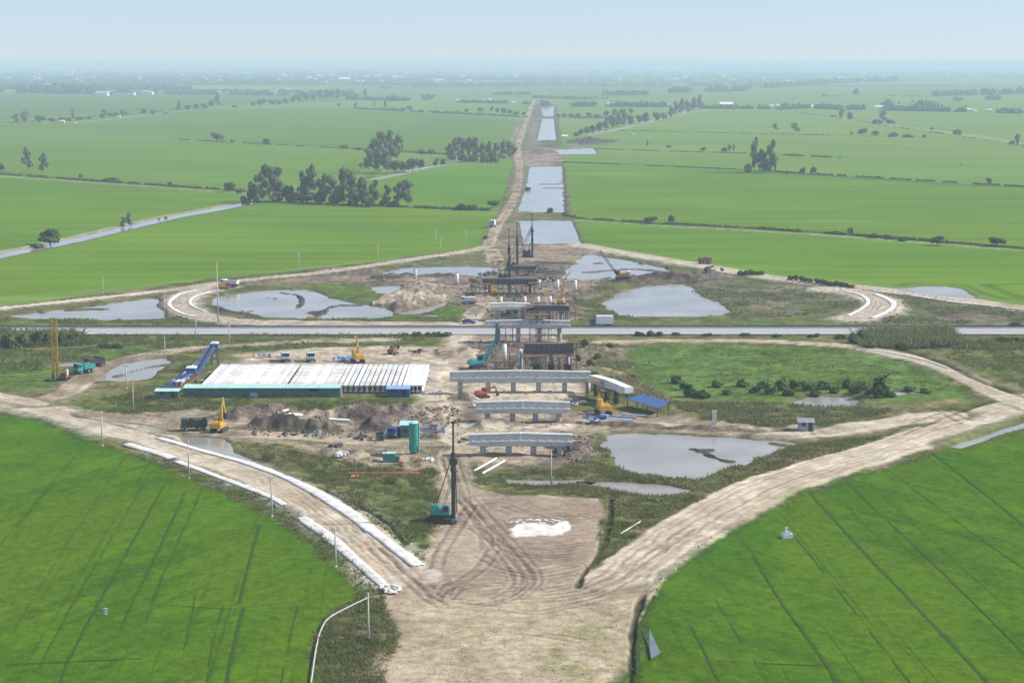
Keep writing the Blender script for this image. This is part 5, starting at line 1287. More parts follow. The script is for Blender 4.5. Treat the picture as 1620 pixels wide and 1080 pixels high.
def lattice(b, p, q, w, n=10, chord=.1):
    p, q = Vector(p), Vector(q); d = (q - p).normalized()
    up = Vector((0, 0, 1)) if abs(d.z) < .95 else Vector((0, 1, 0))
    r = d.cross(up).normalized() * w / 2; s = r.cross(d).normalized() * w / 2
    C = [r + s, r - s, -r - s, -r + s]
    for c in C: b.bar(p + c, q + c, chord)
    for k in range(n):
        a, e = p.lerp(q, k / n), p.lerp(q, (k + 1) / n)
        for i in range(4): b.bar(a + C[i], e + C[(i + 1) % 4], chord * .6)
def pile_driver(loc, rz, H, paintm, label, dark='steel', wide=True, back=2.6, scale=1.0):
    """crawler piling rig: vertical leads in front (-Y side of the body), back stays, hammer"""
    root = empty('pile_driver', loc, rz, label, 'pile driver'); root.scale = (scale,) * 3
    # tracks run along X, the body is behind the leads
    for s in (-1, 1):
        b = MB(); b.box((-1.0, s * 1.5 + 1.2, .5), (4.6, .8, .95), top=(.82, 1)); b.build('track', M['rubber'], root)
    b = MB(); b.box((-1.0, 1.2, 1.25), (3.0, 2.4, .6)); b.build('chassis', M['steel'], root)
    b = MB(); b.box((-1.1, 1.2, 2.05), (3.4, 2.7, 1.0)); b.box((-2.0, 1.2, 2.8), (1.4, 2.2, .6)); b.build('body', M[paintm], root, bevel=.06)
    b = MB(); b.box((-.1, -.1, 2.5), (1.3, 1.0, 1.7), top=(.85, .9)); b.build('cab', M[paintm], root, bevel=.05)
    b = MB(); b.box((-.1, -.63, 2.65), (1.0, .06, .9)); b.box((.57, -.1, 2.65), (.06, .8, .9)); b.build('window', M['glass'], root)
    b = MB(); b.cyl((-2.2, 2.2, 2.9), (-2.2, 2.2, 3.8), .12); b.build('exhaust', M['steel'], root)
    lx, ly = 1.25, .6
    b = MB(); b.box((lx, ly, .35), (1.2, 1.2, .6)); b.build('lead_foot', M[paintm], root)
    b = MB()
    hw = H * .70
    for s in (-1, 1): b.bar((lx + s * .28, ly, .4), (lx + s * .28, ly, hw), .17, .17)
    b.cyl((lx, ly + .35, .4), (lx, ly + .35, hw), .20, .20, 8)
    for k in range(int(hw / .8)): b.bar((lx - .28, ly + .1, .6 + k * .8), (lx + .28, ly + .1, 1.0 + k * .8), .07)
    b.build('lead', M[dark], root)
    b = MB(); b.cyl((lx, ly, hw - .6), (lx, ly, H), .20, .17, 8); b.box((lx, ly, H), (.75, .6, .3)); b.build('pile', M[dark], root)
    if wide:
        b = MB(); b.cyl((lx, ly, hw - 3.4), (lx, ly, hw - .2), .42, .42, 10); b.box((lx, ly, hw - 1.6), (1.35, .7, 1.0)); b.box((lx, ly + .1, hw - 3.0), (1.0, .6, .5)); b.build('hammer', M[dark], root)
    for s, bx, by in ((-1, -2.3, 2.0), (1, lx + .55, 2.4)):
        b = MB(); b.cyl((bx, by, 1.5), (lx + s * .35, ly, hw - 1.2), .09, .09, 6); b.build('back_stay', M[dark], root)
    b = MB(); lattice(b, (-.6, 1.0, 2.4), (lx - .25, ly + .4, hw * .62), .35, 8, .06); b.build('boom', M[paintm], root)
    b = MB()
    for s in (-.12, .12): b.bar((lx + s, ly - .3, .5), (lx + s, ly - .25, hw), .03)
    b.build('cable', M['steel'], root)
    return root
pile_driver(at(706, 829), 0, 17.9, 'teal', 'nearest pile driver, teal crawler with a tall black lead, on the clearing', back=2)
pile_driver(at(800, 447), 0, 19.5, 'steel', 'left one of three far black pile drivers beyond the falsework', 'steel')
pile_driver(at(813, 428), 0, 18.5, 'steel', 'middle one of three far black pile drivers, with a plain straight lead', 'steel', False)
o = pile_driver(at(837, 408), 0, 18.0, 'steel', 'right one of three far black pile drivers, with a long raking strut', 'steel')
m_ = mpp(408)
b = MB(); lattice(b, (1.2, .6, 13), (-4.2, 1.5, 1.2), .5, 12, .1); b.build('strut', M['steel'], o)
# tall yellow drilling rig
root = empty('drilling_rig', at(88, 603), 0, 'tall yellow twin mast drilling rig on the left dirt road', 'drilling rig')
Hh = 16.2
for s, x in ((-1, -.55), (1, .5)):
    b = MB(); lattice(b, (x, 0, .3), (x, 0, Hh - (.9 if s > 0 else 0)), .42, 22, .11); b.build('mast', M['yellow'], root)
b = MB()
for z in (2.5, 5.5, 8.5, 11.5, 14.5): b.bar((-.55, 0, z), (.5, 0, z), .12)
b.build('brace', M['yellow'], root)
b = MB(); b.bar((2.0, .4, .8), (.4, 0, 5.0), .35, .45); b.bar((.9, 0, .3), (.5, 0, 4.0), .25); b.build('stay', M['yellow'], root)
b = MB(); b.box((2.0, 1.0, 1.4), (1.7, 3.0, 1.5), top=(.85, .9)); b.build('body', M['rust'], root, bevel=.05)
b = MB(); b.box((2.7, 1.0, 2.1), (.5, 1.2, 1.4)); b.build('cab', M['white'], root)
for y in (-.6, 2.2):
    b = MB(); b.box((1.7, y, .4), (3.2, .6, .8), top=(.8, 1)); b.build('track', M['rubber'], root)
b = MB(); b.box((-1.7, -1.6, .4), (1.6, 1.2, .8), top=(.8, .8)); b.box((-.4, -1.2, 1.0), (.5, .4, 2.0)); b.build('winch', M['steel'], root)
# excavators and cranes
excavator(at(757, 583), 0.35, 'teal', 'teal excavator with a long raised jagged arm left of the dark formwork', 55, 75, 1.1, 3.6, 2.4, bucket=False)
root = empty('piling_mast', at(777, 576), 0, 'teal vibrating hammer mast rising above the teal excavator before the highway', 'piling mast')
b = MB(); b.bar((-1.2, 0, 2.0), (.6, .3, 6.0), .7, .8); b.bar((.6, .3, 6.0), (1.6, .3, 6.2), .6); b.build('lower_arm', M['teal'], root)
b = MB(); b.bar((1.3, .3, 5.6), (1.6, .5, 10.8), .75, .8); b.build('hammer', M['teal_wall'], root)
b = MB(); b.bar((1.8, .4, 9.0), (3.0, .6, 10.2), .35); b.bar((1.0, .4, 10.6), (2.2, .5, 10.9), .5); b.build('clamp', M['teal'], root)
b = MB(); b.bar((-1.2, 0, 2.2), (-2.2, -.2, -.3), .5, .6); b.build('foot', M['teal'], root)
excavator(at(812, 499), -1.2, 'teal', 'small teal excavator behind the pale pier beyond the highway', 75, 40, 1.15, 4.6, 2.6, bucket=False)
excavator(at(347, 683), 1.35, 'yellow', 'yellow excavator with its boom straight up beside the dark truck', 80, -70, 1.0, 5.4, 3.2)
excavator(at(954, 655), 1.75, 'yellow', 'yellow excavator seen from behind between the ramp pier and the blue heap', 12, -80, 1.12, 4.0, 2.0)
excavator(at(566, 574), 1.9, 'yellow', 'yellow crane excavator with raised boom behind the girder yard', 78, 10, 1.05, 4.6, 1.8, bucket=False)
excavator(at(622, 561), 1.2, 'rust', 'small rusty brown excavator behind the girder yard', 60, -60, .75, 4.0, 2.2)
excavator(at(764, 630), .4, 'red', 'small red excavator on the earth left of the widest pier', 30, -60, .75, 3.6, 2.2)
o = excavator(at(781, 467), 1.57, 'yellow', 'small yellow crane with a thin tall jib at the falsework gantry', 60, -60, .9, 2.0, 1.0, 'crane', 'crane', False)
b = MB(); lattice(b, (.8, -.2, 1.8), (2.0, -.2, 10.5), .4, 12, .1); b.build('jib', M['yellow'], o)
o = excavator(at(888, 482), 1.4, 'yellow', 'yellow truck crane with a bent boom between the bare columns', 70, 20, .9, 2.0, 1.0, 'crane', 'crane', False)
b = MB(); b.bar((.6, -.2, 1.8), (1.6, -.8, 9.5), .5, .55); b.bar((1.6, -.8, 9.5), (1.8, -3.2, 12.4), .35); b.build('jib', M['yellow'], o)
def crawler_crane(loc, label):
    root = empty('crawler_crane', loc, 0, label, 'crane')
    tracks(root, 5.0, 3.2, 1.1, .8)
    b = MB(); b.box((.4, 0, 2.0), (3.6, 2.8, 1.5)); b.build('body', M['yellow'], root, bevel=.08)
    b = MB(); b.box((2.5, 0, 2.3), (1.5, 2.6, 1.9)); b.build('counterweight', M['white'], root, bevel=.08)
    b = MB(); b.box((-1.4, -.8, 2.5), (1.2, 1.0, 1.8), top=(.85, .9)); b.build('cab', M['steel'], root)
    b = MB(); b.bar((-1.5, .4, 1.6), (-2.6, .5, 3.6), .8); b.build('boom_foot', M['steel'], root)
    b = MB(); lattice(b, (-1.6, .4, 1.7), (-8.2, 1.0, 10.6), .7, 16, .13); b.build('boom', M['steel'], root)
    b = MB(); b.bar((1.2, 0, 3.2), (-8.1, 1.0, 10.7), .06); b.bar((-8.1, 1.0, 10.5), (-8.1, 1.0, 2), .05); b.build('cable', M['steel'], root)
    return root
crawler_crane(at(984, 446), 'yellow and white crawler crane with a lattice boom on the mud bank')
# ------------------------------------------------------------------ trucks and cars
def wheels(root, xs, y, r, w=.35):
    for x in xs:
        for s in (-1, 1):
            b = MB(); b.cyl((x, s * y - w / 2, r), (x, s * y + w / 2, r), r, r, 12); o = b.build('wheel', M['rubber'], root, True)
            b = MB(); b.cyl((x, s * y - w / 2 - .02, r), (x, s * y + w / 2 + .02, r), r * .5, r * .5, 8); b.build('rim', M['grey_steel'], o)
def truck(loc, rz, cabm, bodym, label, kind='tipper', L=6.5, scale=1.0, H=2.4):
    root = empty('truck', loc, rz, label, 'truck'); root.scale = (scale,) * 3
    b = MB(); b.box((0, 0, .85), (L, .9, .3)); b.build('chassis', M['steel'], root)
    b = MB(); b.box((L / 2 - .85, 0, 1.75), (1.7, 2.3, 1.9), top=(.86, .94)); b.build('cab', M[cabm], root, bevel=.06)
    b = MB(); b.box((L / 2 - .04, 0, 2.1), (.1, 1.9, .75)); b.box((L / 2 - .7, 1.14, 2.1), (.9, .06, .65)); b.box((L / 2 - .7, -1.14, 2.1), (.9, .06, .65)); b.build('window', M['glass'], root)
    b = MB(); b.box((L / 2 + .04, 0, .75), (.15, 2.3, .4)); b.build('bumper', M['steel'], root)
    for s in (-1, 1):
        b = MB(); b.box((L / 2 + .06, s * .85, 1.05), (.06, .3, .2)); b.build('headlight', M['white'], root)
    x0, x1 = -L / 2, L / 2 - 1.9; c = (x0 + x1) / 2
    if kind == 'box':
        b = MB(); b.box((c, 0, 1.05 + H / 2), (x1 - x0, 2.4, H)); b.build('cargo_box', M[bodym], root, bevel=.04)
        b = MB(); b.box((x0 - .03, 0, 1.05 + H / 2), (.05, 2.2, H * .9)); b.build('door', M['grey_steel'], root)
        b = MB(); b.box((c, 0, 1.02), (x1 - x0, 2.45, .14)); b.build('sill', M['blue'], root)
    else:
        b = MB(); w, h = 1.2, 1.35; z = 1.15
        for s in (-1, 1): b.slab([(x0, s * w - .05, z + h), (x1, s * w - .05, z + h), (x1, s * w + .05, z + h), (x0, s * w + .05, z + h)], h)
        b.box((c, 0, z), (x1 - x0, 2.4, .12)); b.box((x1, 0, z + .8), (.12, 2.4, 1.7)); b.box((x0, 0, z + .6), (.1, 2.4, 1.2))
        for k in range(4):
            for s in (-1, 1): b.box((x0 + (k + .5) * (x1 - x0) / 4, s * 1.27, z + .7), (.12, .1, 1.3))
        b.build('tipper_body', M[bodym], root)
        b = MB(); b.box((c, 0, z + .75), (x1 - x0 - .2, 2.2, 1.0), top=(.6, .6)); b.build('load', M['rust'], root)
    wheels(root, (L / 2 - 1.0, -L / 2 + 1.9, -L / 2 + .75), 1.05, .5)
    return root
def car(loc, rz, m, label, L=4.3):
    root = empty('car', loc, rz, label, 'car')
    b = MB(); b.prism([(-L / 2, .35), (L / 2, .35), (L / 2, .75), (L / 2 - .9, .95), (-L / 2, 1.0)], -.85, .85); b.build('body', M[m], root, bevel=.05)
    b = MB(); b.prism([(-L / 2 + .15, .98), (L / 2 - 1.0, .94), (L / 2 - 1.75, 1.5), (-L / 2 + .6, 1.52)], -.74, .74); b.build('window', M['glass'], root)
    b = MB(); b.box((-.35, 0, 1.53), (1.9, 1.4, .06)); b.build('roof', M[m], root)
    wheels(root, (L / 2 - .85, -L / 2 + .8), .78, .33, .22)
    return root
def on_road(px, py, lane):
    return (G(px, py)[0], lane, .426)
LN = HWM + 3.0; LF = (HW0 + HWM) / 2
truck(on_road(951, 518, 0)[:1] + (HWM + 2.6, .426), math.pi, 'blue', 'white', 'white box lorry with a blue cab driving on the highway right of the piers', 'box', 7.0, 1.0, 2.5)
car((G(1606, 519)[0], HWM + 2.2, .426), 0, 'steel', 'dark car on the highway at the right edge')
truck(at(452, 572), -1.45, 'white', 'white', 'left one of two white tipper trucks behind the girder yard', L=5.6)
truck(at(492, 572), -1.45, 'white', 'white', 'right one of two white tipper trucks behind the girder yard', L=5.6)
truck(at(307, 681), math.pi + .25, 'green', 'green', 'dark green tipper truck on the dirt beside the yellow excavator', L=5.6)
truck(at(133, 592), -2.3, 'teal', 'teal', 'teal tipper truck on the left dirt road right of the yellow rig', L=5.2)
truck(at(150, 582), .75, 'steel', 'steel', 'dark tipper truck behind the teal truck on the left dirt road', L=5.2)
truck(at(624, 692), -1.9, 'blue', 'blue', 'small blue tractor truck left of the mint roofed cabin', L=4.4, scale=.85)
truck(at(363, 456), 2.9, 'white', 'white', 'white tipper truck at the top of the left ramp bend', L=6.4)
truck(at(355, 459), .4, 'rust', 'yellow', 'brown roller truck beside the white tipper on the left ramp bend', L=4.0, scale=.9)
truck(at(1115, 419), .3, 'red', 'rust', 'red truck on the upper right dirt road', L=5.0)
car(at(742, 513), 0, 'blue', 'blue car parked beside the highway left of the piers')
truck(at(741, 481), math.pi, 'white', 'white', 'white tanker truck beside the track left of the bare columns', 'box', 5.4, .9, 1.5)
truck(at(780, 360), 1.4, 'blue', 'white', 'white truck on the dirt road beside the near canal', 'box', 5.6)
car(at(769, 379), 1.3, 'steel', 'dark car on the dirt road left of the near canal')
# ------------------------------------------------------------------ vegetation
def leaf_mat(name, c1, c2, c3, thin=.45):
    m, nt, b = new_mat(name)
    oi = N(nt, 'ShaderNodeObjectInfo'); at_ = N(nt, 'ShaderNodeAttribute', attribute_name='tone')
    mx = N(nt, 'ShaderNodeMix', data_type='RGBA'); mx.inputs[6].default_value = (*c1, 1); mx.inputs[7].default_value = (*c2, 1)
    nt.links.new(at_.outputs['Fac'], mx.inputs[0])
    mx2 = N(nt, 'ShaderNodeMix', data_type='RGBA'); mx2.inputs[7].default_value = (*c3, 1)
    mu = N(nt, 'ShaderNodeMath', operation='MULTIPLY'); mu.inputs[1].default_value = .5
    nt.links.new(oi.outputs['Random'], mu.inputs[0]); nt.links.new(mu.outputs[0], mx2.inputs[0])
    nt.links.new(mx.outputs[2], mx2.inputs[6]); nt.links.new(mx2.outputs[2], b.inputs['Base Color'])
    b.inputs['Roughness'].default_value = .9; b.inputs['Specular IOR Level'].default_value = .05
    # leaves let light through
    tr = N(nt, 'ShaderNodeBsdfTranslucent'); nt.links.new(mx2.outputs[2], tr.inputs['Color'])
    ms = N(nt, 'ShaderNodeMixShader'); ms.inputs[0].default_value = thin
    out = nt.nodes['Material Output']
    nt.links.new(b.outputs[0], ms.inputs[1]); nt.links.new(tr.outputs[0], ms.inputs[2]); nt.links.new(ms.outputs[0], out.inputs['Surface'])
    return m
LM = dict(tall=leaf_mat('gum_leaves', (0.095, 0.120, 0.062), (0.255, 0.28, 0.15), (0.15, 0.175, 0.085), .2), broad=leaf_mat('broad_leaves', (0.055, 0.085, 0.030), (0.17, 0.215, 0.078), (0.10, 0.135, 0.045), .2),
          banana=leaf_mat('banana_leaves', (0.045, 0.085, 0.018), (0.135, 0.205, 0.045), (0.10, 0.16, 0.035), .4), reed=leaf_mat('reed_leaves', (0.12, 0.145, 0.055), (0.25, 0.25, 0.12), (0.18, 0.19, 0.08), .5),
          weed=leaf_mat('weed_leaves', (0.110, 0.135, 0.038), (0.235, 0.235, 0.095), (0.17, 0.185, 0.065), .5), grass=leaf_mat('grass_blades', (0.115, 0.165, 0.045), (0.20, 0.25, 0.080), (0.15, 0.20, 0.06), .5),
          hay=leaf_mat('dry_grass', (0.27, 0.225, 0.125), (0.42, 0.36, 0.22), (0.32, 0.27, 0.16), .5))
M['pole_green'] = paint('banana_stem', (0.14, 0.16, 0.07), .8, wear=.4, scale=2)
BARK = paint('bark', (0.17, 0.145, 0.12), .9, wear=.4, scale=3)
def quads_mesh(name, C, U, W, tone, mat):
    n = len(C)
    V = np.stack([C - U - W, C + U - W, C + U + W, C - U + W], 1).reshape(-1, 3)
    F = np.arange(4 * n).reshape(n, 4)
    me = mesh_np(name, V, F, False)
    a = me.attributes.new('tone', 'FLOAT', 'FACE'); a.data.foreach_set('value', tone.astype(np.float32))
    me.materials.append(mat)
    return me
def unit(v): return v / (np.linalg.norm(v, axis=1)[:, None] + 1e-9)
def leaf_cloud(lobes, per, size, r_, flat=.4):
    C = []; Nn = []; T = []
    for (cx, cy, cz, rx, ry, rz_, tn) in lobes:
        d = unit(r_.normal(size=(per, 3))); rad = r_.uniform(.55, 1.05, per)[:, None] ** .6
        C.append(np.array([cx, cy, cz]) + d * rad * np.array([rx, ry, rz_])); Nn.append(d)
        T.append(np.clip(tn + r_.normal(0, .25, per), 0, 1))
    C = np.vstack(C); d = np.vstack(Nn); T = np.concatenate(T)
    nrm = unit(d + r_.normal(0, .38, C.shape) + np.array([0, 0, flat]))
    a = unit(np.cross(nrm, r_.normal(size=C.shape))); b = np.cross(nrm, a)
    s = size * r_.uniform(.6, 1.4, len(C))[:, None]
    return C, a * s, b * s * .75, T
def trunk_mesh(name, h, r, limbs, r_):
    b = MB(); b.cyl((0, 0, -.06), (0, 0, h), r, r * .45, 6)
    for k in range(limbs):
        t = r_.uniform(0, 6.28); z = h * r_.uniform(.5, .95); e = r_.uniform(.18, .32)
        b.cyl((0, 0, z), (math.cos(t) * e, math.sin(t) * e, min(z + r_.uniform(.12, .3), .95)), r * .45, r * .15, 5)
    me = bpy.data.meshes.new(name); me.from_pydata([tuple(v) for v in b.v], [], b.f); me.update(); me.materials.append(BARK)
    return me
CROWN = {'t': [], 'b': [], 's': []}; TRUNK = {'t': [], 'b': [], 's': []}
for sd in range(6):                      # tall slender trees
    r_ = np.random.default_rng(100 + sd)
    lob = []
    nl = 9
    for k in range(nl):
        z = .28 + .66 * k / (nl - 1); w = (.30 + .14 * math.sin(k * 1.7 + sd)) * (1 - .45 * abs(z - .55))
        lob.append((r_.normal(0, .16), r_.normal(0, .16), z, w, w, .09 + r_.uniform(0, .05), r_.uniform(.1, .8)))
    C, U, W, T = leaf_cloud(lob, 62, .052, r_); U[:, 2] *= 1.0
    CROWN['t'].append(quads_mesh('crown', C, U, W, T, LM['tall'])); TRUNK['t'].append(trunk_mesh('trunk', .85, .022, 5, r_))
for sd in range(6):                      # broad round trees
    r_ = np.random.default_rng(200 + sd)
    lob = []
    for k in range(12):
        t = r_.uniform(0, 6.28); q = .30 * math.sqrt(r_.uniform(0, 1)); z = r_.uniform(.38, .82) - q * .35
        w = r_.uniform(.14, .24); lob.append((q * math.cos(t), q * math.sin(t), z, w, w, w * .8, r_.uniform(.05, .8)))
    C, U, W, T = leaf_cloud(lob, 55, .055, r_)
    CROWN['b'].append(quads_mesh('crown', C, U, W, T, LM['broad'])); TRUNK['b'].append(trunk_mesh('trunk', .55, .035, 5, r_))
for sd in range(5):                      # low bushes
    r_ = np.random.default_rng(300 + sd)
    lob = []
    for k in range(9):
        t = r_.uniform(0, 6.28); q = .34 * math.sqrt(r_.uniform(0, 1)); w = r_.uniform(.14, .24)
        lob.append((q * math.cos(t), q * math.sin(t), .42 - q * .5 + r_.uniform(0, .25), w, w, .26, r_.uniform(0, .7)))
    C, U, W, T = leaf_cloud(lob, 42, .075, r_); C[:, 2] = np.abs(C[:, 2])
    CROWN['s'].append(quads_mesh('crown', C, U, W, T, LM['broad'])); TRUNK['s'].append(trunk_mesh('trunk', .4, .04, 4, r_))
def tree(px, base, hpx, wpx, kind, label, group=None, cat=None):
    k = mpp(base); h, w = hpx * k * 1.02, wpx * k
    if kind == 't': w *= 1.08
    x, y = G(px, base)
    y += w * .35
    nm = {'t': 'tall_tree', 'b': 'broad_tree', 's': 'bush'}[kind]
    root = empty(nm, (x, y, gz_low(x, y)), rng.uniform(0, 6.28), label, cat or ('bush' if kind == 's' else 'tree'), group)
    root.scale = (w, w, h)
    i = int(rng.integers(0, len(CROWN[kind])))
    link('trunk', TRUNK[kind][i], None, root); link('crown', CROWN[kind][i], None, root)
    return root
def trees(lst, tmpl, group):
    """tmpl has {o}: position in the row counted from the left"""
    lst = sorted(lst)
    for i, q in enumerate(lst):
        px, base, h, w, kd = (list(q) + ['t'])[:5]
        tree(px, base, h, w, kd, tmpl.format(o=ORD[i] if i < len(ORD) else 'last'), group)
trees([(400, 323, 38, 26, 'b'), (413, 321, 44, 22), (425, 319, 55, 26), (438, 319, 50, 24), (455, 320, 32, 24, 'b'), (478, 320, 46, 20), (492, 320, 55, 22), (513, 322, 44, 22), (526, 322, 40, 20), (543, 324, 55, 22), (555, 324, 48, 20), (572, 326, 42, 22), (593, 326, 38, 16), (612, 324, 30, 14), (631, 326, 34, 18), (645, 326, 38, 20)],
      '{o} tall tree from the left in the long grove beside the small left canal', 'trees in the long left grove')
trees([(387, 323, 18, 16, 's'), (440, 321, 20, 30, 's'), (462, 321, 22, 30, 's'), (484, 321, 22, 30, 's'), (508, 322, 22, 30, 's'), (532, 324, 24, 30, 's'), (560, 326, 22, 30, 's'), (583, 328, 20, 26, 's'), (606, 327, 15, 24, 's'), (624, 328, 14, 20, 's')],
      '{o} dark bush from the left under the long grove beside the small left canal', 'bushes under the long left grove')
trees([(583, 272, 34, 20), (592, 268, 46, 20), (604, 262, 50, 22), (616, 258, 48, 20), (628, 256, 40, 20), (598, 274, 36, 22), (612, 276, 42, 22), (625, 275, 25, 24, 'b'), (640, 274, 23, 22, 'b'), (652, 273, 27, 24, 'b'), (663, 270, 22, 18, 'b')],
      '{o} tree from the left in the high clump above the long left grove', 'trees in the high left clump')
trees([(711, 252, 24, 12), (720, 250, 30, 14), (731, 252, 33, 14), (742, 252, 33, 14), (752, 253, 34, 14), (763, 255, 27, 14), (774, 256, 30, 14), (785, 256, 28, 14), (796, 254, 29, 14), (806, 252, 27, 14), (813, 250, 20, 12)],
      '{o} tall tree from the left in the dense grove beside the canal road', 'trees in the dense grove by the canal road')
trees([(716, 254, 12, 16, 's'), (732, 256, 13, 16, 's'), (748, 257, 14, 18, 's'), (765, 258, 14, 18, 's'), (782, 258, 13, 18, 's')], '{o} dark bush from the left in front of the dense canal road grove', 'bushes before the dense grove')
for px, b_, h, w, kd, lb in [
    (343, 225, 19, 22, 'b', 'round tree alone on the dyke in the upper left paddies'), (422, 230, 12, 18, 'b', 'low dark round tree on the dyke in the upper left paddies'), (367, 226, 6, 9, 's', 'small bush between the two round trees on the upper left dyke'),
    (544, 237, 9, 13, 'b', 'small flat tree on the dyke left of the high clump'), (566, 238, 5, 12, 's', 'low bush on the dyke just left of the high clump'), (42, 272, 36, 17, 't', 'left one of two slender trees near the left edge'), (68, 275, 30, 15, 't', 'right one of two slender trees near the left edge'),
    (0, 272, 16, 14, 'b', 'tree cut by the left edge on the dyke'), (76, 388, 32, 46, 'b', 'big dark broad tree beside the small left canal'), (55, 392, 12, 30, 's', 'low bush left of the big broad tree by the left canal'), (195, 358, 17, 9, 't', 'left one of two small slender trees by the left canal'),
    (204, 357, 22, 9, 't', 'right taller one of two small slender trees by the left canal'), (262, 345, 6, 7, 's', 'small bush by the left canal above the two slender trees'), (251, 347, 5, 5, 's', 'tiny bush left of another by the left canal'), (362, 304, 17, 30, 'b', 'broad dark tree left of the long grove on the dyke'), (380, 306, 9, 16, 's', 'bush between the broad tree and the long grove'),
    (268, 296, 10, 9, 'b', 'small tree on the left dyke left of the broad dark tree'), (327, 300, 7, 5, 's', 'small bush on the left dyke before the broad dark tree'), (126, 281, 7, 9, 's', 'small bush on the left dyke right of the two slender trees'), (175, 288, 8, 26, 's', 'long low bush on the left dyke'), (730, 333, 13, 28, 's', 'clipped dark thicket left part beside the near dirt road'), (748, 333, 11, 20, 's', 'clipped dark thicket right part beside the near dirt road'),
    (781, 330, 15, 24, 'b', 'flat topped tree beside the dirt road left of the canal'), (690, 262, 13, 10, 't', 'small slender tree beside the pale path right of the high clump'), (700, 262, 14, 12, 'b', 'small round tree beside the pale path before the dense grove'), (636, 240, 12, 5, 't', 'thin tree right of the high clump on the dyke'), (668, 244, 9, 14, 's', 'left bush of a pair on the dyke right of the high clump'), (682, 244, 9, 12, 's', 'right bush of a pair on the dyke right of the high clump'),
    (1195, 273, 52, 16, 't', 'left tallest slender tree of the clump in the right paddies'), (1222, 273, 48, 15, 't', 'right tallest slender tree of the clump in the right paddies'), (1206, 273, 34, 20, 't', 'shorter tree between the two tallest in the right paddies clump'), (1186, 274, 18, 18, 's', 'dark bush at the left foot of the right paddies clump'), (1213, 274, 26, 18, 'b', 'round tree at the foot of the right paddies clump'), (1226, 274, 24, 7, 't', 'thin tree at the right side of the right paddies clump'),
    (1270, 276, 14, 10, 'b', 'small tree right of the right paddies clump'), (1288, 277, 17, 13, 'b', 'second small tree right of the right paddies clump'), (1565, 293, 14, 11, 'b', 'small tree on the dyke near the right edge'), (1245, 276, 6, 6, 's', 'small bush right of the right paddies clump'), (1391, 282, 5, 6, 's', 'small bush alone along the right dyke'),
    (1113, 240, 9, 11, 'b', 'leftmost small tree on the dyke left of the right paddies clump'), (1146, 240, 8, 10, 's', 'bush on the dyke left of the right paddies clump'), (1154, 240, 10, 7, 't', 'thin tree beside the bush left of the right paddies clump'), (1161, 240, 11, 4, 't', 'thinnest tree left of the right paddies clump'),
    (1227, 207, 11, 9, 't', 'left one of two thin trees in the far right paddies'), (1258, 210, 15, 12, 't', 'right one of two thin trees in the far right paddies'), (1347, 213, 6, 5, 's', 'tiny bush left of the round tree on the far right dyke'), (1365, 215, 14, 20, 'b', 'round tree leading the row on the far right dyke'), (1386, 216, 10, 17, 'b', 'smaller round tree in the row on the far right dyke'), (1415, 217, 9, 22, 's', 'long hedge bush in the row on the far right dyke'), (1437, 218, 6, 20, 's', 'lower hedge bush ending the row on the far right dyke'), (1463, 218, 6, 9, 's', 'small bush right of the row on the far right dyke'),
    (1318, 186, 5, 11, 's', 'bush left of the pair by the far right path'), (1332, 188, 15, 9, 't', 'slender tree of the pair by the far right path'), (1345, 190, 13, 11, 'b', 'round tree of the pair by the far right path'), (1397, 194, 18, 11, 't', 'slender tree in the bushes by the far right path'), (1388, 196, 8, 20, 's', 'left bush under the slender tree by the far right path'), (1410, 196, 8, 16, 's', 'right bush under the slender tree by the far right path'),
    (1475, 205, 4, 8, 's', 'tiny bush along the far right path'), (1515, 216, 14, 19, 'b', 'dark round tree by the far right path'), (1610, 231, 18, 9, 't', 'slender tree by the path at the right edge'), (1602, 229, 8, 10, 's', 'bush by the path at the right edge'), (1355, 152, 13, 13, 'b', 'round tree alone in the farthest right paddies'), (1303, 151, 4, 8, 's', 'bush alone in the farthest right paddies'),
    (1345, 372, 13, 14, 'b', 'round tree on the near right dyke'), (1325, 370, 5, 18, 's', 'low bush left of the round tree on the near right dyke'), (1382, 377, 9, 20, 's', 'left bush of the thicket on the near right dyke'), (1408, 379, 9, 20, 's', 'middle bush of the thicket on the near right dyke'), (1430, 382, 8, 18, 's', 'right bush of the thicket on the near right dyke'), (1485, 389, 17, 28, 'b', 'broad dark tree on the near right dyke'), (1580, 391, 20, 30, 'b', 'rightmost broad tree on the near right dyke'), (1498, 388, 8, 5, 't', 'thin sapling beside the broad dark tree on the near right dyke'),
    (1032, 355, 13, 28, 'b', 'low broad tree on the dyke right of the canal'), (1063, 355, 19, 14, 'b', 'upright tree on the dyke right of the canal'), (872, 338, 10, 15, 's', 'round bush on the dam between the two near canals'), (893, 340, 5, 10, 's', 'low bush on the dam right end between the two near canals'), (887, 287, 3, 4, 's', 'tiny bush on the bar in the second canal'),
    (1520, 262, 3, 3, 's', 'tiny dark bush alone in the right paddies'), (835, 300, 8, 10, 's', 'bush on the bank left of the second canal'), (1024, 232, 9, 4, 't', 'thin sapling on the dyke right of the spoil heap'), (1058, 234, 5, 10, 's', 'bush right of the sapling beyond the spoil heap')]:
    tree(px, b_, h, w, kd, lb)
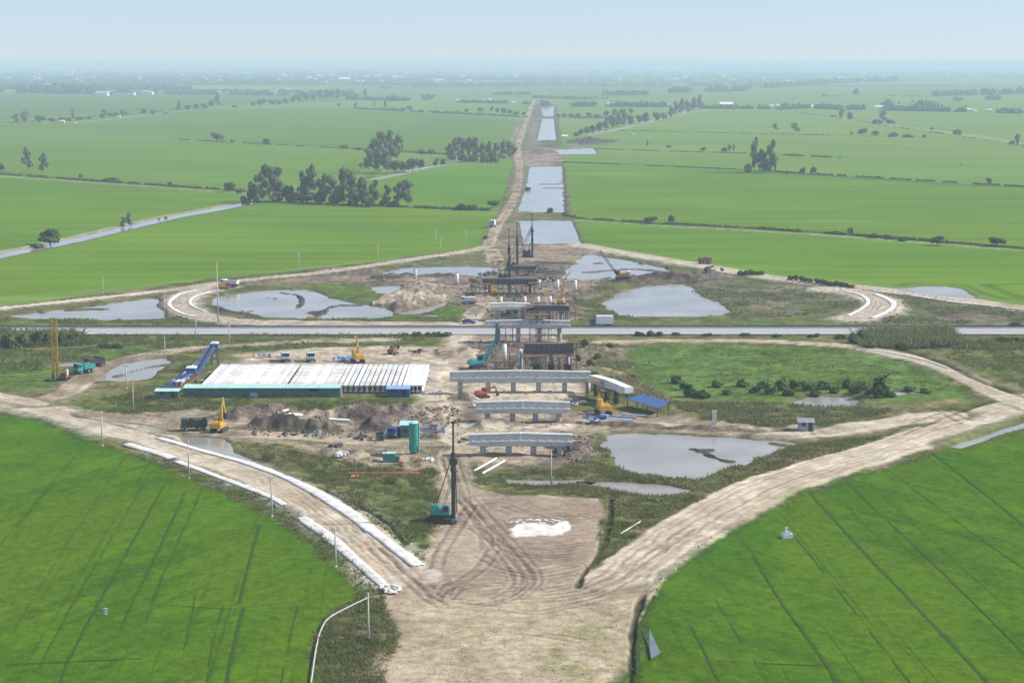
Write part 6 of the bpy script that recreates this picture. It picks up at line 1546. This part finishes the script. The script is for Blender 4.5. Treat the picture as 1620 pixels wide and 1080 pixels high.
trees([(25, 197, 16, 12), (38, 196, 19, 13), (62, 195, 15, 20, 'b'), (80, 195, 10, 14, 'b'), (97, 194, 11, 17, 'b'), (107, 192, 7, 12, 's'), (115, 191, 18, 6), (125, 190, 6, 16, 's'), (139, 189, 5, 14, 's'), (160, 187, 8, 10, 's'), (165, 187, 13, 8), (174, 186, 10, 12, 'b'), (183, 186, 9, 10, 'b'), (194, 185, 14, 16, 'b'), (227, 183, 13, 11, 'b'), (240, 182, 9, 11, 'b'), (262, 180, 3, 10, 's'), (282, 177, 16, 7), (297, 176, 12, 14, 'b'), (310, 174, 11, 13, 'b'), (322, 173, 12, 12, 'b'), (335, 172, 17, 12, 'b'), (344, 171, 22, 9), (373, 170, 4, 14, 's')],
      '{o} tree from the left in the row along the far left path', 'trees along the far left path')
trees([(400, 168, 8, 10, 's'), (412, 168, 14, 20, 'b'), (428, 167, 10, 14, 'b'), (440, 167, 10, 14, 'b'), (452, 165, 11, 14, 'b'), (463, 164, 15, 14, 'b'), (474, 163, 16, 12), (485, 161, 14, 14, 'b'), (496, 160, 14, 12, 'b'), (507, 159, 16, 10), (517, 158, 15, 10), (525, 158, 14, 8), (536, 158, 16, 8), (548, 157, 10, 14, 'b'), (562, 156, 8, 14, 's'), (578, 156, 14, 6)],
      '{o} tree from the left in the far wood beyond the upper left paddies', 'trees in the far left wood')
trees([(535, 170, 8, 8, 'b'), (563, 171, 10, 8, 'b'), (592, 171, 9, 4), (609, 173, 14, 6), (622, 174, 4, 10, 's'), (636, 175, 5, 12, 's'), (648, 176, 10, 14, 'b'), (667, 178, 5, 8, 's'), (690, 179, 5, 10, 's'), (706, 179, 4, 14, 's'), (722, 179, 4, 14, 's'), (737, 179, 8, 12, 'b'), (760, 178, 9, 14, 'b'), (778, 178, 12, 9, 'b'), (787, 180, 11, 10, 'b'), (797, 181, 11, 10, 'b'), (807, 182, 10, 12, 'b'), (817, 184, 9, 12, 'b'), (828, 184, 8, 10, 'b')],
      '{o} tree from the left on the far dyke left of the canal', 'trees on the far dyke left of the canal')
trees([(910, 216, 8, 10, 's'), (918, 216, 14, 12, 'b'), (928, 214, 17, 12, 'b'), (938, 213, 18, 12, 'b'), (949, 210, 20, 14, 'b'), (960, 207, 22, 12), (969, 205, 22, 12), (978, 203, 24, 11), (988, 201, 22, 11), (998, 199, 18, 12, 'b'), (1012, 197, 18, 14, 'b'), (1021, 196, 20, 16, 'b'), (1038, 193, 17, 16, 'b'), (1050, 191, 16, 14, 'b'), (1061, 188, 20, 11), (1069, 186, 24, 10), (1079, 183, 25, 10), (1088, 181, 20, 10), (1098, 178, 22, 11), (1107, 176, 24, 8)],
      '{o} tree from the left in the long wood right of the canal', 'trees in the wood right of the canal')
trees([(883, 186, 8, 10, 's'), (893, 186, 8, 10, 's'), (904, 186, 8, 10, 's'), (915, 186, 8, 10, 's'), (931, 186, 10, 12, 'b'), (945, 186, 6, 14, 's'), (960, 186, 14, 13, 'b'), (973, 184, 13, 12, 'b'), (985, 183, 13, 12, 'b'), (998, 182, 13, 10, 'b')],
      '{o} tree from left on the far dyke right of the canal', 'trees on the far dyke right of the canal')
# dark hedge along the upper right road, bushes by the highway and loop roads
trees([(1172 + 8 * k, 437 + k * .3, 9 + (k % 3), 12, 's') for k in range(5)], '{o} bush from the left in the short hedge on the upper right road', 'short hedge on the upper right road')
trees([(1252 + 8 * k, 445 + k * 1.1, 8 + (k * 7 % 4), 13, 's') for k in range(13)], '{o} bush from the left in the long hedge above the right ramp', 'long hedge above the right ramp')
trees([(12, 551, 24, 30, 's'), (32, 549, 22, 30, 's'), (55, 548, 26, 32, 's'), (77, 547, 24, 30, 's'), (100, 546, 24, 30, 's'), (118, 544, 20, 22, 's'), (165, 552, 9, 24, 's'), (182, 552, 9, 22, 's')], '{o} dark bush from the left below the highway at the left edge', 'dark bushes at the left edge')
trees([(640, 533, 6, 16, 's'), (660, 533, 8, 18, 's'), (676, 533, 7, 16, 's'), (692, 534, 9, 18, 's'), (706, 534, 9, 18, 's')], '{o} bush from the left beside the highway left of the piers', 'bushes beside the highway left')
trees([(1012, 533, 8, 18, 's'), (1028, 533, 10, 18, 's'), (1045, 533, 8, 18, 's'), (1070, 532, 5, 20, 's'), (1120, 533, 5, 20, 's'), (1180, 533, 5, 20, 's'), (1230, 534, 6, 20, 's'), (1290, 535, 7, 22, 's'), (1330, 537, 9, 20, 's')], '{o} bush from the left beside the highway right of the piers', 'bushes beside the highway right')
trees([(1350, 544, 20, 22, 's'), (1364, 543, 24, 20, 's'), (1372, 546, 22, 22, 's'), (1590, 545, 14, 24, 's'), (1612, 545, 14, 24, 's')], '{o} dark bush from the left beside the reed bed by the highway', 'dark bushes beside the reed bed')
trees([(925, 560, 16, 14, 's'), (915, 575, 14, 14, 's'), (932, 582, 14, 16, 's'), (945, 570, 12, 18, 's'), (940, 598, 10, 18, 's'), (1000, 600, 8, 14, 's'), (965, 555, 9, 18, 's')], '{o} bush from the left in the scrub right of the dark formwork', 'scrub right of the dark formwork')
# banana clumps
def banana(px, base, hpx, wpx, label, group):
    k = mpp(base); h, w = hpx * k, wpx * k
    r_ = np.random.default_rng(int(px * 3 + base))
    V = []; F = []; T = []
    ns = max(2, int(w / 1.3)); b = MB()
    for s in range(ns):
        sx, sy, hh = r_.uniform(-w / 2, w / 2) * .8, r_.uniform(-.8, .8), h * r_.uniform(.5, .75)
        b.cyl((sx, sy, -.2), (sx, sy, hh), .14, .09, 6)
        for q in range(9):
            a = r_.uniform(0, 6.28); L = h * r_.uniform(.35, .6); el = r_.uniform(.1, 1.2); wd = L * .16
            d = np.array([math.cos(a), math.sin(a), 0]); n_ = np.array([-math.sin(a), math.cos(a), 0])
            pr = np.array([sx, sy, hh * r_.uniform(.8, 1)]); pts = [pr]
            for st in range(3):
                e = el - st * .65; pr = pr + (d * math.cos(e) + np.array([0, 0, math.sin(e)])) * L / 3; pts.append(pr)
            o = len(V)
            for st, p in enumerate(pts):
                ww = wd * (.35, 1, .9, .15)[st]; V += [p - n_ * ww, p + n_ * ww]
            for st in range(3): F.append((o + 2 * st, o + 2 * st + 1, o + 2 * st + 3, o + 2 * st + 2)); T.append(r_.uniform(0, 1))
    me = mesh_np('leaves', np.array(V), np.array(F)); a = me.attributes.new('tone', 'FLOAT', 'FACE'); a.data.foreach_set('value', np.array(T, np.float32)); me.materials.append(LM['banana'])
    root = empty('banana_plant', at(px, base), 0, label, 'banana plant', group)
    b.build('stem', M['pole_green'], root); link('leaves', me, None, root)
    u = link('undergrowth', CROWN['s'][int(px) % 5], None, root); u.scale = (w * 1.2, w * 1.0, h * .75)
bl = [(1070, 606, 20, 20), (1084, 616, 18, 18), (1092, 628, 26, 20), (1112, 630, 18, 22), (1135, 612, 15, 20), (1150, 625, 12, 18), (1175, 612, 16, 22), (1196, 622, 16, 18), (1207, 614, 16, 18), (1218, 624, 18, 18), (1235, 617, 22, 22), (1247, 626, 16, 18), (1258, 614, 20, 20), (1278, 618, 20, 22), (1290, 625, 18, 20), (1302, 616, 18, 20), (1320, 622, 14, 18), (1340, 614, 18, 18), (1352, 624, 20, 18), (1362, 618, 20, 18), (1376, 626, 14, 16), (1410, 628, 12, 18), (1440, 618, 10, 20), (1465, 622, 10, 20)]
for i, q in enumerate(bl): banana(*q, f'{ORD[i]} banana clump from the left across the grassy right field', 'banana clumps in the right field')
banana(1392, 629, 42, 26, 'tallest dark palm like clump right of the banana row', None)

# ---- ground cover that nobody could count
def tufts(name, pts, hgt, wid, mat, blades=4, seed=0, spread=.5):
    """pts: (n,3) ground points -> clumps of upright blades"""
    r_ = np.random.default_rng(seed); n = len(pts)
    P = np.repeat(pts, blades, 0); m = len(P)
    h = np.repeat(hgt, blades) * r_.uniform(.45, 1.25, m); w = np.repeat(wid, blades) * r_.uniform(.5, 1.2, m)
    off = r_.normal(0, 1, (m, 2)) * (np.repeat(wid, blades) * spread * 2)[:, None]
    a = r_.uniform(0, 6.28, m); lean = r_.normal(0, .75, (m, 2)) * h[:, None]
    B = P.copy(); B[:, :2] += off
    d = np.stack([np.cos(a), np.sin(a), np.zeros(m)], 1) * w[:, None] / 2
    top = B + np.column_stack([lean, h])
    V = np.stack([B - d - [0, 0, .08], B + d - [0, 0, .08], top + d * .25, top - d * .25], 1).reshape(-1, 3)
    me = mesh_np(name, V, np.arange(4 * m).reshape(m, 4), False)
    tone = np.repeat(np.clip(.5 + .8 * fbm(pts[:, 0], pts[:, 1], 5, 3, seed + 50), 0, 1), blades) * .7 + r_.uniform(0, .3, m)
    at_ = me.attributes.new('tone', 'FLOAT', 'FACE'); at_.data.foreach_set('value', tone.astype(np.float32)); me.materials.append(mat)
    return tag(link(name, me), kind='stuff')
def inside(pg, n, seed):
    P = GA(pg); r_ = np.random.default_rng(seed); out = []
    x0, y0 = P.min(0); x1, y1 = P.max(0)
    q = np.column_stack([r_.uniform(x0, x1, n * 4), r_.uniform(y0, y1, n * 4)])
    ins = np.zeros(len(q), bool)
    for i in range(len(P)):
        ax, ay = P[i]; bx, by = P[(i + 1) % len(P)]
        if ay == by: continue
        ins ^= ((ay > q[:, 1]) != (by > q[:, 1])) & (q[:, 0] < (bx - ax) * (q[:, 1] - ay) / (by - ay) + ax)
    return q[ins][:n]
def gzv(q):
    r = np.clip(np.searchsorted(row_d, q[:, 1]), 1, NR - 1); s = q[:, 0] / np.maximum(q[:, 1], 230.0); c = np.clip(np.searchsorted(slopes, s), 1, NC - 1)
    i = r * NC + c
    return np.minimum(np.minimum(Zt[i], Zt[i - 1]), np.minimum(Zt[i - NC], Zt[i - NC - 1])), i
def cover(name, pg, n, h, w, mat, seed, patch=6.0, thr=-.1, blades=4, greenonly=True):
    q = inside(pg, n, seed)
    k = fbm(q[:, 0], q[:, 1], patch, 3, seed) > thr
    q = q[k]; z, i = gzv(q)
    ok = z > -.2
    if greenonly: ok &= (CLS[i] == 0)
    q, z = q[ok], z[ok]
    r_ = np.random.default_rng(seed + 1)
    return tufts(name, np.column_stack([q, z]), h * r_.uniform(.5, 1.4, len(q)), w * r_.uniform(.6, 1.4, len(q)), mat, blades, seed)
cover('weeds', [(372, 700), (470, 705), (690, 745), (700, 770), (688, 850), (670, 890), (600, 835), (520, 780)], 9000, 0.41, 0.26, LM['weed'], 1, 4, -.15)
cover('weeds', [(200, 712), (420, 788), (520, 855), (612, 940), (575, 948), (520, 890), (400, 806), (250, 740), (180, 708)], 2600, 0.44, 0.28, LM['weed'], 2, 3, -.3)
cover('weeds', [(545, 940), (605, 940), (632, 1010), (628, 1110), (480, 1110), (500, 1000)], 3200, 0.44, 0.25, LM['weed'], 3, 3, -.3)
cover('weeds', [(745, 728), (950, 732), (1110, 790), (1000, 855), (925, 930), (915, 905), (960, 800), (930, 786), (745, 765)], 7500, 0.41, 0.26, LM['weed'], 4, 4, -.2)
cover('weeds', [(920, 690), (960, 690), (985, 737), (1100, 757), (1255, 705), (1420, 688), (1240, 748), (1110, 800), (1000, 765), (930, 745)], 5000, 0.50, 0.31, LM['weed'], 5, 4, -.3)
cover('dry_weeds', [(1060, 636), (1200, 640), (1420, 648), (1350, 668), (1250, 678), (1120, 672)], 4500, 0.66, 0.34, LM['reed'], 6, 5, -.3)
cover('weeds', [(110, 640), (250, 615), (560, 632), (700, 642), (560, 652), (300, 652), (180, 655)], 5000, 0.44, 0.34, LM['weed'], 7, 5, -.1)
cover('weeds', [(-60, 530), (700, 530), (640, 545), (300, 560), (200, 565), (-60, 605)], 6500, 0.50, 0.50, LM['weed'], 8, 8, .05)
cover('weeds', [(960, 545), (1330, 550), (1520, 612), (1350, 640), (1060, 628)], 5000, 0.28, 0.37, LM['grass'], 9, 8, .15)
cover('weeds', [(900, 540), (980, 545), (1010, 600), (1060, 640), (940, 620)], 2600, 0.72, 0.50, LM['reed'], 10, 6, -.1)
cover('weeds', [(1080, 448), (1350, 462), (1370, 500), (1160, 503)], 2600, 0.50, 0.56, LM['reed'], 11, 10, -.1)
cover('weeds', [(1400, 464), (1660, 500), (1660, 514), (1340, 512)], 2600, 0.50, 0.56, LM['reed'], 12, 10, -.1)
cover('weeds', [(890, 450), (1010, 446), (1000, 507), (895, 507)], 1800, 0.50, 0.50, LM['weed'], 13, 8, -.1)
cover('weeds', [(-60, 503), (760, 503), (760, 513), (-60, 514)], 2500, 0.44, 0.56, LM['weed'], 14, 8, -.1)
cover('weeds', [(1330, 535), (1680, 535), (1680, 640), (1600, 605), (1480, 560)], 3200, 0.50, 0.50, LM['weed'], 15, 8, -.05)
cover('reed_bed', [(1362, 532), (1500, 528), (1515, 548), (1440, 552), (1370, 552)], 3200, 2.1, .5, LM['reed'], 16, 5, -1.5, 5, False)
cover('reed_bed', [(1500, 543), (1660, 542), (1660, 553), (1510, 553)], 900, 1.0, .5, LM['weed'], 17, 5, -1.5, 4)
cover('reed_bed', [(-60, 526), (130, 530), (125, 548), (-60, 553)], 1800, 1.6, .6, LM['reed'], 18, 5, -.6, 4)
cover('verge_weeds', [(1000, 990), (1020, 940), (1100, 872), (1170, 828), (1290, 778), (1480, 712), (1640, 660), (1640, 672), (1480, 722), (1280, 788), (1165, 838), (1060, 915), (1025, 990), (1014, 1110), (990, 1110)], 3600, .35, .25, LM['weed'], 19, 3, -.2, 4, False)
cover('dry_weeds', [(372, 700), (470, 705), (690, 745), (700, 770), (688, 850), (670, 890), (600, 835), (520, 780)], 2500, .4, .26, LM['hay'], 21, 7, .15)
cover('dry_weeds', [(745, 728), (950, 732), (1110, 790), (1000, 855), (925, 930), (915, 905), (960, 800), (930, 786), (745, 765)], 1800, .4, .26, LM['hay'], 22, 7, .2)
cover('dry_weeds', [(920, 690), (960, 690), (985, 737), (1100, 757), (1255, 705), (1420, 688), (1240, 748), (1110, 800), (1000, 765), (930, 745)], 1800, .5, .3, LM['hay'], 23, 7, .1)
cover('dry_weeds', [(545, 940), (605, 940), (632, 1010), (628, 1110), (480, 1110), (500, 1000)], 1200, .4, .24, LM['hay'], 24, 6, .1)
cover('dry_weeds', [(900, 540), (980, 545), (1010, 600), (1060, 640), (940, 620)], 1200, .7, .5, LM['hay'], 25, 6, .1)
# clods on the spoil heaps
def clods(name, pg, n, s, mat, seed):
    q = inside(pg, n, seed); z, i = gzv(q); ok = z > -.1; q, z = q[ok], z[ok]; n = len(q)
    r_ = np.random.default_rng(seed)
    base = np.array([(1, 0, 0), (-1, 0, 0), (0, 1, 0), (0, -1, 0), (0, 0, 1), (0, 0, -1)], float)
    FF = np.array([(0, 2, 4), (2, 1, 4), (1, 3, 4), (3, 0, 4), (2, 0, 5), (1, 2, 5), (3, 1, 5), (0, 3, 5)])
    sz = s * r_.uniform(.3, 1.0, n) ** 1.5
    V = base[None] * (sz[:, None, None] * r_.uniform(.5, 1.3, (n, 6, 1))) * np.array([1, 1, .7]) + np.column_stack([q, z + sz * .2])[:, None]
    F = (FF[None] + (np.arange(n) * 6)[:, None, None]).reshape(-1, 3)
    tag(link(name, mesh_np(name, V.reshape(-1, 3), F, False), mat), kind='stuff')
CL1 = paint('dark_clod', (0.17, 0.135, 0.108), 1, wear=.4, wear_col=(0.10, .08, .066), scale=.6); CL2 = paint('dry_clod', (0.36, 0.29, 0.21), 1, wear=.3, scale=.6)
clods('earth_clods', [(380, 650), (480, 648), (720, 645), (735, 662), (690, 692), (500, 694), (400, 690)], 800, .65, CL1, 1)
clods('earth_clods', [(590, 435), (780, 432), (905, 436), (960, 440), (1150, 432), (1130, 446), (960, 450), (905, 500), (760, 505), (640, 458)], 800, .8, CL1, 2)
clods('earth_clods', [(740, 540), (905, 545), (930, 600), (760, 600)], 500, .7, CL1, 3)
clods('dry_clods', [(700, 615), (905, 620), (915, 735), (690, 760), (560, 735), (440, 700), (640, 700)], 900, .4, CL2, 4)
clods('dry_clods', [(690, 770), (945, 790), (950, 830), (915, 920), (985, 950), (980, 1100), (625, 1100), (610, 950), (676, 890)], 700, .22, CL2, 5)
clods('earth_clods', [(880, 690), (940, 690), (945, 735), (900, 735)], 220, .6, CL1, 7)

# ------------------------------------------------------------------ far villages
def house_mesh(w, d, h, roof, wall):
    b = MB(); b.box((0, 0, h / 2), (w, d, h)); nb = len(b.f)
    b.prism([(-d * .58, h), (d * .58, h), (0, h + d * .28)], -w * .53, w * .53)
    V = [(v[1], v[0], v[2]) if i >= 8 else v for i, v in enumerate(b.v)]
    me = bpy.data.meshes.new('village_house'); me.from_pydata(V, [], b.f); me.update()
    bm = bmesh.new(); bm.from_mesh(me); bmesh.ops.recalc_face_normals(bm, faces=bm.faces); bm.to_mesh(me); bm.free()
    me.materials.append(wall); me.materials.append(roof)
    for i, p in enumerate(me.polygons): p.material_index = 0 if i < nb else 1
    return me
HM = [house_mesh(12, 8, 4, M['white'], M['tan_roof']), house_mesh(16, 8, 4, M['tan_roof'], M['white']), house_mesh(9, 9, 6, M['blue_roof'], M['white']), house_mesh(14, 9, 4, M['white'], M['white_conc']), house_mesh(11, 8, 4.5, M['rust'], M['white'])]
def house(px, base, wpx, label, group, kind=None, hs=1.0):
    x, y = G(px, base); i = kind if kind is not None else int(rng.choice([0, 1, 3, 3, 0, 2, 4]))
    o = link('village_house', HM[i]); o.location = (x, y, 0.0); o.rotation_euler = (0, 0, rng.uniform(-.25, .25))
    s = wpx * mpp(base) / 13.0; o.scale = (s, s, s * hs)
    return tag(o, label, 'house', group)
hl = [(1232, 170, 9), (1285, 171, 9), (1320, 172, 11), (1350, 172.5, 9), (1362, 173, 9), (1391, 173, 12), (1428, 174, 9), (1456, 175, 9), (1471, 175, 6), (1497, 175.5, 11), (1532, 176, 9), (1542, 177, 6), (1565, 176.5, 8), (1580, 177, 9), (1595, 178, 11), (1616, 178, 8)]
for i, (px, b_, w) in enumerate(hl): house(px, b_, w, f'{ORD[i]} pale house from the left in the far right village row', 'houses in the far right village row', 3 if i % 3 else 0)
hl = [(909, 167, 8), (917, 167, 9), (926, 166, 7), (968, 169, 14), (1025, 169, 14), (1055, 168, 8), (1148, 171, 19), (1220, 170, 8)]
for i, (px, b_, w) in enumerate(hl): house(px, b_, w, f'{ORD[i]} pale house from the left in the village right of the far canal', 'houses right of the far canal', 3)
hl = [(725, 161, 7), (772, 162, 11), (813, 163.5, 5), (120, 195.5, 4), (98, 194, 8), (188, 186, 5), (845, 162, 4), (1003, 214, 4)]
for i, (px, b_, w) in enumerate(hl): house(px, b_, w, ['lone pale house left of the canal on the far dyke', 'long pale house left of the canal on the far dyke', 'small white house just left of the far canal', 'small white house in the far left tree row', 'low pale house under the far left tree row', 'tiny white house at the end of the far left tree row', 'tiny white house at the end of the canal road', 'small pale shed under the wood right of the canal'][i], None, 3)
tag(house(893, 218, 9, 'x', None, 3), 'white roofed hut beside the third canal and the spoil heap', 'house')
hl = [(347, 148, 8), (361, 148, 6), (390, 150, 6), (437, 151, 6), (447, 151, 8), (474, 144, 5), (434, 144, 7), (455, 143, 6), (315, 129, 4), (348, 129, 6), (400, 129, 5), (515, 131, 9), (545, 131, 18), (566, 130, 5), (633, 125, 10), (646, 125, 6), (762, 125, 4), (795, 123, 6), (107, 130, 3), (75, 136, 6), (92, 143, 5), (62, 138, 5)]
hl = sorted(hl)
for i, (px, b_, w) in enumerate(hl): house(px, b_, w, f'{ORD[i]} pale house from the left scattered before the distant town', 'houses before the distant town')
# two factory halls at far left
x, y = G(197, 151)
root = empty('factory_hall', (x, y, 0), 0, 'blue roofed factory hall beyond the far left paddies', 'factory')
k = mpp(151)
b = MB(); b.box((0, 0, 4), (33 * k, 26, 8)); b.build('wall', M['white'], root)
b = MB(); b.prism([(-17.5 * k, 8), (17.5 * k, 8), (3 * k, 15), (-3 * k, 15)], -14, 14); b.build('roof', M['blue'], root)
x, y = G(227, 150)
root = empty('factory_hall', (x, y, 0), 0, 'white factory hall right of the blue roofed one', 'factory')
b = MB(); b.box((0, 0, 3.5), (31 * k, 26, 7)); b.build('wall', M['white'], root)
b = MB(); b.prism([(-16 * k, 7), (16 * k, 7), (0, 11)], -14, 14); b.build('roof', M['white'], root)
house(162, 152, 16, 'long grey shed left of the blue roofed factory hall', None, 1)
# distant town: many small houses (individuals) and the orchards between them
r_ = np.random.default_rng(77); cnt = 0
town = []
while cnt < 270:
    px = r_.uniform(-20, 1640); py = 105.5 + 26 * r_.uniform(0, 1) ** 1.6
    dens = 1.0 if px < 700 else .45
    if r_.uniform() > dens: continue
    town.append((px, py)); cnt += 1
for px, py in town:
    wpx = r_.uniform(3, 7.5); lift_h = r_.uniform(1.0, 2.2)
    side = 'left' if px < 540 else ('middle' if px < 1080 else 'right')
    o = house(px, py, wpx, f'tiny pale house in the hazy distant town, {side} part', f'houses of the distant town, {side} part', kind=3 if r_.uniform() < .7 else None, hs=lift_h)
def far_wood(name, spans, n, hm, seed):
    """crowns too far away to tell apart: clumps of leaf faces along tree rows"""
    r_ = np.random.default_rng(seed); C = []; S = []
    for (x0, y0, x1, y1, dens, hpx) in spans:
        k = int(n * dens * abs(x1 - x0) / 100)
        t = r_.uniform(0, 1, k)
        keep = vnoise(t * abs(x1 - x0) / 14 + seed, t * 0 + y0, seed) > .30
        for tt in t[keep]:
            px, py = x0 + (x1 - x0) * tt, y0 + (y1 - y0) * tt + r_.normal(0, .25)
            x, y = G(px, max(py, 104.5)); hh = hpx * mpp(max(py, 104.5)) * r_.uniform(.45, 1.25)
            C.append((x, y, 0)); S.append(hh)
    C = np.array(C); S = np.array(S); m = 14
    P = np.repeat(C, m, 0); s = np.repeat(S, m)
    P[:, 0] += r_.normal(0, .38, len(P)) * s; P[:, 1] += r_.normal(0, .38, len(P)) * s; P[:, 2] = np.abs(r_.normal(.42, .27, len(P))) * s
    nrm = unit(r_.normal(size=P.shape) + [0, 0, .4]); a = unit(np.cross(nrm, r_.normal(size=P.shape))); b = np.cross(nrm, a)
    q = (s * r_.uniform(.14, .30, len(s)))[:, None]
    me = quads_mesh(name, P, a * q, b * q, r_.uniform(0, 1, len(P)), LM['broad'])
    tag(link(name, me), kind='stuff')
far_wood('distant_trees', [(-30, 147, 160, 149, 3.5, 9), (-30, 141, 300, 143, 3, 6), (160, 151, 330, 148, .8, 5), (240, 149, 560, 152, 1.6, 5), (300, 146, 560, 147, 1.2, 4), (540, 158, 650, 160, 1.5, 4.5), (620, 160, 680, 158, 2.5, 7), (680, 161, 840, 165, 1.6, 4.5), (600, 140, 640, 139, 1.5, 3), (655, 138, 800, 135, .9, 3), (780, 150, 840, 150, 1.2, 4), (845, 155, 930, 158, 1.8, 4), (860, 168, 1110, 170, 2.2, 6.5),
    (955, 151, 1060, 150, 2.2, 6), (1060, 147, 1180, 144, 2.0, 7), (1180, 142, 1310, 133, 2.6, 6), (1310, 132, 1420, 129, 2.6, 6), (1110, 172, 1260, 173, 2.0, 5), (1240, 171, 1640, 180, 3.4, 6), (1400, 168, 1480, 170, 2, 8), (1480, 152, 1640, 148, 3.2, 7), (1510, 160, 1580, 158, 1.2, 6), (1300, 152, 1480, 153, .35, 2.5), (930, 157, 960, 157, .6, 3)], 100, 8, 5)
rows = []
r2 = np.random.default_rng(9)
for k in range(46):
    py = 104.6 + 32 * (k / 46) ** 1.5; x0 = r2.uniform(-60, 1500); L = r2.uniform(150, 700)
    if x0 > 640 and r2.uniform() < .3: continue
    rows.append((x0, py, x0 + L, py + r2.uniform(-.8, .8), 1.1, 1.6 + 1.8 * (k / 46)))
for k in range(26):
    py = 106 + 30 * (k / 26) ** 1.3; rows.append((-40, py, r2.uniform(420, 760), py + r2.uniform(-.6, .6), 1.4, 2.0 + 2.4 * (k / 26)))
far_wood('distant_trees', rows, 60, 8, 6)
# low hedges along the dykes
far_wood('dyke_hedge', [(-30, 274, 170, 288, 4.5, 2.6), (170, 288, 390, 303, 4.5, 2.6), (905, 345, 1200, 362, 4, 2.2), (1200, 362, 1480, 382, 5, 3.2), (1480, 382, 1640, 395, 4, 2.2), (890, 257, 1180, 269, 4, 1.6), (1180, 269, 1640, 297, 4.5, 2.0), (280, 221, 560, 236, 3, 1.6), (560, 236, 800, 250, 4, 2.2), (400, 320, 770, 332, 4, 2.6), (940, 236, 1180, 243, 2.5, 1.4), (1180, 243, 1330, 250, 4, 2.2), (0, 196, 330, 171, 2, 1.5), (940, 206, 1340, 215, 2, 1.2), (1225, 173, 1640, 234, 1.6, 1.6), (560, 172, 835, 186, 3.5, 2.4), (862, 187, 1000, 187, 3, 3), (818, 337, 910, 344, 5, 3), (655, 329, 775, 333, 4, 3)], 60, 3, 7)
# ------------------------------------------------------------------ air
def haze():
    x, y0, y1, z0, z1 = 60000.0, -2000.0, 79000.0, -3.0, 84.0
    V = [(sx * x, y, z) for z in (z0, z1) for y in (y0, y1) for sx in (-1, 1)]
    F = [(0, 2, 3, 1), (4, 5, 7, 6), (0, 1, 5, 4), (1, 3, 7, 5), (3, 2, 6, 7), (2, 0, 4, 6)]
    me = bpy.data.meshes.new('haze'); me.from_pydata(V, [], F); me.update()
    m = bpy.data.materials.new('haze_air'); m.use_nodes = True
    nt = m.node_tree; nt.nodes.clear()
    out = N(nt, 'ShaderNodeOutputMaterial'); pv = N(nt, 'ShaderNodeVolumePrincipled')
    pv.inputs['Color'].default_value = (0.68, 0.83, 1.0, 1)
    pv.inputs['Density'].default_value = 0.000145
    pv.inputs['Anisotropy'].default_value = 0.0
    nt.links.new(pv.outputs[0], out.inputs['Volume'])
    m.cycles.homogeneous_volume = True
    tag(link('haze', me, m), kind='stuff')
haze()
